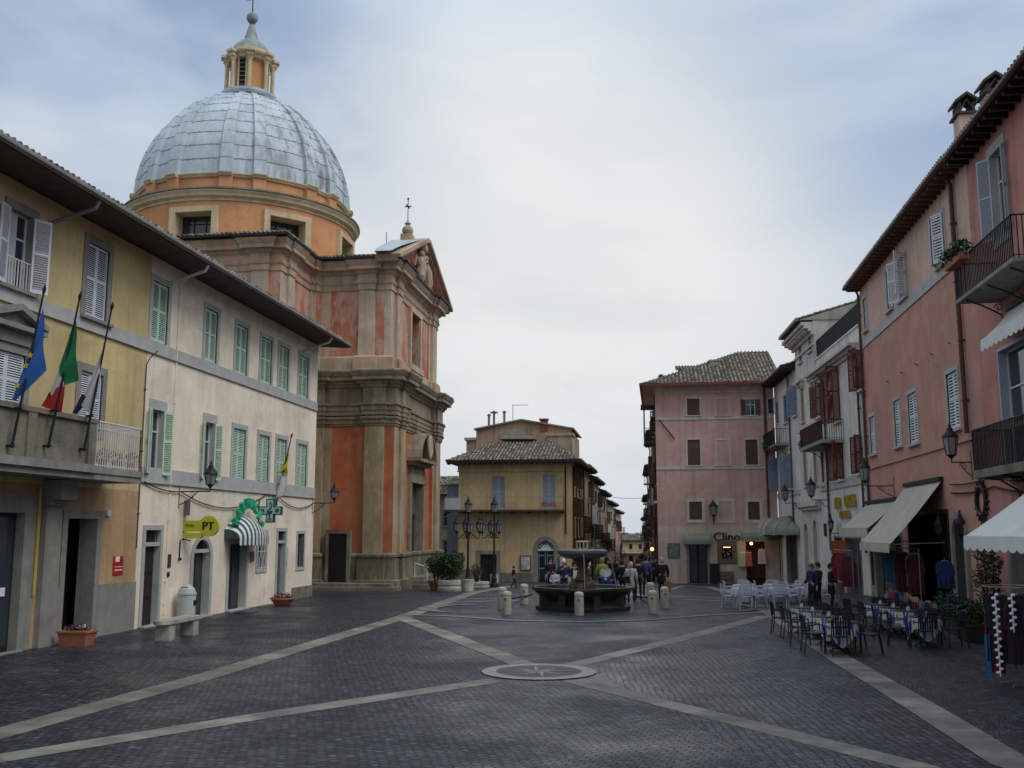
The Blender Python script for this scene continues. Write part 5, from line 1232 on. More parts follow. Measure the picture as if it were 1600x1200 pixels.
p = SV.F.w(SV.F.px(857, 795, -.8)[0], -.8, zb+.13); t = thing('window_box', 'dark red flower box hanging on the balcony below the right pale blue shutters', 'flower box', p)
q = MB(Matrix.Translation(p)); q.box(-.55, .55, -.1, .1, .25, .45); q.build('box', M_terra, t); q = MB(); leaves(q, p+Vector((0, 0, .5)), .5, 120, .05, 0, (1, .3, .3)); q.build('plants', M_purfl, t)
q = SV.mb(); a = SV.F.px(893, 728)[0]
z1c = SV.F.px(800, 722)[1]; z0c = SV.F.px(800, 735)[1]
q.box(-.12, SV.F.W+.12, -.14, 0, z1c-.22, z1c); q.box(-.06, SV.F.W+.06, -.08, 0, z0c, z1c-.22); q.box(-.1, SV.F.W+.1, -.11, 0, z0c-.08, z0c); q.build('cornice', M_souv, SV.root)
q = SV.mb(); q.box(0, SV.F.px(752, 880)[0]-.3, -.05, 0, -1.5, .1); q.box(SV.F.px(776, 880)[0]+.3, rc[0]*0+SV.F.px(838, 880)[0]-.3, -.05, 0, -1.5, -.15); q.build('socle', M_stone, SV.root)
zb_ = 8.15; E_ = .95
A_ = SV.F.w(-.8, -E_, zb_); B_ = SV.F.w(SV.F.W+.75, -E_, zb_); C_ = SV.F.w(SV.F.W+.75, 9.5, zb_); D_ = SV.F.w(-.8, 9.5, zb_)
q = MB(); roof_plane(q, A_, B_, 6.0, R(18), 2.6, 2.6, up=(0, 1, 0), sp=.26); roof_plane(q, B_, C_, 2.6, R(18), 2.6, 0, up=(-1, 0, 0), sp=.26); roof_plane(q, D_, A_, 2.6, R(18), 0, 2.6, up=(1, 0, 0), sp=.26); ro_ = q.build('roof', [M_tile, M_tile2], SV.root)
q = SV.mb(); q.box(-.78, SV.F.W+.73, -E_+.02, .0, zb_-.16, zb_-.1); q.box(-.78, 0, 0, 9, zb_-.16, zb_-.1); q.box(SV.F.W, SV.F.W+.73, 0, 9, zb_-.16, zb_-.1)
n = 26
for i in range(n): x = -.7+(SV.F.W+1.35)*i/(n-1); q.box(x-.05, x+.05, -E_+.05, 0, zb_-.28, zb_-.16)
q.build('soffit', M_soffit, ro_)
SV.pipe(0, -.2+2.9, 8.2, M_pipe, .06, .08, x=SV.F.px(884, 780)[0])
SV.finish()
# taller house behind it
p0, p1 = atY(744, 680, 80.5), atY(893, 680, 80.5)
HB = Bld('tall_rear_house', 'brownish stuccoed house with low gable and metal flues rising behind the yellow house', 'building', (p0.x, 80.5), (p1.x, 80.5), atY(800, 676, 80.5).z, 8, M_brownp, z0=0)
zg = HB.H; ga = HB.F.px(815, 657)
q = HB.mb(); q.prism([(0, zg), (HB.F.W, zg), (HB.F.W, HB.F.px(892, 671)[1]), ga, (0, HB.F.px(745, 672)[1])], 0, .3); q.build('gable', M_brownp, HB.root)
q = HB.mb()
for (a, b) in ((HB.F.px(741, 672), ga), (ga, HB.F.px(897, 671))):
    q.prism([(a[0], a[1]), (b[0], b[1]), (b[0], b[1]+.12), (a[0], a[1]+.12)], -.25, 8)
q.build('roof', M_tile, HB.root)
q = HB.mb(); a = HB.F.px(728, 686); b = HB.F.px(748, 700); q.box(a[0], 0, .2, 4, 3, a[1]-.1); q.box(a[0]-.15, .02, .0, 4.1, a[1]-.1, a[1]+.12); q.build('lean_to', M_tan, HB.root); q = HB.mb(); a = HB.F.px(858, 681); q.box(a[0], HB.F.W+.2, -1.6, 0, 3, a[1]-.15); q.box(a[0]-.1, HB.F.W+.3, -1.7, .0, a[1]-.15, a[1]+.05); q.build('lean_to', M_tan, HB.root)
q = HB.mb(); a = HB.F.px(780, 686, -2); b = HB.F.px(807, 668, -2); c = HB.F.px(836, 686, -2); q.prism([a, c, b], -2.2, -.1); q.build('attic_gable', M_grey, HB.root)
for px_, t_, b_, cap in ((764, 650, 668, 0), (772, 645, 664, 1), (788, 645, 662, 0)):
    a = HB.F.px(px_, b_, 1); c = HB.F.px(px_, t_, 1); q = HB.mb(); q.tube([(a[0], 1, a[1]-.3), (c[0], 1, c[1])], .1, 8); q.lathe([(.15, 0), (.17, .1), (.05, .18)], (c[0], 1, c[1]), 10)
    if cap: q.box(c[0]-.3, c[0]+.3, .9, 1.1, c[1]-.05, c[1]+.08)
    q.build('flue', M_gut, HB.root)
q = HB.mb(); a = HB.F.px(844, 664); b = HB.F.px(855, 656); q.box(a[0], b[0], -.1, .6, a[1]-.5, b[1]); q.box(a[0]-.08, b[0]+.08, -.2, .7, b[1], b[1]+.1); q.build('chimney', mat('brick_chimney', (.22, .10, .06), rough=.9, var=.3, scale=5), HB.root)
q = HB.mb(); a = HB.F.px(800, 660); b = HB.F.px(800, 631); c = HB.F.px(824, 631); q.tube([(a[0], .5, a[1]-.3), (b[0], .5, b[1])], .03, 5); q.tube([(b[0], .5, b[1]-.05), (c[0], .5, b[1]-.05)], .022, 4)
for i in range(7): x = b[0]+(c[0]-b[0])*i/6; q.tube([(x, .25, b[1]-.05), (x, .75, b[1]-.05)], .01, 3)
q.build('aerial', M_gut, HB.root); HB.finish()
# low houses seen between church and yellow house
p0, p1 = atY(650, 800, 84), atY(722, 800, 84)
HC = Bld('grey_side_house', 'narrow dim grey-tan house in the gap between church and yellow house', 'building', (p0.x, 84), (p1.x, 84), atY(700, 772, 84).z, 8, M_tan, z0=-2)
W(HC, 693, 706, 800, 822, smat=M_trim, shut='none', bars=True); W(HC, 693, 706, 845, 870, smat=M_trim, shut='none')
eave(HC, 0, HC.F.W, HC.H, .6, 4, 20, gut=M_gut); 
q = HC.mb(); a = HC.F.px(686, 775); b = HC.F.px(691, 757); q.box(a[0], b[0], 1, 1.5, a[1]-.5, b[1]); q.box(a[0]-.1, b[0]+.1, .9, 1.6, b[1], b[1]+.12); q.build('chimney', M_grey, HC.root)
HC.finish()
p0, p1 = atY(701, 770, 80), atY(716, 770, 80)
q = MB(); q.box(p0.x, p1.x+1, 79.5, 83, -1.5, atY(708, 758, 79.5).z); q.box(p0.x-.15, p1.x+1, 79.4, 83.1, atY(708, 758, 79.5).z, atY(708, 756, 79.5).z+.03)
tag(q.build('metal_annex', mat('blue_grey_sheet', (.16, .20, .24), rough=.5), loc=(p0.x, 79.5, -1.5)), 'blue-grey metal clad annex close against the left side of the yellow house', 'annex')
# ------------------------------------------------------------------ the street
def street_house(P0, P1, H, m, label, sh, near_first=True, eo=.6, nfl=3, depth=7, seed=1, shop=True, mt=None):
    random.seed(seed)
    B = Bld('street_house', label, 'building', P0, P1, H, depth, m, group='houses along the narrow street'); z00 = max(gz(P0[1]), gz(P1[1])) if True else 0
    fl = (H-z00)/nfl; n = max(2, int(B.F.W/3.2))
    for f in range(nfl):
        for i in range(n):
            x = B.F.W*(i+.5)/n+random.uniform(-.2, .2)
            if f == 0:
                B.door((x-.75, x+.75, min(gz(P0[1]), gz(P1[1]))-.2, z00+2.35), M_trim, .12, None, dep=.3, name='shop_opening')
                if shop and random.random() < .6:
                    q = B.mb(); q.add([(x-1, -.05, z00+2.75), (x+1, -.05, z00+2.75), (x+1, -.9, z00+2.2), (x-1, -.9, z00+2.2), (x+1, -.9, z00+2.0), (x-1, -.9, z00+2.0)], [(0, 1, 2, 3), (3, 2, 4, 5)]); q.build('awning', random.choice([M_awn, M_awng, M_terra]), B.root)
            else:
                zc_ = z00+fl*f+.75; B.window((x-.45, x+.45, zc_, zc_+1.45), smat=M_trimW, sw=.1, shut=random.choice(['open', 'open', 'closed']), shmat=sh, ang=random.choice([110, 150, 165]), pitch=.16)
                if random.random() < .35:
                    q = MB(); a = B.F.w(x-.8, -.7, 0); q2 = B.mb(); q2.box(x-.85, x+.85, -.75, 0, zc_-.5, zc_-.4); b_ = q2.build('balcony', M_trim, B.root)
                    railing(q, [B.F.w(x-.8, 0, 0).xy, B.F.w(x-.8, -.7, 0).xy, B.F.w(x+.8, -.7, 0).xy, B.F.w(x+.8, 0, 0).xy], zc_-.4, .95, .16, .01); q.build('railing', M_iron, b_)
    for x in (.25, B.F.W-.25): B.pipe(0, z00, H-.1, random.choice([M_pipe, M_gut]), .06, .1, x=x)
    B.band(0, B.F.W, z00+fl*.98, z00+fl*1.03, M_trimW)
    eave(B, 0, B.F.W, H, eo, depth*.5, 16, gut=M_pipe, ext0=.2, ext1=.2, roofrows=3, rafters=True)
    B.finish(); return B
LX = lambda y: -6.35+.55*(y-74)/76
for i, (y0, y1, H, m, lb, sh) in enumerate((
    (74.0+9.1, 92, 8.3, M_tan, 'tan house just behind the corner of the yellow house, left of the street', M_shbr),
    (92, 104, 7.75, M_pale, 'pale house with dark green shutters, second behind the yellow house left of the street', M_woodg),
    (104, 117, 7.0, M_tan, 'lower tan house farther down the left side of the narrow street', M_shbr),
    (117, 134, 6.3, M_offwhite, 'whitish house with thin pipes far down the left side of the street', M_shbr),
    (134, 152, 5.6, M_beige, 'last and lowest house on the left side of the narrow street', M_shbr))):
    street_house((LX(y0), y0), (LX(y1), y1), H, m, lb, sh, seed=i+3)
RX = lambda y: .05-2.4*(y-72)/88
for i, (y0, y1, H, m, lb, sh) in enumerate((
    (84.2, 98, 11.2, M_brownp, 'tall brownish house behind the pink house on the right of the street', M_shbr),
    (98, 114, 9.2, M_pale, 'pale house with balconies in the middle of the right side of the street', M_shbr),
    (114, 132, 6.8, M_tan, 'tan house with awnings far down the right side of the street', M_shbr),
    (132, 152, 4.6, M_beige, 'last low house on the right side of the street', M_shbr))):
    street_house((RX(y1), y1), (RX(y0), y0), H, m, lb, sh, seed=i+23, eo=.55)
# side walls on the street of the yellow and of the pink house get pipes, belts and shutters
random.seed(11)
for own, P0, P1, H in ((SV, (pb.x, 74), (pb.x, 83), 8.2), (None, (RX(84), 84), (0.1, 72), 13.2)):
    if own is None: continue
    F = Fr(P0, P1)
    for k in range(3):
        q = MB(F.M); x = 1.2+k*2.9; q.tube([(x, -.08, -.5), (x, -.08, H-.3)], .06, 6); q.build('drainpipe', M_pipe, own.root)
    for f in (0.9, 4.0, 6.3):
        for k in range(3):
            x = 1.9+k*2.7; q = MB(F.M); q.box(x-.5, x-.4, -.05, 0, f, f+1.5); q.box(x+.5, x+.6, -.05, 0, f, f+1.5); q.box(x-.5, x+.6, -.08, 0, f+1.5, f+1.62); q.box(x-.55, x+.65, -.12, 0, f-.1, f); q.box(x-.4, x+.5, -.02, 0, f, f+1.5, 1)
            wo = q.build('window', [M_trimW, M_glass], own.root)
            for sg in (-1, 1): q = MB(F.M); leaf(q, .45, 1.45, sg, .16, M=Matrix.Translation((x+(.5 if sg == 1 else -.4), -.07, f)) @ Matrix.Rotation(R(-sg*20), 4, 'Z')); q.build('shutter', M_shbr, wo)
# building closing the street
p0, p1 = atY(955, 860, 158), atY(1016, 860, 158)
EB = Bld('closing_house', 'small pale yellow house closing the far end of the street', 'building', (p0.x-4, 158), (p1.x+4, 158), atY(985, 845, 158).z, 8, mat('pale_yellow_far', (.62, .50, .30), rough=.9), z0=-8)
for l in (968, 983, 998): W(EB, l, l+5, 850, 858, smat=M_trimW, shut='none', bars=False, sw=.15); W(EB, l, l+6, 868, 880, smat=M_trimW, shut='none', bars=False, sw=.15)
a = EB.F.px(985, 863)[1]; q = EB.mb(); q.box(0, EB.F.W, -1.2, 0, a-.15, a); q.build('balcony', M_trimW, EB.root)
eave(EB, 0, EB.F.W, EB.H, .4, 3, 15)
for px_ in (974, 979, 996):
    u, z = EB.F.px(px_, 843); q = EB.mb(); q.box(u-.25, u+.25, 1, 1.5, z-.5, z+.9); q.box(u-.33, u+.33, .9, 1.6, z+.9, z+1.05); q.build('chimney', M_grey, EB.root)
EB.finish()
# wire across the street
q = MB(); a = atY(958, 777, 100); b = atY(1012, 777, 100); q.tube([a+(b-a)*t-Vector((0, 0, .12*math.sin(math.pi*t))) for t in [i/8 for i in range(9)]], .02, 4)
tag(q.build('street_wire', M_blk, loc=a), 'thin wire strung across the narrow street against the sky', 'wire')
# ------------------------------------------------------------------ pink house
YP = 72.0; pa = atY(1027, 800, YP)
PK = Bld('pink_house', 'dusty pink four-storey house with red gutter and brown shutters across the square', 'building', (pa.x, YP), (8.25, YP), 13.45, 12, [M_pinkb, M_pink], z0=-1.6)
kw = dict(smat=M_trimW, sw=.12, sill=True, sillw=.06)
for (l, r, t, b, s_) in ((1073.5, 1093, 623, 649, 'c'), (1119, 1138, 623, 649, 'b'), (1165, 1180, 624, 649, 'o'), (1074.5, 1094, 687, 727, 'c'), (1120.5, 1139, 688, 727, 'b'), (1165, 1184, 687, 726, 'c'), (1077, 1097, 784, 812, 'c'), (1123.5, 1143, 784, 812, 'b'), (1169, 1187, 784, 812, 'c')):
    k2 = dict(kw)
    if t > 700: k2['sw'] = .22; k2['sill'] = False
    if s_ == 'c': W(PK, l, r, t, b, shut='closed', shmat=M_shbr, slats=False, **k2)
    elif s_ == 'b': W(PK, l, r, t, b, shut='blank', name='blind_window', **k2)
    else: W(PK, l, r, t, b, shut='open', shmat=M_shbr, ang=172, slats=False, **k2)
for w_ in [o for o in kids(PK.root) if o.name.startswith('blind_window')]:
    for ch in kids(w_): ch.data.materials[0] = M_pink
W(PK, 1200, 1208, 623, 646, smat=M_trimW, sw=.08, shut='none', sill=False, bars=False)
for py in (653.5, 731): 
    z = PK.F.px(1100, py)[1]; q = PK.mb(); q.box(0, PK.F.W, -.05, 0, z-.1, z+.1); q.build('string_course', M_trimW, PK.root)
q = PK.mb(); z = PK.F.px(1100, 607)[1]; q.box(-.12, PK.F.W, -.16, 0, z-.15, z+.25); q.box(-.05, PK.F.W, -.08, 0, z-.35, z-.15); q.build('cornice', M_pinkb, PK.root)
zE = 13.35; A_ = PK.F.w(-1.0, -1.0, zE); B_ = PK.F.w(PK.F.W+.6, -1.0, zE); D_ = PK.F.w(-1.0, 12, zE)
q = MB(); roof_plane(q, A_, B_, 9.4, R(23), 7.6, 0, up=(0, 1, 0), sp=.27); roof_plane(q, D_, A_, 8.0, R(23), 4, 7.6, up=(1, 0, 0), sp=.27)
rf = q.build('roof', [M_tile, M_tile2], PK.root)
q = MB(); q.box(A_.x-.05, B_.x, A_.y-.08, A_.y+.1, zE-.14, zE+.03); q.box(A_.x-.08, A_.x+.1, A_.y+.1, 84, zE-.14, zE+.03); q.build('gutter', M_gutr, rf)
q = MB(); q.box(A_.x+.1, B_.x, A_.y+.1, 72, zE-.16, zE-.1); q.box(A_.x+.1, .0, 72, 84, zE-.16, zE-.1); q.build('soffit', M_beige, rf)
c_ = atY(1117, 573, 76.2); q = MB(); q.box(c_.x-.4, c_.x+.4, 75.6, 76.5, c_.z-.9, c_.z+.35); q.box(c_.x-.5, c_.x+.5, 75.5, 76.6, c_.z+.35, c_.z+.45); q.build('chimney', M_grey, rf)
q = MB(); c_ = atY(1095, 573, 80); q.box(c_.x-1.8, c_.x+3, 80.5, 84, 12, c_.z-.1); 
roof_plane(q, (c_.x-2, 80.2, c_.z-.1), (c_.x+3, 80.2, c_.z-.1), 2.5, R(14), 0, 0, m=1, mu=1, up=(0, 1, 0)); q.build('raised_attic', [M_grey, M_tile], rf)
c_ = atY(1033, 592, 74); q = MB(); q.tube([(c_.x, 74, c_.z-1), (c_.x, 74, c_.z+.1)], .16, 8); q.blob((c_.x, 74, c_.z+.15), .22, 8); q.build('flue', M_blk, rf)
PK.pipe(0, 3.9, 13.3, M_pipe, .09, .1, x=PK.F.px(1197, 700)[0])
q = PK.mb(); a = PK.F.px(1030, 656); b = PK.F.px(1054, 686); q.tube([(a[0], -.08, a[1]), (b[0], -.08, b[1])], .045, 5); q.build('slanted_rod', M_ironr, PK.root)
# ground floor of the pink house
zg_ = -.75
rc = PK.r(1077, 1105, 849, 903); PK.door((rc[0], rc[1], zg_, rc[3]), smat=M_trim, sw=.2, dmat=M_blk, glass=True, name='shop_door')
def canopy(B, l, r, t, b, out, m, label, name='shop_awning', val=.22, dome=True):
    a, c, z0, z1 = B.r(l, r, t, b); root = thing(name, label, 'awning', B.F.w((a+c)/2, 0, z0)); q = B.mb(); n = 10; rows = []
    for j in range(7):
        v = j/6; o = out*math.sin(v*math.pi/2); zz = z0+val+(z1-z0-val)*math.cos(v*math.pi/2)
        rows.append([(a+(c-a)*(i/n) if dome else a+(c-a)*i/n, -o*(1-(.25*abs(2*i/n-1)**6 if dome else 0))-.02, zz) for i in range(n+1)])
    rows.append([(x, y, z0) for x, y, z in rows[-1]]); q.grid(rows)
    for e in (0, n): col = [r_[e] for r_ in rows]; q.add(col+[(col[0][0], -.02, z0)], [tuple(range(len(col)+1))])
    q.build('canopy', m, root); return root
canopy(PK, 1068, 1111, 834, 850, .9, M_awng, 'old green barrel awning over the glazed door of the pink house')
canopy(PK, 1158, 1203, 832, 845, 1.1, M_awng, 'flat green awning over the dark shop opening at the right of the pink house', val=.3)
lt = thing('script_sign', 'dark metal script lettering over the brown framed shop window', 'sign', PK.F.w(PK.F.px(1134, 840)[0], 0, 3)); q = PK.mb(); u, z = PK.F.px(1135, 839); add_text(q, 'Clino', u, z, .85, -.08, depth=.06, bold=.04); q.build('letters', M_ironr, lt)
rt, (a, c, z0, z1) = board(PK, 1128, 1144, 853, 873, M_dark, 'shop_window', 'small shop window in a wide brown frame under the script lettering', 'shop window', [], .02, None)
q = PK.mb(); w_ = .32; mbn = mat('brown_frame', (.17, .11, .075), rough=.6)
q.box(a-w_, a, -.1, 0, z0-w_, z1+w_); q.box(c, c+w_, -.1, 0, z0-w_, z1+w_); q.box(a, c, -.1, 0, z1, z1+w_); q.box(a, c, -.1, 0, z0-w_, z0); q.build('frame', mbn, rt)
q = PK.mb(); q.box(a+.1, c-.1, -.04, -.03, z1-.12, z1-.06); q.build('light_tube', mat('warm_tube', (1, .62, .25), emit=2.0, bump=0), rt)
q = PK.mb(); 
for i in range(9): x = random.uniform(a+.08, c-.08); zz = random.uniform(z0+.05, z1-.3); s_ = random.uniform(.02, .07); q.box(x-s_, x+s_, -.035, -.022, zz, zz+s_*2)
q.build('goods', mat('small_goods', (.4, .33, .22), rnd=.6, bump=0), rt)
rt, (a, c, z0, z1) = board(PK, 1044.5, 1061, 850, 871, mat('dim_picture', (.16, .18, .14), rough=.4, var=.6, scale=4, bump=0), 'framed_picture', 'dark framed picture on the pink wall left of the glazed door', 'picture', [], .03, M_shbr)
q = PK.mb(); q.box(PK.F.px(1109, 890)[0], PK.F.px(1124, 890)[0], -.3, 0, -1, PK.F.px(1115, 882)[1]); q.box(PK.F.px(1109, 890)[0]-.03, PK.F.px(1124, 890)[0]+.03, -.33, 0, PK.F.px(1115, 882)[1], PK.F.px(1115, 880.5)[1]); tag(q.build('utility_box', M_blk, loc=PK.F.w(PK.F.px(1116, 890)[0], 0, -.9)), 'black cabinet on the ground right of the glazed door of the pink house', 'cabinet')
q = PK.mb(); a, c = PK.F.px(1125, 895)[0], PK.F.px(1146, 895)[0]; q.box(a, c, -.5, -.1, -.35, -.28); q.box(a, a+.08, -.45, -.1, -.9, -.35); q.box(c-.08, c, -.45, -.1, -.9, -.35); q.box(a, c, -.12, -.08, -.2, .12); tag(q.build('wooden_bench', MATS['brown_frame'], loc=PK.F.w(a, -.3, -.9)), 'small brown bench below the brown framed shop window', 'bench')
PK.holes.append(PK.r(1166, 1196, 846, 903)[:2]+(zg_, PK.r(1166, 1196, 846, 903)[3]))
a, c, z0, z1 = PK.r(1166, 1196, 846, 903)
q = PK.mb(); q.box(a, c, .29, 1.5, z0, z0+.02); q.quad((a-.0, .9-.03, -1), (c, .87, -1), (c, .87, z1), (a, .87, z1)); q.build('shop_interior', mat('brown_interior', (.10, .05, .03), rough=.9), PK.root)
q = PK.mb(); u, z = PK.F.px(1173, 848); q.blob((u, -.45, z-.05), .10, 10); lo = q.build('hanging_bulb', mat('lit_bulb_glass', (1, .55, .2), emit=7, bump=0), loc=PK.F.w(u, -.45, z)); tag(lo, 'lit orange bulb hanging under the flat green awning', 'lamp')
ld = bpy.data.lights.new('bulb_light', 'POINT'); ld.energy = 6; ld.color = (1, .6, .3); ld.shadow_soft_size = .1; lobj = bpy.data.objects.new('bulb_light', ld); scene.collection.objects.link(lobj); lobj.location = PK.F.w(u, -.62, z-.05)
for k, (px_, c_, tp) in enumerate(((1160, (.5, .6, .35), 862), (1169, (.5, .12, .1), 862), (1190, (.6, .5, .5), 858))):
    u, z = PK.F.px(px_, tp, -.3); q = PK.mb(); q.tube([(u, -.3, z+.1), (u, -.32, z)], .02, 4); q.add([(u-.22, -.3, z), (u+.22, -.3, z), (u+.3, -.3, z-1.0), (u-.3, -.3, z-1.0), (u-.2, -.42, z-.1), (u+.2, -.42, z-.1), (u+.25, -.44, z-1.0), (u-.25, -.44, z-1.0)], [(0, 1, 2, 3), (4, 5, 6, 7), (0, 4, 7, 3), (1, 5, 6, 2), (0, 1, 5, 4)]); tag(q.build('hanging_garment', mat('garment_%d' % k, c_, rough=.9, bump=0), loc=PK.F.w(u, -.3, z-1)), ['pale green garment hanging left of the lit bulb', 'dull red garment hanging under the lit bulb', 'pinkish white garment hanging right of the lit bulb'][k], 'garment')
def wall_lantern_front(F, px_, top, bot, label, size=.4):
    u, z0 = F.px(px_, bot, -.5); _, z1 = F.px(px_, top, -.5); b = F.w(u, 0, z0); root = thing('wall_lantern', label, 'lantern', b, 'lanterns on wall brackets')
    h = (z1-z0)*.55; q = MB(F.M); q.tube([(u, 0, z0+.1), (u, -.3, z0+.05), (u, -.48, z0+.3*(z1-z0))], .025, 5); q.tube([(u, -.02, z0-.2), (u, -.02, z0+.5)], .02, 5); q.build('bracket', M_iron, root); lantern(F.w(u, -.48, z0+.32*(z1-z0)), size, h, root)
wall_lantern_front(PK.F, 1115, 787, 815, 'black lantern on the pink wall between two small third-row windows', .62)
PK.finish(zones=[(-1.6, 0), (PK.F.px(1100, 822)[1], 1), (PK.F.px(1100, 605)[1], 0)])
PK.F2 = Fr((RX(84), 84), (0.02, 72.0))
random.seed(5)
for f in (2.4, 6.4, 10.2):
    for k in range(3):
        x = 2.2+k*3.6; q = MB(PK.F2.M); q.box(x-.55, x+.55, -.12, 0, f-.1, f); q.box(x-.6, x-.5, -.06, 0, f, f+1.6); q.box(x+.5, x+.6, -.06, 0, f, f+1.6); q.box(x-.5, x+.5, -.02, 0, f, f+1.6, 1); wo = q.build('window', [M_trimW, M_glass], PK.root)
        for sg in (-1, 1): q = MB(PK.F2.M); leaf(q, .45, 1.55, sg, .16, M=Matrix.Translation((x+sg*.55, -.07, f)) @ Matrix.Rotation(R(-sg*(20+random.random()*50)), 4, 'Z')); q.build('shutter', M_shbr, wo)
x, z = 10.5, 9.3
q = MB(PK.F2.M); q.box(x-1.2, x+1.2, -.95, 0, z-.12, z); q.box(x-1.2, x-1.12, -.95, -.87, z, z+2.6); q.box(x+1.12, x+1.2, -.95, -.87, z, z+2.6); q.box(x-1.35, x+1.35, -1.15, 0, z+2.6, z+2.7); vo = q.build('veranda', M_woodg, PK.root)
q = MB(); railing(q, [PK.F2.w(x-1.15, 0, 0).xy, PK.F2.w(x-1.15, -.9, 0).xy, PK.F2.w(x+1.15, -.9, 0).xy, PK.F2.w(x+1.15, 0, 0).xy], z, 1.0, .14, .012); q.build('railing', M_iron, vo)
for x in (3, 9): q = MB(PK.F2.M); q.tube([(x, -.1, 0), (x, -.1, 13)], .06, 6); q.build('drainpipe', M_pipe, PK.root)
# ------------------------------------------------------------------ right side row
A0 = Vector((8.3, 72.0)); A1 = Vector((9.55, 47.6)); FR = Fr(A0, A1)
def cut(px): u = FR.px(px, 700)[0]; return FR.w(u, 0, 0)
c1, c2, c3 = cut(1248), cut(1279), cut(1350)
def RB(name, label, a, b, H, depth, m, **k): return Bld(name, label, 'building', (a[0], a[1]), (b[0], b[1]), H, depth, m, z0=-1.6, **k)
BL = RB('blue_shutter_house', 'narrow white house with blue shutters and a planted balcony next to the pink house', A0, c1, 13.3, 9, M_white)
kb = dict(smat=M_trimW, shmat=M_shb, sw=.1)
W(BL, 1212.5, 1217, 628, 662, shut='closed', sill=False, **kb)
W(BL, 1225, 1231.5, 617, 661, shut='closed', **kb)
W(BL, 1239.5, 1245, 604, 650, shut='open', angs=(150, 120), **kb)
W(BL, 1211, 1216, 718, 766, shut='open', angs=(130, 100), **kb)
W(BL, 1232, 1239, 710, 764, shut='open', angs=(150, 125), **kb)
eave(BL, 0, BL.F.W, 13.2, .8, 4, 17, gut=M_pipe, rafters=True, roofrows=5)
BL.pipe(0, -.5, 13.0, M_pipe, .06, .1, x=BL.F.px(1237.5, 700)[0])
def balcony(B, x0, x1, z, out, label=None, rail_h=1.0, m=M_trim, sp=.14, belly=0, brk=2, thick=.12, rm=M_iron):
    q = B.mb(); q.box(x0, x1, -out, 0, z-thick, z); bo = q.build('balcony', m, B.root)
    q = MB()
    pts = [B.F.w(x0+.04, 0, 0).xy, B.F.w(x0+.04, -out+.04, 0).xy, B.F.w(x1-.04, -out+.04, 0).xy, B.F.w(x1-.04, 0, 0).xy]
    railing(q, pts, z, rail_h, sp, .012, top=.024); q.build('railing', rm, bo)
    for i in range(brk):
        x = x0+(x1-x0)*(.12+.76*i/max(1, brk-1)); q = B.mb(); q.tube([(x, -.02, z-.9), (x, -.15, z-.55), (x, -out*.55, z-.28), (x, -out*.9, z-thick-.02)], .025, 5)
        q.tube([(x, -.2-.12*math.cos(t*.7)*(1-t/14), z-.35+.12*math.sin(t*.7)*(1-t/14)) for t in range(12)], .014, 4); q.build('bracket', M_iron, bo)
    return bo
za = BL.F.px(1225, 688, -.7)[1]; x0 = BL.F.px(1207, 690)[0]; x1 = BL.F.px(1232, 690)[0]; balcony(BL, x0, x1, za, .9)
p = BL.F.w((x0+x1)/2+.3, -1.0, za+.1); q = MB(); leaves(q, p, .6, 260, .07, 0, (.5, 1.4, .6)); t = tag(q.build('trailing_plant', M_leafd, loc=p), 'trailing plant hanging over the balcony of the blue shuttered house', 'plant')
BL.band(0, BL.F.W, BL.F.px(1225, 776)[1], BL.F.px(1225, 770)[1], M_trimL)
def shell_awning(B, l, r, t, b, out, m, label):
    """fan shaped canopy"""
    a, c, z0, z1 = B.r(l, r, t, b, 0); root = thing('shell_awning', label, 'awning', B.F.w((a+c)/2, 0, z0), 'shell awnings'); q = B.mb(); cx = (a+c)/2; hw = (c-a)/2; n = 14; rows = []
    for j in range(7):
        ph = math.pi/2*j/6; rows.append([(cx-hw*math.cos(math.pi*i/n)*math.cos(ph)**.6 if j < 6 else cx, -out*math.sin(math.pi*i/n)*math.cos(ph)-.02, z0+.2+(z1-z0-.2)*math.sin(ph)*math.sin(math.pi*(.06+.88*i/n))**.5) for i in range(n+1)])
    rows.insert(0, [(x, y, z0+.04*(i % 2)) for i, (x, y, z) in enumerate(rows[0])]); q.grid(rows); o = q.build('canopy', m, root, smooth=False)
    q = B.mb()
    for i in range(0, n+1, 2): q.tube([Vector(rows[j][i])+Vector((0, -.015, .01)) for j in range(1, 8)], .018, 4)
    q.build('ribs', M_awng if m is M_awn else M_gut, root)
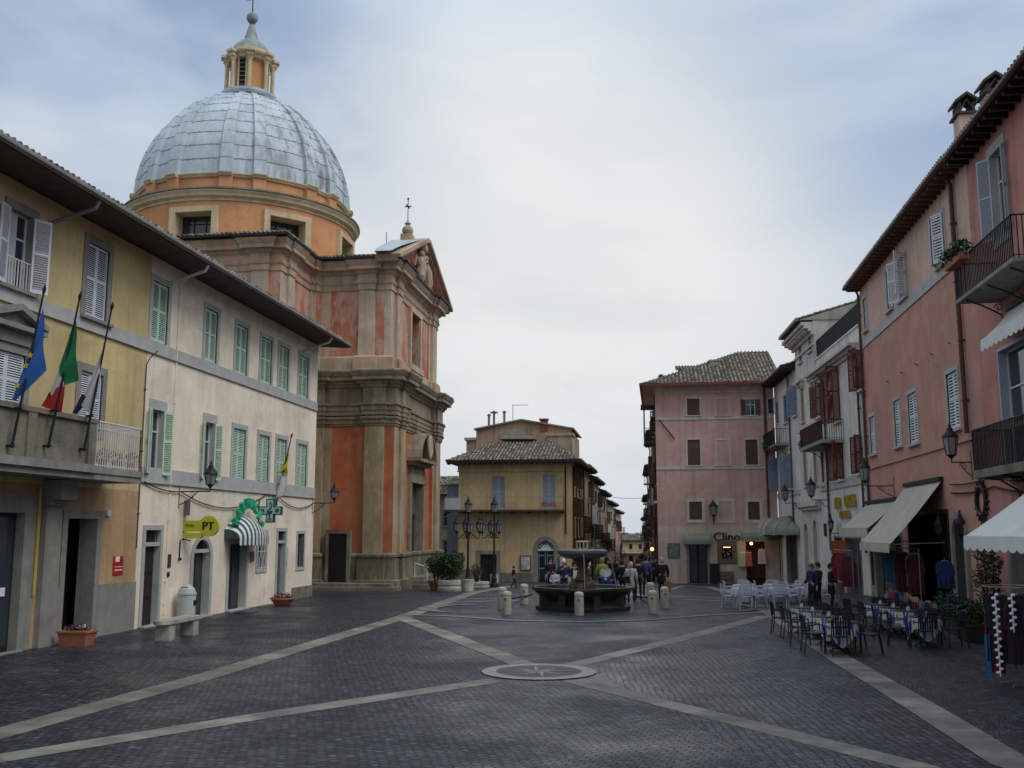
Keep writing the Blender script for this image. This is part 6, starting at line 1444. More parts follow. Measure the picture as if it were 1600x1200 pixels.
# behind the tables
shell_awning(BL, 1201, 1226, 804, 836, 1.7, M_awn, 'left fan-shaped grey-green shell awning under the blue shutters')
shell_awning(BL, 1227, 1250, 806, 836, 1.7, M_awng, 'right fan-shaped dark green shell awning beside the arched white house')
zg_ = -.5
for l, r in ((1204, 1222), (1230, 1246)):
    a, c, z0, z1 = BL.r(l, r, 840, 890); BL.door((a, c, zg_, 2.6), smat=M_trim, sw=.15, dmat=M_woodg, glass=True, name='shop_door')
BL.finish()
NE = RB('arched_white_house', 'tall narrow whitish house with tan shutters, heavy cornice and arched doorways', c1, c2, 15.0, 12, M_offwhite)
kn = dict(smat=M_trimW, shmat=M_sht, sw=.13)
for l, r, t, b in ((1248.5, 1253, 536, 567), (1263.5, 1268.5, 517, 549)): W(NE, l, r, t, b, shut='closed', **kn)
for l, r, t, b in ((1252, 1257, 606, 660), (1267.5, 1273, 596, 648), (1256, 1261, 702, 760), (1272, 1277, 702, 758)):
    o = W(NE, l, r, t, b, shut='closed', **kn); a, c, z0, z1 = NE.r(l, r, t, b); q = NE.mb(); q.box(a-.35, c+.35, -.3, 0, z1+.35, z1+.5); q.box(a-.25, c+.25, -.12, 0, z1+.16, z1+.35)
    for s_ in (a-.2, c+.1): q.box(s_, s_+.12, -.22, 0, z1+.05, z1+.35)
    q.build('hood', M_trimW, o)
q = NE.mb(); W_ = NE.F.W
for y_, z0, z1 in ((-.15, 14.1, 14.3), (-.3, 14.3, 14.45), (-.55, 14.45, 14.62), (-.7, 14.62, 14.82)): q.box(-.25+y_*.4, W_+.1, y_, 0, z0, z1)
for i in range(9): x = W_*(i+.5)/9; q.box(x-.09, x+.09, -.5, 0, 14.28, 14.449)
q.box(.0, W_, -.1, 0, 13.5, 13.62); q.build('cornice', M_trimW, NE.root)
NE.band(0, W_, NE.F.px(1264, 668)[1], NE.F.px(1264, 662)[1], M_trimW)
q = NE.mb(); q.box(0.1, W_+.05, -.35, 0, NE.F.px(1266, 792)[1], NE.F.px(1266, 784)[1]); q.box(0.2, W_, -.2, 0, NE.F.px(1266, 797)[1], NE.F.px(1266, 792)[1]); q.build('portal_cornice', M_trimW, NE.root)
for l, r, t in ((1258, 1264, 818), (1272, 1278, 812)):
    a, c, _, z1 = NE.r(l, r, t, 890); NE.door((a, c, zg_, z1), smat=M_trimW, sw=.25, dmat=M_wood, arch=True, name='arched_door', leaves=2)
eave(NE, 0, NE.F.W, 14.98, .85, 5, 16, gut=M_gut, roofrows=4)
q = NE.mb(); w2 = NE.F.W; q.prism([(-.8, 14.95), (10.8, 14.95), (5, 16.66)], 0, .06, M=Matrix.Translation((w2+.0, 0, 0)) @ Matrix.Rotation(math.pi/2, 4, 'Z') @ Matrix.Scale(-1, 4, (0, 1, 0))); q.build('gable', M_grey, NE.root)
NE.finish()
WR = RB('bar_house', 'white house with dark red shutters, roof terrace and gold bar lettering', c2, c3, 11.9, 10, M_white)
kr = dict(smat=M_trimW, shmat=M_shr, sw=.06, slats=True)
W(WR, 1276.5, 1283, 600, 652, shut='open', angs=(150, 140), **kr)
W(WR, 1303, 1313, 574, 660, shut='open', angs=(128, 105), **kr)
W(WR, 1340, 1348, 548, 610, shut='open', angs=(135, 105), **kr)
W(WR, 1284, 1288, 705, 758, shut='closed', **kr)
W(WR, 1309, 1319, 690, 750, shut='open', angs=(150, 120), **kr)
W(WR, 1340, 1347, 680, 740, shut='open', angs=(150, 120), **kr)
za = WR.F.px(1300, 682, -.9)[1]; x0 = WR.F.px(1280, 660)[0]-.1; x1 = WR.F.px(1318, 660)[0]; bo = balcony(WR, x0, x1, za+.0, 1.1, sp=.11, thick=.18, rm=M_ironr)
p = WR.F.w(x0+.3, -1.05, za+.25); q = MB(); leaves(q, p, .4, 140, .06, 0, (.5, 1, .6)); tag(q.build('balcony_plant', M_leafd, loc=p), 'dark plant on the balcony in front of the tall dark red shutters', 'plant')
q = WR.mb(); W_ = WR.F.W
for y_, z0, z1 in ((-.12, 11.35, 11.5), (-.3, 11.5, 11.62), (-.5, 11.62, 11.75)): q.box(-.1, W_+.0, y_, 0, z0, z1)
q.build('cornice', M_trimW, WR.root)
q = WR.mb(); q.box(0, W_, .05, .3, 11.9, 12.55); q.box(0, W_, .0, .35, 12.55, 12.65); q.build('parapet', M_white, WR.root)
q = MB(); railing(q, [WR.F.w(0, .15, 0).xy, WR.F.w(W_-.1, .15, 0).xy], 12.65, 1.05, .10, .016, top=.03); q.build('terrace_railing', M_iron, WR.root)
q = WR.mb(); q.box(-2, W_-1.2, 3.2, 9, 11.5, 16.1); q.box(-2.2, W_-1, 2.9, 9.2, 16.1, 16.25); q.box(2.2, 5, 4, 7, 16.25, 17.3); q.box(2, 5.2, 3.8, 7.2, 17.3, 17.42); q.build('set_back_storey', M_grey, WR.root)
q = MB(); A_ = WR.F.w(-2.2, 2.8, 16.25); B_ = WR.F.w(W_-1, 2.8, 16.25); roof_plane(q, A_, B_, 2.5, R(15), 0, 0, up=WR.F.I); A_ = WR.F.w(2, 3.7, 17.4); B_ = WR.F.w(5.2, 3.7, 17.4); roof_plane(q, A_, B_, 2, R(15), 0, 0, up=WR.F.I); q.build('set_back_roof', [M_tile, M_tile2], WR.root)
for px_ in (1293.5, 1348): WR.pipe(0, 1.9, 11.3, M_pipe, .055, .1, x=WR.F.px(px_, 700)[0])
WR.band(0, W_, WR.F.px(1320, 760)[1], WR.F.px(1320, 746)[1], M_trimL)
M_gold = mat('gold_letters', (.48, .30, .035), rough=.35, metal=.4, bump=0)
lt = thing('bar_lettering', 'raised gold bar lettering in two rows on the white house', 'lettering', WR.F.w(WR.F.px(1322, 790)[0], 0, WR.F.px(1322, 790)[1]))
q = WR.mb(); u, z = WR.F.px(1311, 787); add_text(q, 'BAR', u, z, .85, -.08, depth=.08, sx=.75, bold=.05); q.build('upper_word', M_gold, lt); q = WR.mb(); u, z = WR.F.px(1330, 783.5); add_text(q, 'CAROSI', u, z, .85, -.08, depth=.08, sx=.72, bold=.05); q.build('name_word', M_gold, lt)
q = WR.mb(); u, z = WR.F.px(1322, 804); add_text(q, 'GELATERIA', u, z, .52, -.08, depth=.06, sx=.82, bold=.04); q.build('lower_row', M_gold, lt)
for l, r in ((1306, 1318), (1322, 1346)): a, c, _, _ = WR.r(l, r, 845, 900); WR.door((a, c, zg_, 2.55), smat=M_gut, sw=.1, dmat=M_gut, glass=True, name='shop_door', dep=.3)
q = WR.mb(); u = WR.F.px(1291, 825)[0]; z = WR.F.px(1291, 825)[1]; q.box(u-.12, u+.12, -.12, 0, z-.45, z+.25); tag(q.build('red_box', MATS['maroon_plaque'], loc=WR.F.w(u, 0, z)), 'small dark red box on the white wall above the two standing people', 'wall box')
WR.finish()
def ribbon_awning(B, l, r, pt, pb, out, label, m=M_awn, val=.3, scal=False, name='shop_awning', zt=None, zb=None, xs=None):
    a, c = xs if xs else (B.F.px(l, pt)[0], B.F.px(r, pt)[0]); z1 = zt if zt else B.F.px((l+r)/2, pt)[1]; z0 = zb
    root = thing(name, label, 'awning', B.F.w((a+c)/2, 0, z0)); q = B.mb(); n = 24
    rows = [[(a+(c-a)*i/n, -.05-(out-.05)*j/6, z1+(z0-z1)*(j/6)-.06*math.sin(math.pi*j/6)) for i in range(n+1)] for j in range(7)]
    q.grid(rows); 
    n2 = 60 if scal else 1
    for i in range(n2):
        x0 = a+(c-a)*i/n2; x1 = a+(c-a)*(i+1)/n2; sc = (c-a)/n2
        d = lambda x: val+(.07*abs(math.sin(math.pi*(x-a)/(sc*4))) if scal else 0)
        q.quad((x0, -out-.03, z0), (x1, -out-.03, z0), (x1, -out-.05, z0-d(x1)), (x0, -out-.05, z0-d(x0)))
    o = q.build('canopy', m, root)
    q = B.mb(); q.box(a, c, -.16, 0, z1-.02, z1+.12); q.build('cassette', M_iron, root)
    q = B.mb(); q.tube([(a, -out, z0-.01), (c, -out, z0-.01)], .03, 6); 
    for x in (a+.15, c-.15): q.tube([(x, -.05, z0+.05), (x, -out, z0-.02)], .022, 5)
    q.build('arm', M_whitem if scal else M_gut, root); return root
# --- long salmon house and its near neighbour
XR = 9.6; YB = 31.0
SA = Bld('salmon_house', 'long salmon and beige house with white shutters on the right', 'building', (XR, 47.6), (XR, YB), 14.4, 9, [M_salmon, M_beige], z0=-.5)
NR_ = Bld('rose_house', 'rose red house at the right edge with iron balconies and scalloped awnings', 'building', (XR, YB), (XR, 5), 14.4, 9, M_rose, z0=-.5)
ks = dict(smat=M_trimL, shmat=M_shw, sw=.12, pitch=.10)
W(SA, 1350, 1355, 465, 518, shut='closed', **ks); W(SA, 1386, 1394, 420, 486, shut='closed', **ks)
W(SA, 1405, 1417, 398, 468, shut='open', angs=(150, 125), **ks); W(SA, 1464, 1477, 335, 416, shut='open', angs=(35, 30), **ks)
ks2 = dict(smat=M_trimL, shmat=M_shw, sw=.13, pitch=.10)
W(SA, 1360, 1368, 650, 710, shut='closed', **ks2); W(SA, 1398, 1408, 624, 698, shut='closed', **ks2); W(SA, 1420, 1434, 613, 694, shut='closed', **ks2); W(SA, 1481, 1499, 580, 672, shut='closed', **ks2)
SA.band(0, SA.F.W, 11.35, 11.75, M_trimL, out=.02, name='wide_band'); SA.band(0, SA.F.W, 5.72, 5.8, M_salmon, out=.04)
eave(SA, 0, SA.F.W, 14.3, .6, 4.5, 18, gut=M_pipe, rafters=True, ext0=.3, soff=mat('terracotta_soffit', (.13, .075, .05), rough=.9, var=.2))
eave(NR_, 0, NR_.F.W, 14.2, .64, 4.5, 18, gut=M_pipe, rafters=True, soff=M_wood)
SA.pipe(0, 5.9, 14.2, M_pipe, .075, .12, x=SA.F.px(1505, 500)[0])
SA.pipe(0, .5, 14.2, M_pipe, .06, .1, x=.12)

for x in [SA.F.px(px_, py_)[0] for px_, py_ in ((1410, 580), (1433, 570), (1457, 553), (1485, 537))]:
    pass
q = SA.mb()
for px_, py_ in ((1388, 597), (1410, 583), (1433, 570), (1457, 554), (1485, 537)):
    u, z = SA.F.px(px_, py_); q.tube([(u, -.01, z), (u+.15, -.12, z+.02)], .02, 4)
tag(q.build('wall_hooks', M_iron, SA.root))
# chimneys
for (l, r, t, b, lb) in ((1494, 1532, 143, 212, 'beige chimney with tiled cap, the lower and farther of the two'), (1538, 1578, 112, 165, 'beige chimney with tiled cap, the higher and nearer of the two')):
    yv = 34.5 if l < 1500 else 31.2
    a = atY(l+6, t+60, yv); c = atY(r-6, t+60, yv); zt_ = atY(l, t+36 if l < 1500 else t+33, yv).z; ztop = atY(l, t+12, yv).z; w_ = c.x-a.x
    q = MB(); q.box(a.x, c.x, yv, yv+.7, 14.2, zt_); ch = q.build('chimney', M_beige, SA.root if l < 1500 else NR_.root)
    q = MB(); q.box(a.x-.1, c.x+.1, yv-.1, yv+.8, zt_, zt_+.08)
    for x in (a.x, c.x-.1): q.box(x, x+.1, yv, yv+.7, zt_+.08, ztop-.12)
    for x0, x1, s_ in ((a.x-.12, (a.x+c.x)/2, 1), ((a.x+c.x)/2, c.x+.12, -1)):
        q.add([(x0, yv-.12, ztop-.15+(.28 if s_ < 0 else 0)), (x1, yv-.12, ztop-.15+(.28 if s_ > 0 else 0)), (x1, yv+.82, ztop-.15+(.28 if s_ > 0 else 0)), (x0, yv+.82, ztop-.15+(.28 if s_ < 0 else 0)), (x0, yv-.12, ztop-.05+(.28 if s_ < 0 else 0)), (x1, yv-.12, ztop-.05+(.28 if s_ > 0 else 0)), (x1, yv+.82, ztop-.05+(.28 if s_ > 0 else 0)), (x0, yv+.82, ztop-.05+(.28 if s_ < 0 else 0))], [(0, 3, 2, 1), (4, 5, 6, 7), (0, 1, 5, 4), (1, 2, 6, 5), (2, 3, 7, 6), (3, 0, 4, 7)])
    xm = (a.x+c.x)/2; q.tube([(xm-.25, yv-.02, zt_+.1), (xm, yv-.02, ztop-.02), (xm+.25, yv-.02, zt_+.1)], .045, 5); q.build('chimney_cap', M_tile2, ch)
# near house: balcony door with blue-grey shutters
kn2 = dict(smat=M_trimL, shmat=M_shlb, sw=.25)
o = W(NR_, 1552, 1571, 230, 372, shut='open', angs=(150, 160), sill=False, **kn2)
zB = NR_.F.px(1545, 430, -1.15)[1]
xA = NR_.F.px(1491, 432, -1.15)[0]; xBm = xA+4.6
xA = max(xA, .25)
bo = balcony(NR_, xA, xBm, zB, 1.15, rail_h=1.05, sp=.12, brk=3, thick=.1)
zz = zB+.92
p = NR_.F.w(xA+.55, -1.2, zz); t = thing('balcony_planter', 'long trough of green plants on the corner of the upper iron balcony', 'planter', p)
q = NR_.mb(); q.box(xA-.05, xA+1.35, -1.38, -1.12, zz-.05, zz+.12); q.build('trough', M_terra, t)
q = MB()
for k in range(5): leaves(q, NR_.F.w(xA-.05+.32*k, -1.25, zz+.28+.06*(k % 2)), .3, 150, .06, 0, (1, 1, .8))
leaves(q, NR_.F.w(xA+.8, -1.25, zz+.2), .3, 16, .05, 1); q.build('plants', [M_leaf, M_redfl], t)
# lower window and balcony
o = W(NR_, 1566, 1640, 528, 720, smat=M_shlb, sw=.08, shut='none', sill=False, glass=M_glass, dep=.3)
zL = NR_.F.px(1560, 728, -1.05)[1]; xL0 = max(.2, NR_.F.px(1519, 725, -1.05)[0]); bo2 = balcony(NR_, xL0, xL0+5.6, zL, 1.05, rail_h=1.1, sp=.11, brk=4, thick=.22, m=M_stone)
aw1 = ribbon_awning(NR_, 1532, 1640, 490, 530, .8, 'pale scalloped awning over the big first-floor window at the right edge', m=M_awnw, val=.28, scal=True, xs=(max(.35, NR_.F.px(1533, 520, -.8)[0]), NR_.F.px(1533, 520, -.8)[0]+5.5), zt=NR_.F.px(1560, 503)[1]+.1, zb=NR_.F.px(1560, 516, -.8)[1])
NR_.band(0, NR_.F.W, 5.72, 5.8, M_rose, out=.03)
# arched doorway and dark sun ornament, ground-floor openings
a, c, _, z1 = NR_.r(1498, 1514, 800, 940); 
wA = SA.F.px(1503, 870)[0]
SAz = 3.1
q = SA.mb(); cx = SA.F.px(1504, 870)[0]; q.build
def flat_arch_door(F, cx, hw, zt, root, m, name='arched_doorway'):
    q = MB(F.M); zs = zt-hw; n = 12
    q.box(cx-hw-.22, cx-hw, -.12, 0, 0, zs); q.box(cx+hw, cx+hw+.22, -.12, 0, 0, zs)
    for i in range(n):
        t0, t1 = math.pi*i/n, math.pi*(i+1)/n; q.prism([(cx-hw*math.cos(t0), zs+hw*math.sin(t0)), (cx-(hw+.22)*math.cos(t0), zs+(hw+.22)*math.sin(t0)), (cx-(hw+.22)*math.cos(t1), zs+(hw+.22)*math.sin(t1)), (cx-hw*math.cos(t1), zs+hw*math.sin(t1))], -.12, 0)
    o = q.build(name, m, root); q = MB(F.M); q.prism([(cx-hw, 0)]+[(cx-hw*math.cos(math.pi*i/n), zs+hw*math.sin(math.pi*i/n)) for i in range(n+1)]+[(cx+hw, 0)], -.03, 0); q.build('door_leaf', M_woodg, o); return o
flat_arch_door(SA.F, min(cx, SA.F.W-1.1), .62, 3.3, SA.root, M_trim)
u, z = SA.F.px(1536, 783); q = SA.mb()
n = 24
q.tube([(u-.42*math.cos(math.pi*2*i/n), -.05, z+.42*math.sin(math.pi*2*i/n)) for i in range(n)], .07, 6, close=True)
for i in range(18): a = 2*math.pi*i/18; q.tube([(u+.45*math.cos(a), -.05, z+.45*math.sin(a)), (u+.68*math.cos(a), -.05, z+.68*math.sin(a))], [.05, .02], 5)
tag(q.build('sun_ornament', M_iron, loc=SA.F.w(u, 0, z)), 'dark round sunburst ornament on the rose wall above the tall potted shrub', 'ornament')
for (x0, x1, zt_) in ((1.0, 3.3, 2.9), (5.0, 8.5, 2.9)): NR_.door((x0+.6, x1+.6, 0, zt_), smat=M_trim, sw=.18, dmat=None, name='shop_opening', dep=.4)
NR_.finish()
# long ground-floor shop of the salmon house: dark opening under awnings
def goods_wall():
    pass
cas = [B_ for B_ in (WR, SA)]
x0 = WR.F.px(1316, 778)[0]
SA_awn1 = ribbon_awning(SA, 0, 0, 0, 0, 1.25, 'smaller grey-green awning beside the gold bar lettering', xs=(-.7, 5.4), zt=4.15, zb=3.02, val=.36)
SA_awn2 = ribbon_awning(SA, 0, 0, 0, 0, 1.85, 'big steep grey-green awning over the dark souvenir shop', xs=(6.9, 12.0), zt=4.62, zb=2.47, val=.3)
ribbon_awning(NR_, 0, 0, 0, 0, 2.4, 'large white scalloped awning at the right edge above the clothes stand', m=M_awnw, xs=(5.8, 13.5), zt=4.55, zb=2.78, val=.26, scal=True)
# wall lanterns
wall_lamp(Fr((XR, 47.6), (XR, 5)), 1518, 1487, 722, 1, 'black lantern on a bracket at the end of the lower iron balcony', .46, .62)
wall_lamp(Fr((XR, 47.6), (XR, 5)), 1397, 1352, 759, 1, 'black lantern on a thin bracket at the corner of the salmon house', .44, .58)
wall_lamp(FR, 1296, 1268, 781, 1, 'black lantern in front of the arched white house', .5, .66)
wall_lamp(FR, 1254, 1227, 786, 1, 'black lantern between the blue shuttered house and the arched house', .46, .6)
wall_lamp(FR, 1310, 1299, 833, 1, 'small black lantern low on the bar house wall', .3, .38, scroll=False)
# low lanterns beside the arched doorway
for px_, lb in ((1468, 'small dark lantern left of the arched doorway'), (1502, 'small dark lantern right of the arched doorway')):
    F = Fr((XR, 47.6), (XR, 5)); u, z = F.px(px_+30, 842); wall_lamp(F, px_+9, px_, 845, .6, lb, .3, .38, scroll=False, gm=M_glass)
for (x0, x1, zt_) in ((.6, 2.9, 2.7), (3.3, 5.6, 2.7), (6.9, 12.2, 3.5)): SA.door((x0, x1, 0, zt_), smat=M_trim if x0 < 6 else M_wood, sw=.14, dmat=None if x0 > 6 else M_blk, glass=True, name='shop_front', dep=.35)
SA.finish(zones=[(-.5, 0), (11.5, 1)])
# cables along the rose wall
q = MB(Fr((XR, 47.6), (XR, 5)).M); F = Fr((XR, 47.6), (XR, 5)); pts = []
for (x0, y0), (x1, y1) in (((1488, 757), (1555, 745)), ((1555, 745), (1640, 750))):
    a = F.px(x0, y0); b = F.px(x1, y1); pts += [(a[0]+(b[0]-a[0])*i/8, -.08, a[1]+(b[1]-a[1])*i/8-.3*(i/8)*(1-i/8)) for i in range(9)]
q.tube(pts, .025, 5); q.tube([(p_[0], -.06, p_[2]-.28) for p_ in pts], .03, 5); tag(q.build('wall_cables', M_blk, loc=F.w(pts[0][0], 0, pts[0][2])), 'bundle of dark cables along the rose wall under the lower balcony', 'cable')
# ------------------------------------------------------------------ fountain
random.seed(21)
FC = Vector((-2.9, 38.05, 0))
ft = thing('fountain', 'dark wet stone fountain with a broad basin and small upper bowl in the square', 'fountain', FC)
def wavy(mb, prof, amp=.05, n=64, m=0, ph=0):
    rows = [[(FC.x+r*(1+amp*math.cos(4*(2*math.pi*i/n)+ph))*math.cos(2*math.pi*i/n), FC.y+r*(1+amp*math.cos(4*(2*math.pi*i/n)+ph))*math.sin(2*math.pi*i/n), z) for i in range(n+1)] for r, z in prof]
    mb.grid(rows, m)
q = MB(); wavy(q, [(1.74, -.05), (1.74, .05), (1.68, .06), (1.6, .02)], 0); q.build('plinth', M_fount, ft, smooth=True)
q = MB(); wavy(q, [(1.66, .0), (1.70, .06), (1.70, .14), (1.48, .22), (1.40, .34), (1.48, .48), (1.64, .58), (1.70, .64), (1.72, .70), (1.80, .72), (1.82, .78), (1.80, .84), (1.73, .85), (1.64, .84), (1.58, .74), (1.55, .60)]); 
for k in range(8):
    a = k*math.pi/4+.39; T = Matrix.Translation(FC) @ Matrix.Rotation(a, 4, 'Z'); q.box(1.35, 1.66, -.13, .13, .1, .66, M=T); q.box(1.35, 1.74, -.17, .17, 0, .12, M=T)
q.build('basin', M_fount, ft, smooth=True)
q = MB(); q.add([(FC.x+1.6*math.cos(2*math.pi*i/48), FC.y+1.6*math.sin(2*math.pi*i/48), .76) for i in range(48)], [tuple(range(48))]); 
M_water = mat('dark_water', (.02, .03, .03), rough=.05, bump=.4, bscale=6, spec=.6); q.build('water', M_water, ft)
q = MB(); q.lathe([(.55, .1), (.5, .5), (.42, .72), (.36, .9), (.26, 1.0), (.31, 1.1), (.22, 1.25), (.18, 1.5), (.26, 1.72), (.36, 1.84), (.3, 1.9)], FC, 20)
for k in range(4): a = k*math.pi/2+.6; q.blob((FC.x+.38*math.cos(a), FC.y+.38*math.sin(a), .82), .19, 8, sz=1.4)
q.build('stem', mat('brown_wet_stone', (.075, .055, .04), rough=.5, var=.5, scale=4, bump=.5), ft, smooth=True)
q = MB(); q.lathe([(.28, 1.84), (.6, 1.9), (.82, 1.97), (.84, 2.02), (.92, 2.05), (.95, 2.09), (.95, 2.18), (.90, 2.22), (.82, 2.2), (.6, 2.12), (.01, 2.08)], FC, 32); ub = q.build('upper_bowl', mat('grey_bowl_stone', (.13, .13, .125), rough=.45, var=.3, scale=4, bump=.3), ft, smooth=True)
q = MB(); q.lathe([(.2, 2.06), (.22, 2.2), (.17, 2.25)], FC, 12); 
for k in range(10): a = k*math.pi/5; q.tube([(FC.x+.22*math.cos(a), FC.y+.22*math.sin(a), 2.2), (FC.x+.22*math.cos(a), FC.y+.22*math.sin(a), 2.5)], .018, 4)
q.lathe([(.24, 2.48), (.25, 2.52), (.22, 2.54)], FC, 12); q.build('crown', M_trav, ub)
M_jet = mat('falling_water', (.30, .32, .34), rough=.2, bump=0)
for a in (-1.45, .35): 
    q = MB(); q.tube([(FC.x+(.9+.45*t)*math.cos(a)*(1 if a > 0 else 1), FC.y+(.9+.45*t*.3)*math.sin(a), 2.12-1.36*t*t) for t in [i/10 for i in range(11)]], .014, 4); q.build('water_jet', M_jet, ft)
bol = thing('bollard', 'x', 'bollard', (0, 0, 0), 'stone bollards round the fountain')
q = MB(); q.lathe([(.165, -.05), (.17, 0), (.16, .62), (.145, .63), (.145, .65), (.165, .66), (.17, .71), (.145, .77), (.08, .80), (.0001, .81)], n=18); q.build('shaft', M_trav, bol, smooth=True)
q = MB(); q.box(-.03, .03, -.19, -.15, .50, .56); q.build('iron_ring', M_ironr, bol)
spots = [(792, 960, 'front left stone bollard of the fountain ring'), (785, 951, 'stone bollard half hidden behind the front left one'), (819, 944, 'stone bollard left of the fountain, third and farthest on that side'), (905, 961, 'stone bollard directly in front of the fountain basin'), (1020, 958, 'front right stone bollard of the fountain ring'), (1039, 950, 'rightmost stone bollard of the fountain ring'), (1017, 941, 'stone bollard mostly hidden behind the front right one')]
bpos = []
for i, (px_, py_, lb) in enumerate(spots):
    o = bol if i == 0 else copy_tree(bol); p = G(px_, py_); place(o, p, random.uniform(-.3, .3)); o['label'] = lb; bpos.append(p)
def guard(a, b, lb):
    rt = thing('guard_rail', lb, 'railing', a, 'iron rails beside the fountain'); q = MB(); q.tube([a+Vector((0, 0, .52)), b+Vector((0, 0, .52))], .03, 6); q.build('bar', M_iron, rt)
    d = (b-a); q = MB(); pts = [a+d*.08+Vector((0, 0, .5))]+[a+d*(.08+.2*(1-math.cos(t)))+Vector((0, 0, .5-.26*t/1.6)) for t in [.0, .5, 1, 1.6]]
    s_ = [a+d*.10+d.normalized()*(.16*math.cos(t)*(1-t/9))+Vector((0, 0, .22+.16*math.sin(t)*(1-t/9))) for t in [k*.6 for k in range(11)]]
    q.tube(s_, .016, 5); q.tube([a+d*.95+Vector((0, 0, .52)), a+d*.6+Vector((0, 0, .44)), a+d*.25+Vector((0, 0, .30)), s_[0]], .016, 5); q.build('scroll', M_iron, rt)
guard(bpos[0], FC+Vector((-1.9, -.2, 0)), 'scrolled iron rail between the left bollards and the basin'); guard(bpos[4], FC+Vector((1.9, -.2, 0)), 'scrolled iron rail between the right bollards and the basin')
# ------------------------------------------------------------------ lamp posts, bushes, blocks
def lamp_post(px_, y, lb, arms, zt=4.25):
    g0 = gz(y); p = atY(px_, 900, y); p.z = g0; rt = thing('lamp_post', lb, 'street lamp', p, 'branched street lamps beside the church')
    H_ = zt-g0
    q = MB(Matrix.Translation(p)); q.lathe([(.24, 0), (.24, .18), (.17, .25), (.15, .55), (.11, .62), (.09, 1.1), (.065, 1.2), (.055, H_*.66), (.09, H_*.67), (.05, H_*.7), (.045, H_-.35), (.09, H_-.3), (.03, H_-.25)], n=12); q.build('post', M_iron, rt)
    lantern(p+Vector((0, 0, H_-.25)), .42, .5, rt)
    for (ax, ay, dz) in arms:
        q = MB(Matrix.Translation(p)); L_ = math.hypot(ax, ay); ux, uy = ax/L_, ay/L_; zb = H_*.66
        q.tube([(ux*L_*t, uy*L_*t, zb+.12*math.sin(t*5.5)-.05*t) for t in [i/12 for i in range(13)]], .03, 5)
        q.tube([(ux*(L_*.45+.13*math.cos(t)*(1-t/9)), uy*(L_*.45+.13*math.cos(t)*(1-t/9)), zb-.1+.13*math.sin(t)*(1-t/9)) for t in [k*.7 for k in range(10)]], .02, 4)
        q.tube([(ux*L_, uy*L_, zb-.1), (ux*L_, uy*L_, zb+.05+dz)], .025, 5); q.build('arm', M_ironr, rt); lantern(p+Vector((ux*L_, uy*L_, zb+.12+dz)), .40, .5, rt)
lamp_post(731, 55.0, 'left black lamp post with four lanterns, rising behind the round bush', [(-.62, -.15, .05), (-.25, .6, .05), (.6, .2, .05), (.2, -.6, .0)], 4.15)
lamp_post(772, 57.5, 'right black lamp post with lanterns, standing before the garage door', [(-.7, -.1, .02), (-.3, .6, 0), (.35, -.5, 0)], 4.2)
def planter_stone(p, r, h, lb, tiers=2):
    rt = thing('stone_planter', lb, 'planter', p); q = MB(Matrix.Translation(p)); q.lathe([(r, 0), (r*1.04, .04), (r*1.04, h*.35), (r*.95, h*.42), (r*.95, h*.55), (r*1.02, h*.62), (r*1.02, h*.95), (r*.95, h), (r*.8, h), (r*.75, h*.9), (.01, h*.88)], n=28); q.build('bowl', M_trav, rt, smooth=True); return rt
def bush(p, r, lb, sq=(1, 1, .8), n=2600, size=.05, m=M_leaf, trunk=.5, stems=9):
    rt = thing('shrub', lb, 'shrub', (p.x, p.y, p.z-r*sq[2]))
    q = MB()
    for k in range(stems): a = random.uniform(0, 6.28); q.tube([(p.x+.05*math.cos(a), p.y+.05*math.sin(a), p.z-r*sq[2]-trunk*.3), (p.x+r*.35*math.cos(a), p.y+r*.35*math.sin(a), p.z), (p.x+r*.7*math.cos(a), p.y+r*.7*math.sin(a), p.z+r*.4*sq[2])], [.03, .02, .006], 4)
    q.build('stems', M_wood, rt)
    q = MB()
    for k in range(9):
        a = 2*math.pi*k/9+random.random()*.5; rr = r*random.uniform(.25, .62); leaves(q, p+Vector((rr*math.cos(a)*sq[0], rr*math.sin(a)*sq[1], random.uniform(-.35, .5)*r*sq[2])), r*random.uniform(.36, .5), n//11, size, 0, (1, 1, .85), lo=.1)
    leaves(q, p, r*.75, n//5, size, 0, sq, lo=.2); q.build('foliage', m, rt); return rt
p = G(702, 924); planter_stone(p, .58, .55, 'two-tiered round stone planter below the big bush beside the church')
bush(p+Vector((.0, .1, 1.17)), 1.05, 'big round green bush in the stone planter beside the church', (1, 1, .84), 5200, .055, M_leaf)
p = Vector((-11.35, 50.6, gz(50.6))); rt = thing('terracotta_bowl', 'terracotta bowl with a smaller bush by the church steps', 'planter', p); q = MB(Matrix.Translation(p)); q.lathe([(.22, 0), (.25, .05), (.42, .4), (.47, .42), (.47, .5), (.4, .5), (.35, .42)], n=20); q.build('pot', M_terra, rt)
bush(p+Vector((0, 0, 1.2)), .75, 'smaller green bush in a terracotta bowl by the church steps', (1, 1, .85), 2200, .05, M_leaf)
p = Vector((atY(745, 900, 56).x, 56, gz(56))); planter_stone(p, .7, .35, 'low wide stone planter between the two lamp posts')
bush(p+Vector((0, 0, .95)), .5, 'thin dried shrub between the two lamp posts', (.8, .8, 1.3), 700, .05, mat('dry_leaves', (.09, .075, .05), rough=.8, rnd=.5, bump=0))
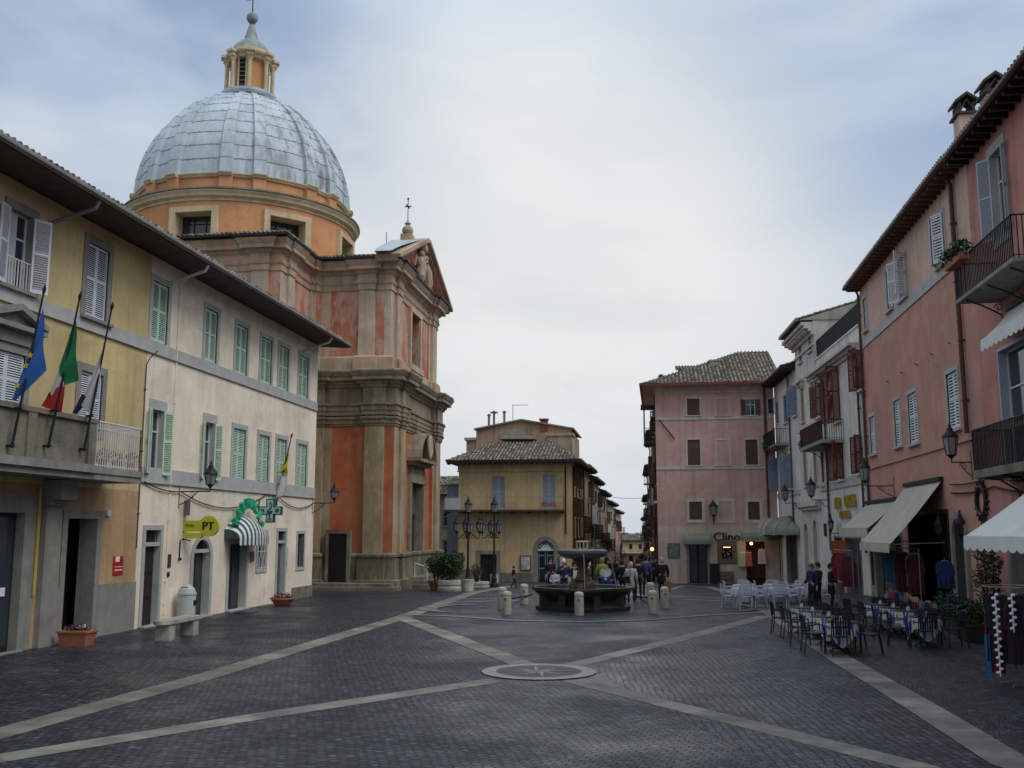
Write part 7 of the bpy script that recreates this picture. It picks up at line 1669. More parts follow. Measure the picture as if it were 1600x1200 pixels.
for (px_, py_, lb) in ((731.5, 924, 'fluted travertine block at the edge of the pale strip, nearer one'), (772.5, 911, 'fluted travertine block below the right lamp post, farther one')):
    p = G(px_, py_); rt = thing('travertine_block', lb, 'stone block', p, 'travertine blocks by the church'); q = MB(Matrix.Translation(p)); n = 24
    pts = [((.27+.012*(i % 2))*math.cos(2*math.pi*i/n), (.27+.012*(i % 2))*math.sin(2*math.pi*i/n)) for i in range(n)]; q.extr(pts, -.1, .52); q.build('block', M_trav, rt)
    q = MB(Matrix.Translation(p)); q.extr([(x*1.06, y*1.06) for x, y in pts], .52, .58); q.build('cap', M_trav, rt)
# ------------------------------------------------------------------ people
def skin_obj(name, verts, edges, radii, mats, parent, fmat=None, sub=1, root=0, base=Vector((0, 0, 0)), smooth=True):
    me = bpy.data.meshes.new('tmp'); me.from_pydata([tuple(v) for v in verts], edges, []); o = bpy.data.objects.new('tmp', me); scene.collection.objects.link(o)
    sk = o.modifiers.new('s', 'SKIN'); sk.use_smooth_shade = True
    for i, r_ in enumerate(radii):
        v = me.skin_vertices[0].data[i]; v.radius = (r_, r_) if not hasattr(r_, '__len__') else r_; v.use_root = (i == root)
    if sub: s_ = o.modifiers.new('d', 'SUBSURF'); s_.levels = sub; s_.render_levels = sub
    m2 = bpy.data.meshes.new_from_object(o.evaluated_get(bpy.context.evaluated_depsgraph_get())); bpy.data.objects.remove(o); bpy.data.meshes.remove(me)
    m2.name = name; m2.materials.clear()
    for q_ in (mats if isinstance(mats, (list, tuple)) else [mats]): m2.materials.append(q_)
    if fmat:
        for p_ in m2.polygons: p_.material_index = fmat(p_.center)
    else:
        for p_ in m2.polygons: p_.material_index = 0
    r = bpy.data.objects.new(name, m2); scene.collection.objects.link(r); r.parent = parent; return r
def cloth_mat(c): return mat('cloth_%d_%d_%d' % tuple(int(x*255) for x in c), c, rough=.9, var=.15, scale=6, bump=.15, bscale=30)
def person(loc, H, heading, label, coat, trousers, hair=(.03, .022, .018), pose='stand', coat_len=.82, hat=None, group='people in the square', shoes=(.02, .02, .02), arm='down', scarf=None, seed=0):
    rt = thing('person', label, 'person', (0, 0, 0), group); s = H/1.72; rnd = random.Random(seed)
    st = .22 if pose == 'walk' else .03
    hipL, hipR = (-.09, 0, .90), (.09, 0, .90)
    kL, kR = (-.10, -st*.7-.02, .50), (.10, st*.25-.02, .49); aL, aR = (-.11, -st*.9+.02, .08), (.11, st*1.3+.02, .10 if pose == 'walk' else .08)
    tL, tR = (-.13, aL[1]-.17, .03), (.13, aR[1]-.16, .035)
    V = [(0, 0, .95), (0, .01, 1.12), (0, .015, 1.32), (0, .02, 1.46), (0, 0, 1.545), (0, -.015, 1.62), (0, -.01, 1.70)]; Rr = [.125, .115, .14, .058, .068, .088, .055]; E = [(0, 1), (1, 2), (2, 3), (3, 4), (4, 5), (5, 6)]
    def add(p, r, par): V.append(p); Rr.append(r); E.append((par, len(V)-1)); return len(V)-1
    for hip, kn, an, to in ((hipL, kL, aL, tL), (hipR, kR, aR, tR)):
        a = add(hip, .092, 0); b = add(kn, .062, a); c = add(an, .043, b); add(to, .038, c)
    if arm == 'down': arms = [((-.19, .02, 1.39), (-.245, .05, 1.13), (-.24, -.04, .90)), ((.19, .02, 1.39), (.245, .05, 1.13), (.24, -.04, .90))]
    elif arm == 'raise': arms = [((-.19, .02, 1.39), (-.27, -.06, 1.15), (-.10, -.24, 1.32)), ((.19, .02, 1.39), (.25, .05, 1.13), (.12, -.17, 1.05))]
    elif arm == 'front': arms = [((-.19, .02, 1.39), (-.26, -.02, 1.13), (-.08, -.26, 1.06)), ((.19, .02, 1.39), (.26, -.02, 1.13), (.08, -.26, 1.08))]
    else: arms = [((-.19, .02, 1.39), (-.25, .02, 1.13), (-.22, -.20, .98)), ((.19, .02, 1.39), (.26, .06, 1.13), (.27, .03, .90))]
    wr = []
    for i, (sh, el, wi) in enumerate(arms):
        a = add(sh, .07, 2); b = add(el, .046, a); c = add(wi, .028, b); sh, el, wi = map(Vector, (sh, el, wi)); d = (wi-el).normalized(); side = Vector((0, -1, 0)) if abs(d.y) < .7 else Vector((0, 0, 1)); side = (side-d*side.dot(d)).normalized()
        pm = add(tuple(wi+d*.07), .034, c); wr.append((wi, d))
        for k in range(4):
            off = side*(-.024+.016*k); q1 = wi+d*(.115+[-.004, .006, .004, -.01][k])+off; f = add(tuple(q1), .0095, pm); inn = Vector((-sh.x, 0, 0)).normalized(); f2 = add(tuple(q1+d*.032+inn*.012), .0085, f); add(tuple(q1+d*.045+inn*.032), .0075, f2)
        th = add(tuple(wi+d*.055+side*.04), .011, c); add(tuple(wi+d*.09+side*.052), .009, th)
    add((0, -.105, 1.605), .012, 5)     # nose
    add((-.085, 0, 1.61), .014, 5); add((.085, 0, 1.61), .014, 5)
    V = [Vector(v)*s for v in V]; Rr = [r*s for r in Rr]
    zs = [v*s for v in (.13, .95, 1.50)]
    def fm(c):
        if c.z < zs[0]: return 2
        if c.z < zs[1] and abs(c.x) < .2*s: return 1
        return 0
    body = skin_obj('body', V, E, Rr, [M_skin, cloth_mat(trousers), cloth_mat(shoes)], rt, fm)
    # coat: torso with hem, and sleeves over the arms
    CV = [(0, 0, coat_len), (0, .005, .98), (0, .01, 1.15), (0, .012, 1.33), (0, .02, 1.44)]; CR = [(.19, .155), (.175, .14), (.155, .125), (.185, .135), (.085, .08)]; CE = [(0, 1), (1, 2), (2, 3), (3, 4)]
    for sh, el, wi in arms:
        n0 = len(CV); CV += [sh, el, tuple(Vector(wi)*.93+Vector(el)*.07)]; CR += [.092, .070, .058]; CE += [(3, n0), (n0, n0+1), (n0+1, n0+2)]
    if scarf is None: scarf = None
    skin_obj('coat', [Vector(v)*s for v in CV], CE, [tuple(x*s for x in r) if hasattr(r, '__len__') else r*s for r in CR], [cloth_mat(coat)], rt, root=2)
    q = MB(); hc = Vector((0, .012, 1.635))*s; R_ = .108*s
    prof = [(R_*math.sin(t), R_*1.12*math.cos(t)) for t in [k*math.pi*.62/6 for k in range(7)]]; prof = [(max(r, .0001), z) for r, z in prof]
    q.lathe(prof, hc, 14, sx=.88); q.lathe([(R_*.92, -.0), (R_*.95, -.04*s), (R_*.8, -.10*s), (R_*.55, -.11*s)], hc+Vector((0, .006, -.0)), 12, a0=math.pi*.02, a1=math.pi*.98, sx=.92)
    q.build('hat' if hat else 'hair', cloth_mat(hat or hair), rt, smooth=True)
    if scarf: q = MB(); q.lathe([(.075*s, 1.43*s), (.10*s, 1.45*s), (.10*s, 1.50*s), (.07*s, 1.52*s)], (0, .01*s, 0), 12); q.build('scarf', cloth_mat(scarf), rt, smooth=True)
    q = MB()
    for x in (-.032, .032): q.blob((x*s, -.088*s, 1.632*s), .011*s, 6)
    q.build('eyes', M_blk, rt); q = MB(); q.box(-.022*s, .022*s, -.094*s, -.078*s, 1.565*s, 1.573*s); q.build('mouth', mat('lips', (.30, .10, .08), bump=0), rt)
    place(rt, loc, heading); return rt
def at_head(px_, py_, H):
    y = 40
    for _ in range(30): y = .5*y+.5*(CAMH-H-gz(y))*1567/(py_-830)
    p = atY(px_, 880, y); return Vector((p.x, y, gz(y)))
def at_y(px_, y): p = atY(px_, 880, y); return Vector((p.x, y, gz(y)))
navy = (.018, .022, .06); blk = (.012, .012, .015); den = (.03, .045, .09)
person(G(803, 919), 1.22, R(80), 'small child in dark hooded coat walking left of the fountain', blk, blk, pose='walk', coat_len=.7, seed=1)
person(at_y(881, 41.6), 1.74, R(10), 'man in navy jacket and white cap raising one hand behind the fountain', navy, den, hat=(.6, .6, .6), arm='raise', seed=2)
person(at_y(860, 47), 1.66, R(30), 'dark figure standing before the blue glass souvenir door', blk, blk, seed=3)
person(at_y(866.5, 42.5), 1.28, R(-20), 'child in white and blue jacket left behind the fountain', (.40, .42, .46), (.04, .06, .2), arm='front', seed=4)
person(at_y(897, 42.2), 1.62, R(60), 'person in dark coat just left of the fountain stem', blk, den, arm='bent', seed=5)
person(at_y(919, 42.0), 1.64, R(-70), 'stooping person in brown coat with pale hair right of the fountain stem', (.09, .045, .025), blk, hair=(.5, .48, .45), coat_len=.6, arm='front', seed=6)
person(at_head(941, 871.5, 1.74), 1.74, R(170), 'person in bright yellow-green jacket behind the fountain', (.19, .23, .03), blk, hair=(.19, .23, .03), seed=7)
person(at_y(972, 43.5), 1.66, R(150), 'person in black coat leaning beside the woman in white', blk, blk, coat_len=.7, arm='front', seed=8)
person(at_y(985.5, 41.5), 1.64, R(175), 'woman in long white coat and pale hat carrying a black shoulder bag', (.38, .37, .36), blk, hat=(.44, .43, .41), coat_len=.55, seed=9)
person(at_head(996.5, 872, 1.74), 1.74, R(190), 'tall dark figure between the woman in white and the blue jacket', blk, blk, seed=10)
person(at_head(1009, 868, 1.78), 1.78, R(160), 'person in blue-violet jacket at the mouth of the street', (.05, .055, .14), blk, seed=11)
person(at_y(1034, 44), 1.76, R(185), 'grey-haired person in long black coat at the corner of the pink house', blk, blk, hair=(.3, .3, .3), coat_len=.6, seed=12)
person(at_y(1002.5, 47), 1.35, R(170), 'small person in white jacket behind the right bollards', (.5, .5, .5), blk, seed=13)
for i, (px_, y, c, lb) in enumerate(((950, 74, blk, 'distant dark walker at the left side of the narrow street'), (961, 82, (.08, .03, .03), 'distant walker in dark red in the narrow street'), (978, 90, blk, 'distant dark walker in the middle of the narrow street'), (989, 78, (.05, .06, .09), 'distant walker in slate blue in the narrow street'), (1001, 84, (.2, .2, .2), 'distant walker in grey in the narrow street'), (1018, 66, blk, 'dark walker near the wall of the pink house'), (1024, 74, (.1, .05, .04), 'distant walker in brown close to the pink house side wall'))):
    person(at_y(px_, y), random.uniform(1.6, 1.78), R(random.choice([0, 180])+random.uniform(-20, 20)), lb, c, blk, seed=20+i, pose='walk' if i % 2 else 'stand')
person(at_y(1267, 38.6), 1.70, R(-60), 'person in navy jacket at the left of the pair by the cafe tables', (.016, .018, .05), blk, hair=(.12, .08, .07), scarf=(.25, .12, .13), arm='bent', seed=31)
person(at_y(1277, 39.3), 1.72, R(-75), 'person in black jacket right behind the navy jacket by the cafe tables', blk, blk, arm='front', seed=32)
person(at_y(1297.5, 38.8), 1.70, R(75), 'person in long black coat facing the other two by the cafe tables', blk, blk, coat_len=.55, arm='front', seed=33)
def bag(p, lb, c, w_=.28, h=.26, d=.12, strap=.55, name='shoulder_bag'):
    rt = thing(name, lb, 'bag', p); q = MB(Matrix.Translation(p)); q.add([(-w_/2, -d/2, 0), (w_/2, -d/2, 0), (w_/2, d/2, 0), (-w_/2, d/2, 0), (-w_*.42, -d*.3, h), (w_*.42, -d*.3, h), (w_*.42, d*.3, h), (-w_*.42, d*.3, h)], [(0, 3, 2, 1), (4, 5, 6, 7), (0, 1, 5, 4), (1, 2, 6, 5), (2, 3, 7, 6), (3, 0, 4, 7)]); q.build('bag_body', cloth_mat(c), rt)
    q = MB(Matrix.Translation(p)); q.tube([(-w_*.4, 0, h), (-w_*.1, .02, h+strap), (w_*.5, .03, h+strap*1.05), (w_*.42, 0, h)], .012, 4); q.build('strap', cloth_mat(c), rt)
p = at_y(984, 41.25); bag(p+Vector((-.12, -.05, .82)), 'black shoulder bag hanging at the back of the woman in white', blk)
p = at_y(900, 41.9); bag(p+Vector((0, -.15, .95)), 'pointed white bag held beside the fountain stem', (.6, .6, .58), .24, .34, .1, .12)
p = at_y(1042, 44); bag(p+Vector((0, -.1, .35)), 'reddish brown bag beside the grey-haired person in black', (.22, .08, .05), .34, .42, .16, .25)
# scooter
p = at_y(951, 43.6); rt = thing('scooter', 'dark blue motor scooter with pale windscreen parked behind the fountain', 'scooter', p)
T = Matrix.Translation(p) @ Matrix.Rotation(R(-12), 4, 'Z')
for y_ in (-.6, .62):
    q = MB(T @ Matrix.Translation((0, y_, .25)) @ Matrix.Rotation(math.pi/2, 4, 'Y')); q.lathe([(.15, -.05), (.25, -.05), (.26, 0), (.25, .05), (.15, .05)], n=20); wh = q.build('wheel', M_blk, rt); q = MB(T @ Matrix.Translation((0, y_, .25)) @ Matrix.Rotation(math.pi/2, 4, 'Y')); q.lathe([(.02, -.06), (.15, -.03), (.15, .03), (.02, .06)], n=14); q.build('rim', M_gut, wh)
q = MB(T); q.prism([(-.2, .3), (.2, .3), (.24, .75), (.14, .98), (-.14, .98), (-.24, .75)], -.55, -.42); q.box(-.17, .17, -.42, .1, .25, .32); q.prism([(-.17, .3), (.17, .3), (.2, .7), (-.2, .7)], .1, .85); q.build('body', mat('blue_scooter_paint', (.02, .05, .25), rough=.25, bump=0, spec=.6), rt, smooth=False)
q = MB(T); q.prism([(-.15, .7), (.15, .7), (.16, .8), (-.16, .8)], .05, .8); q.build('seat', M_blk, rt)
q = MB(T); q.tube([(-.34, -.38, 1.02), (-.1, -.45, 1.06), (.1, -.45, 1.06), (.34, -.38, 1.02)], .02, 6); q.tube([(0, -.6, .25), (0, -.46, 1.05)], .03, 6); q.build('handlebar', M_iron, rt)
q = MB(T); q.add([(.26*math.cos(a), -.56+.05*abs(math.cos(a)), 1.16+.2*math.sin(a)) for a in [2*math.pi*i/20 for i in range(20)]]+[(.26*math.cos(a), -.55+.05*abs(math.cos(a)), 1.16+.2*math.sin(a)) for a in [2*math.pi*i/20 for i in range(20)]], [tuple(range(20)), tuple(range(20, 40))]); q.build('windscreen', mat('pale_windscreen', (.55, .6, .62), rough=.1, bump=0), rt)
q = MB(T); q.blob((0, -.58, .86), .08, 10); q.build('headlight', M_lamp, rt)
# ------------------------------------------------------------------ café tables and chairs
M_chm = mat('dark_blue_black_metal', (.018, .022, .03), rough=.4, metal=.3, var=.2, bump=0)
def make_chair(name, label, mm, ms, slat=True):
    rt = thing(name, label, 'chair', (0, 0, 0), 'x'); w_ = .24   # faces -y, back at +y
    for sx in (-1, 1):
        q = MB(); q.tube([(sx*.24, -.23, 0), (sx*.23, -.22, .45), (sx*.25, -.2, .66), (sx*.26, -.05, .68), (sx*.25, .2, .66)], .017, 6); q.build('leg', mm, rt)
        q = MB(); q.tube([(sx*.22, .27, 0), (sx*.22, .2, .45), (sx*.22, .26, .85)], .017, 6); q.build('leg', mm, rt)
    q = MB(); q.tube([(.22, .26, .84), (.18, .29, .89), (0, .30, .905), (-.18, .29, .89), (-.22, .26, .84)], .014, 6); q.build('back_rail', mm, rt)
    q = MB()
    if slat:
        for i in range(7): x = -.18+.06*i; q.box(x-.02, x+.02, .235, .245, .50, .88)
        q.box(-.21, .21, .225, .235, .66, .69)
    else:
        for i in range(6): z = .54+.06*i; q.tube([(-.22, .245, z), (0, .285, z+.01), (.22, .245, z)], .017, 4)
    q.build('backrest', ms, rt)
    q = MB(); q.lathe([(.235, .44), (.245, .455), (.235, .47), (.0001, .468)], n=20, sy=1.0); q.build('seat', ms, rt); return rt
ch0 = make_chair('cafe_chair', 'dark metal cafe chair', M_chm, M_chm); used0 = [False]
ch1 = make_chair('striped_chair', 'white slatted cafe chair', mat('dull_white_metal', (.42, .43, .46), rough=.5, bump=0), mat('white_blue_slats', (.44, .46, .55), rough=.4, bump=0), False); used1 = [False]
def put_chair(src, used, x, y, rz, label, group):
    o = src if not used[0] else copy_tree(src); used[0] = True; place(o, (x, y, gz(y)), rz); o['label'] = label; o['group'] = group; return o
def check_cloth():
    m = bpy.data.materials.new('yellow_blue_cloth'); t, b = nodes(m); N = t.nodes; L = t.links; b.inputs['Roughness'].default_value = .85
    c = N.new('ShaderNodeTexCoord'); n = N.new('ShaderNodeTexNoise'); n.inputs['Scale'].default_value = 9; n.inputs['Detail'].default_value = 2; L.new(c.outputs['Object'], n.inputs[0])
    mp = N.new('ShaderNodeMapping'); mp.inputs['Scale'].default_value = (1, 1, .25); L.new(c.outputs['Object'], mp.inputs[0]); L.new(mp.outputs[0], n.inputs[0])
    r = N.new('ShaderNodeValToRGB'); r.color_ramp.interpolation = 'CONSTANT'; e = r.color_ramp.elements; e[0].position = 0; e[0].color = (.05, .08, .35, 1); e[1].position = .44; e[1].color = (.55, .57, .52, 1)
    for p_, cc in ((.54, (.45, .40, .10, 1)), (.58, (.5, .52, .5, 1)), (.64, (.06, .09, .38, 1))): k = e.new(p_); k.color = cc
    L.new(n.outputs[0], r.inputs[0]); L.new(r.outputs[0], b.inputs['Base Color']); return m
M_cloth = check_cloth(); M_cloth2 = mat('lavender_white_cloth', (.50, .50, .60), rough=.85, var=.2, scale=8, bump=.1); M_glasst = mat('tabletop_glass', (.66, .68, .70), rough=.35, bump=0, spec=.6)
def make_table():
    rt = thing('cafe_table', 'x', 'table', (0, 0, 0), 'round cafe tables'); q = MB(); q.lathe([(.39, .725), (.405, .735), (.39, .745), (.0001, .745)], n=32); q.build('tabletop', M_glasst, rt)
    q = MB(); q.lathe([(.402, .722), (.415, .735), (.402, .748)], n=32); q.build('rim', M_chm, rt)
    q = MB(); q.lathe([(.035, .04), (.03, .72)], n=10); 
    q.build('column', M_chm, rt)
    for k in range(3):
        a = k*2*math.pi/3+.4; q = MB(); q.tube([(0, 0, .12), (.2*math.cos(a), .2*math.sin(a), .09), (.3*math.cos(a), .3*math.sin(a), .01)], .018, 5); q.build('foot', M_chm, rt)
    return rt
tab0 = make_table(); usedt = False
def cloth_skirt(seed_):
    rnd = random.Random(seed_); q = MB(); n = 48; rows = []
    for j in range(8):
        v = j/7; rr = []
        for i in range(n+1):
            a = 2*math.pi*i/n; ln = .44+.14*math.cos(4*a+.5); fl = .02*math.sin(9*a+rnd.random()*0)*v
            r_ = .40+.03*v+fl; rr.append((r_*math.cos(a), r_*math.sin(a), .735-ln*v))
        rows.append(rr)
    q.grid(rows); return q
def napkin(p, lb): 
    q = MB(Matrix.Translation(p)); q.box(-.04, .04, -.04, .04, 0, .07); q.add([(-.03, 0, .07), (.03, 0, .07), (.04, .02, .12), (-.035, -.02, .11)], [(0, 1, 2, 3)]); tag(q.build('napkin_holder', M_fw, loc=p), lb, 'napkin holder', 'napkin holders on the round tables')
rowA = [(1256, 949), (1275, 955), (1292, 963), (1314, 971)]; rowB = [(1372, 944), (1397, 949), (1417, 954), (1445, 963.5)]
ordn = ['farthest', 'second farthest', 'second nearest', 'nearest']
for row, rn in ((rowA, 'left row'), (rowB, 'right row')):
    for i, (px_, py_) in enumerate(row):
        p = atZ(px_, py_, .74); p.z = 0; wh = ordn[i]
        o = tab0 if not usedt else copy_tree(tab0); usedt = True; place(o, p, random.random()); o['label'] = f'round white-topped table, {wh} in the {rn} of cafe tables'
        q = cloth_skirt(i); q.v = [v+p for v in q.v]; c_ = tag(q.build('tablecloth', M_cloth, loc=p, smooth=True), f'yellow and blue patterned cloth on the {wh} table of the {rn}', 'tablecloth', 'patterned tablecloths')
        napkin(p+Vector((random.uniform(-.1, .1), .05, .747)), f'white napkin holder on the {wh} table of the {rn}')
        side = [(-1, 'left')] if rn == 'left row' else [(-1, 'left')]
        for sx, sn in ((-1, 'left'), (1, 'right')):
            put_chair(ch0, used0, p.x+sx*.66, p.y+random.uniform(-.12, .12), R(90*(-sx)*-1+180)+random.uniform(-.25, .25) if False else (R(90) if sx < 0 else R(-90))+random.uniform(-.3, .3), f'dark metal chair on the {sn} side of the {wh} table in the {rn}', 'dark cafe chairs')
        put_chair(ch0, used0, p.x+.25, p.y+.58, random.uniform(-.3, .3), f'dark metal chair on the far side of the {wh} table in the {rn}', 'dark cafe chairs')
        if i == 3: put_chair(ch0, used0, p.x-.2, p.y-.62, R(180)+.2, f'dark metal chair seen from behind before the nearest table, {rn}', 'dark cafe chairs')
# red flowers between the tables
for px_, py_, lb in ((1275, 940, 'red flowers in a pot behind the farthest tables of the left row'), (1300, 948, 'red flowers in a pot right of the middle tables of the left row'), (1312, 954, 'red flowers in a pot right of the nearest tables of the left row')):
    p = atZ(px_, py_, .9); p = Vector((p.x+.25, p.y, 0)); rt = thing('flower_pot', lb, 'flower pot', p, 'red flower pots among the tables'); q = MB(Matrix.Translation(p)); q.lathe([(.12, 0), (.17, .45), (.19, .45), (.19, .5), (.15, .5), (.14, .45)], n=14); q.build('pot', M_terra, rt); q = MB(); leaves(q, p+Vector((0, 0, .64)), .24, 240, .045, 0); leaves(q, p+Vector((0, 0, .74)), .17, 60, .035, 1); q.build('flowers', [M_leafd, M_redfl], rt)
# far group with lavender cloths and white striped chairs
def make_sq():
    rt = thing('square_table', 'x', 'table', (0, 0, 0), 'square tables with white chairs'); q = MB(); q.box(-.4, .4, -.4, .4, .70, .73); q.build('tabletop', M_trim, rt)
    for x in (-.36, .36):
        for y in (-.36, .36): q = MB(); q.tube([(x, y, 0), (x, y, .7)], .016, 5); q.build('leg', M_whitem, rt)
    return rt
sq0 = make_sq(); uq = False
names = [['front left', 'front middle', 'front right'], ['back left', 'back middle', 'back right']]
for r_ in range(2):
    for c_ in range(3):
        y = 39.6+r_*2.5+c_*.5; x = 3.15+c_*1.28+r_*.25; nm = names[r_][c_]
        o = sq0 if not uq else copy_tree(sq0); uq = True; place(o, (x, y, gz(y)), R(6)); o['label'] = f'square table under a lavender cloth, {nm} of the far group before the pink house'
        q = MB(Matrix.Translation((x, y, gz(y))) @ Matrix.Rotation(R(6), 4, 'Z')); q.box(-.415, .415, -.415, .415, .732, .74)
        n = 40; rows = []
        per = [(-.42+.84*i/10, -.42) for i in range(10)]+[(.42, -.42+.84*i/10) for i in range(10)]+[(.42-.84*i/10, .42) for i in range(10)]+[(-.42, .42-.84*i/10) for i in range(10)]
        for j in range(5): v = j/4; rows.append([(a*(1+.08*v*(1+math.sin(i*1.9))), b*(1+.08*v*(1+math.sin(i*1.9))), .738-(.24+.14*(abs(a) > .4 and abs(b) > .4))*v) for i, (a, b) in enumerate(per+[per[0]])])
        q.grid(rows); tag(q.build('tablecloth', M_cloth2, loc=(x, y, gz(y))), f'lavender and white cloth on the {nm} table of the far group', 'tablecloth', 'lavender tablecloths')
        for k, (dx, dy, rz, sn) in enumerate(((-.58, -.1, 90, 'left'), (.58, .1, -90, 'right'), (.0, -.62, 180, 'near'), (0, .62, 0, 'far'))):
            if k == 3 and r_ == 0: continue
            put_chair(ch1, used1, x+dx, y+dy, R(rz)+random.uniform(-.25, .25), f'white slatted chair at the {sn} side of the {nm} lavender table', 'white slatted chairs')
# ------------------------------------------------------------------ shop goods, plants, clothes on the right
def garment(p, w_, h, c, label, rz=0, name='hanging_garment', rod=True, group='garments hanging outside the shops'):
    rt = thing(name, label, 'garment', p, group); T = Matrix.Translation(p) @ Matrix.Rotation(rz, 4, 'Z'); q = MB(T); n = 10; rows = []
    for j in range(7):
        v = j/6; hw = w_/2*(.62+.38*min(1, v*3))*(1+.15*v)
        rows.append([(-hw+2*hw*i/n, .035*math.sin(i*2.1+v)*v-.05, h*(1-v)) for i in range(n+1)])
    q.grid(rows); rows = [[(x, -y_+.0, z) for x, y_, z in r_] for r_ in rows]; q.grid(rows); 
    for s_ in (-1, 1): q.tube([(s_*w_*.28, 0, h*.97), (s_*w_*.5, 0, h*.8), (s_*w_*.56, 0, h*.5)], [w_*.12, w_*.13, w_*.10], 6)
    q.build('cloth', cloth_mat(c), rt, smooth=True); q = MB(T); q.tube([(-w_*.3, 0, h*.98), (0, 0, h+.04), (w_*.3, 0, h*.98)], .008, 4); q.tube([(0, 0, h+.04), (0, 0, h+.13)], .006, 4); q.build('hanger', M_gut, rt); return rt
def on_wall(px_, y, z, dx): return Vector((XR-dx, y, z))
gs = [((.07, .03, .06), 'plum'), ((.14, .12, .13), 'pale grey'), ((.02, .09, .13), 'teal blue'), ((.07, .015, .02), 'dark red'), ((.15, .06, .06), 'dusty pink'), ((.04, .012, .012), 'maroon'), ((.2, .19, .18), 'off-white'), ((.06, .012, .02), 'crimson')]
for k, (c, nm) in enumerate(gs):
    y = 40.8-.62*k; q_ = garment(Vector((XR-.75-.12*(k % 3), y, 1.0-.25*(k % 2))), .5, 1.15+.2*(k % 2), c, f'{nm} garment hanging under the big grey-green awning', rz=R(-70+7*k))
rk = thing('clothes_rail', 'metal clothes rail carrying the garments under the big awning', 'clothes rail', (XR-.8, 38.5, 0)); q = MB(); q.tube([(XR-.85, 41.2, 2.3), (XR-.85, 36, 2.3)], .02, 6); q.build('rail', M_gut, rk)
for y in (41.2, 36): q = MB(); q.tube([(XR-.85, y, 0), (XR-.85, y, 2.3)], .02, 6); q.build('post', M_gut, rk)
for k, (c, nm, px_, y, z) in enumerate((((.12, .015, .02), 'bright red', 1310, 44, .8), ((.17, .02, .03), 'scarlet', 1318, 43, .8), ((.07, .012, .02), 'wine red', 1325, 42, .7))):
    p = at_y(px_, y); garment(Vector((p.x, y, z)), .5, 1.2, c, f'{nm} coat hanging right of the standing people by the bar', rz=R(-30))
rk = thing('clothes_rail', 'clothes rail with red coats outside the bar house', 'clothes rail', (8.0, 43, 0)); a = at_y(1304, 44.6); b = at_y(1332, 41.4); q = MB(); q.tube([(a.x, a.y, 2.13), (b.x, b.y, 2.13)], .018, 5); q.build('rail', M_gut, rk)
for c in (a, b): q = MB(); q.tube([(c.x, c.y, 0), (c.x, c.y, 2.13)], .018, 5); q.build('post', M_gut, rk)
p = at_y(1311, 45); q = MB(Matrix.Translation(p)); q.box(-.3, .3, -.03, .03, 1.9, 2.5); q.box(-.02, .02, -.02, .02, 0, 1.9); tag(q.build('orange_sign', mat('rust_orange_panel', (.30, .08, .03)), loc=p), 'small rust-orange panel on a post behind the red coats', 'sign')
# goods tables / crates of souvenirs
for k, (y, c, lb) in enumerate(((38.6, (.14, .10, .09), 'low display stand with souvenirs at the left end of the dark shop'), (35.6, (.08, .06, .05), 'low display stand with souvenirs in the middle of the dark shop'), (33.4, (.10, .07, .05), 'low display stand with souvenirs right of the dark shop'))):
    x = XR-1.3; rt = thing('display_stand', lb, 'display stand', (x, y, 0), 'souvenir stands'); q = MB(); q.box(x-.35, x+.35, y-.55, y+.55, .45, .5); 
    q.build('shelf', M_wood, rt)
    for dx in (-.3, .3):
        for dy in (-.5, .5): q = MB(); q.box(x+dx-.02, x+dx+.02, y+dy-.02, y+dy+.02, 0, .45); q.build('leg', M_wood, rt)
    q = MB(); rc_ = [(.5, .1, .1), (.1, .2, .5), (.5, .45, .3)]
    for i in range(22): xx = x+random.uniform(-.3, .3); yy = y+random.uniform(-.5, .5); s_ = random.uniform(.03, .07); q.box(xx-s_, xx+s_, yy-s_, yy+s_, .5, .5+s_*random.uniform(1.5, 4), i % 3, random.random())
    q.build('souvenirs', [cloth_mat((.35, .06, .06)), cloth_mat((.06, .12, .32)), cloth_mat((.35, .32, .24))], rt)
p = at_y(1476, 32.0); 
garment(Vector((p.x, 32.0, 1.2)), .45, .8, (.008, .02, .075), 'blue garment hanging beside the arched doorway', rz=R(-40)); garment(Vector((p.x+.1, 31.6, .4)), .4, .6, (.01, .02, .08), 'cobalt blue cloth hanging low beside the arched doorway', rz=R(-40))
# hedge in boxes
for k, (px_, py_, w_, lb) in enumerate(((1478, 962, 1.0, 'dark hedge box behind the right row of tables, farthest'), (1497, 975, 1.0, 'dark hedge box behind the right row of tables, middle'), (1515, 992, 1.1, 'dark hedge box behind the right row of tables, nearest'))):
    p = atX(px_, 900, 8.7-.2*k); p.z = 0; rt = thing('hedge_box', lb, 'planter', p, 'hedge boxes beside the tables'); q = MB(Matrix.Translation(p)); q.box(-.3, .3, -w_/2, w_/2, .02, .38); q.box(-.33, .33, -w_/2-.03, w_/2+.03, .38, .43); q.build('trough', M_wood, rt)
    q = MB()
    for j in range(5): leaves(q, p+Vector((0, -w_/2+w_*(j+.5)/5, .72)), .36, 320, .045, 0, (1, .8, 1), lo=.15)
    q.build('hedge', M_leafd, rt)
p = atX(1546, 900, 9.0); p.z = 0; rt = thing('potted_shrub', 'tall loose shrub in a big terracotta pot against the rose wall', 'potted shrub', p); q = MB(Matrix.Translation(p)); q.lathe([(.26, 0), (.28, .04), (.38, .48), (.42, .5), (.42, .6), (.36, .6), (.32, .5)], n=24); q.build('pot', M_terra, rt, smooth=True)
q = MB()
for k in range(8): a = k*.8; q.tube([p+Vector((0, 0, .5)), p+Vector((.2*math.cos(a), .2*math.sin(a), 1.3)), p+Vector((.32*math.cos(a), .32*math.sin(a), 2.2))], [.025, .018, .006], 4)
q.build('stems', M_wood, rt); q = MB()
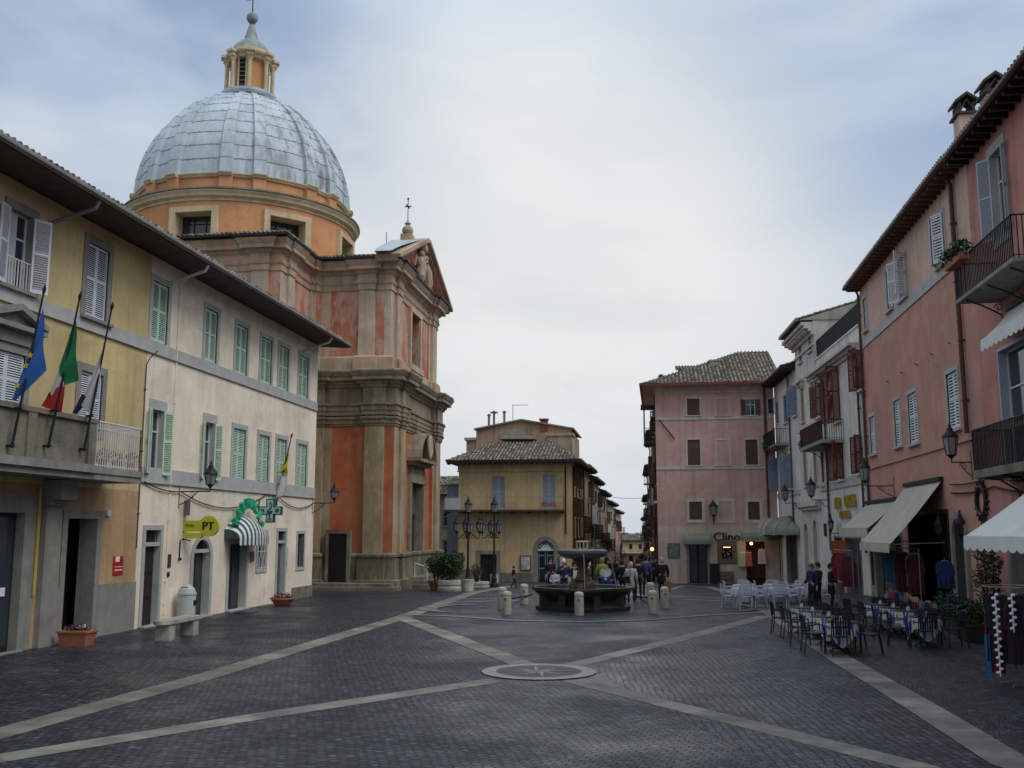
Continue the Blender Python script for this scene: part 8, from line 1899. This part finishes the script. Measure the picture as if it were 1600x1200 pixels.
for j in range(7): leaves(q, p+Vector((random.uniform(-.12, .12), random.uniform(-.12, .12), .85+.24*j)), .46-.025*j, 330, .05, 0, (1, 1, .7), lo=.1)
q.build('foliage', mat('olive_leaves', (.06, .065, .03), rough=.7, rnd=.5, bump=0), rt)
# clothes stand at the right edge
p = G(1590, 1072); rt = thing('clothes_stand', 'round metal clothes stand at the right edge under the white awning', 'clothes rail', p); q = MB(Matrix.Translation(p)); q.tube([(0, 0, 0), (0, 0, 1.85)], .02, 6); q.tube([(.5*math.cos(k*.5236), .5*math.sin(k*.5236), 1.85) for k in range(12)], .014, 5, close=True); q.build('post', M_gut, rt)
for k in range(3): q = MB(Matrix.Translation(p)); a = k*2.09; q.tube([(0, 0, .1), (.4*math.cos(a), .4*math.sin(a), .0)], .015, 5); q.build('foot', M_gut, rt)
for k, (c, nm) in enumerate((((.008, .009, .03), 'midnight blue'), ((.10, .015, .015), 'rust red'), ((.01, .01, .015), 'black'), ((.025, .01, .02), 'dark purple'), ((.015, .015, .03), 'slate'), ((.05, .035, .015), 'mustard brown'), ((.02, .02, .05), 'navy'))):
    a = R(150+k*40); z = .45 if k != 1 else .25; garment(p+Vector((.38*math.cos(a), .38*math.sin(a), z)), .46, 1.25, c, f'{nm} garment on the clothes stand at the right edge', rz=a+math.pi/2)
for k, (dx, lb) in enumerate(((-.42, 'long white frilly scarf on the clothes stand, left one'), (-.16, 'shorter white frilly scarf on the clothes stand, right one'))):
    q = MB(); n = 22 if k == 0 else 10; pc = p+Vector((dx, -.42-.1*k, 1.72))
    for i in range(n): z = -.068*i; q.blob((pc.x+.03*(-1)**i, pc.y+.02*math.sin(i), pc.z+z), .042, 6, k=4, sz=.7)
    q.tube([pc, pc+Vector((0, 0, -.068*n))], .015, 4)
    tag(q.build('frilly_scarf', mat('white_frill', (.62, .62, .68), rough=.8, bump=0), loc=pc), lb, 'scarf', 'frilly white scarves')
q = MB(Matrix.Translation(p)); q.grid([[(-.48+.02*math.sin(i), -.12+.05*i, z) for i in range(6)] for z in (.95, .5, .12)]); tag(q.build('blue_bag', cloth_mat((.015, .10, .22)), loc=p), 'bright blue cloth hanging low at the left of the clothes stand', 'cloth')
# lit lantern in the street
p = atY(1019, 858, 74.5); q = MB(); q.blob(p, .13, 10); tag(q.build('street_bulb', mat('orange_lit_glass', (1, .35, .08), emit=6, bump=0), loc=p), 'glowing orange lamp on the corner at the mouth of the street', 'lamp')
p2 = atY(1025, 788, 71); q = MB(); q.tube([(p2.x+.05, 71, gz(71)), (p2.x+.05, 71, p2.z)], .04, 6); o = thing('corner_lamp', 'slim lamp post with pale round head at the corner of the pink house', 'street lamp', (p2.x+.05, 71, gz(71))); q.build('post', M_iron, o); q = MB(); q.blob((p2.x, 70.95, p2.z+.1), .2, 10, sz=.7); q.build('head', M_lamp, o)
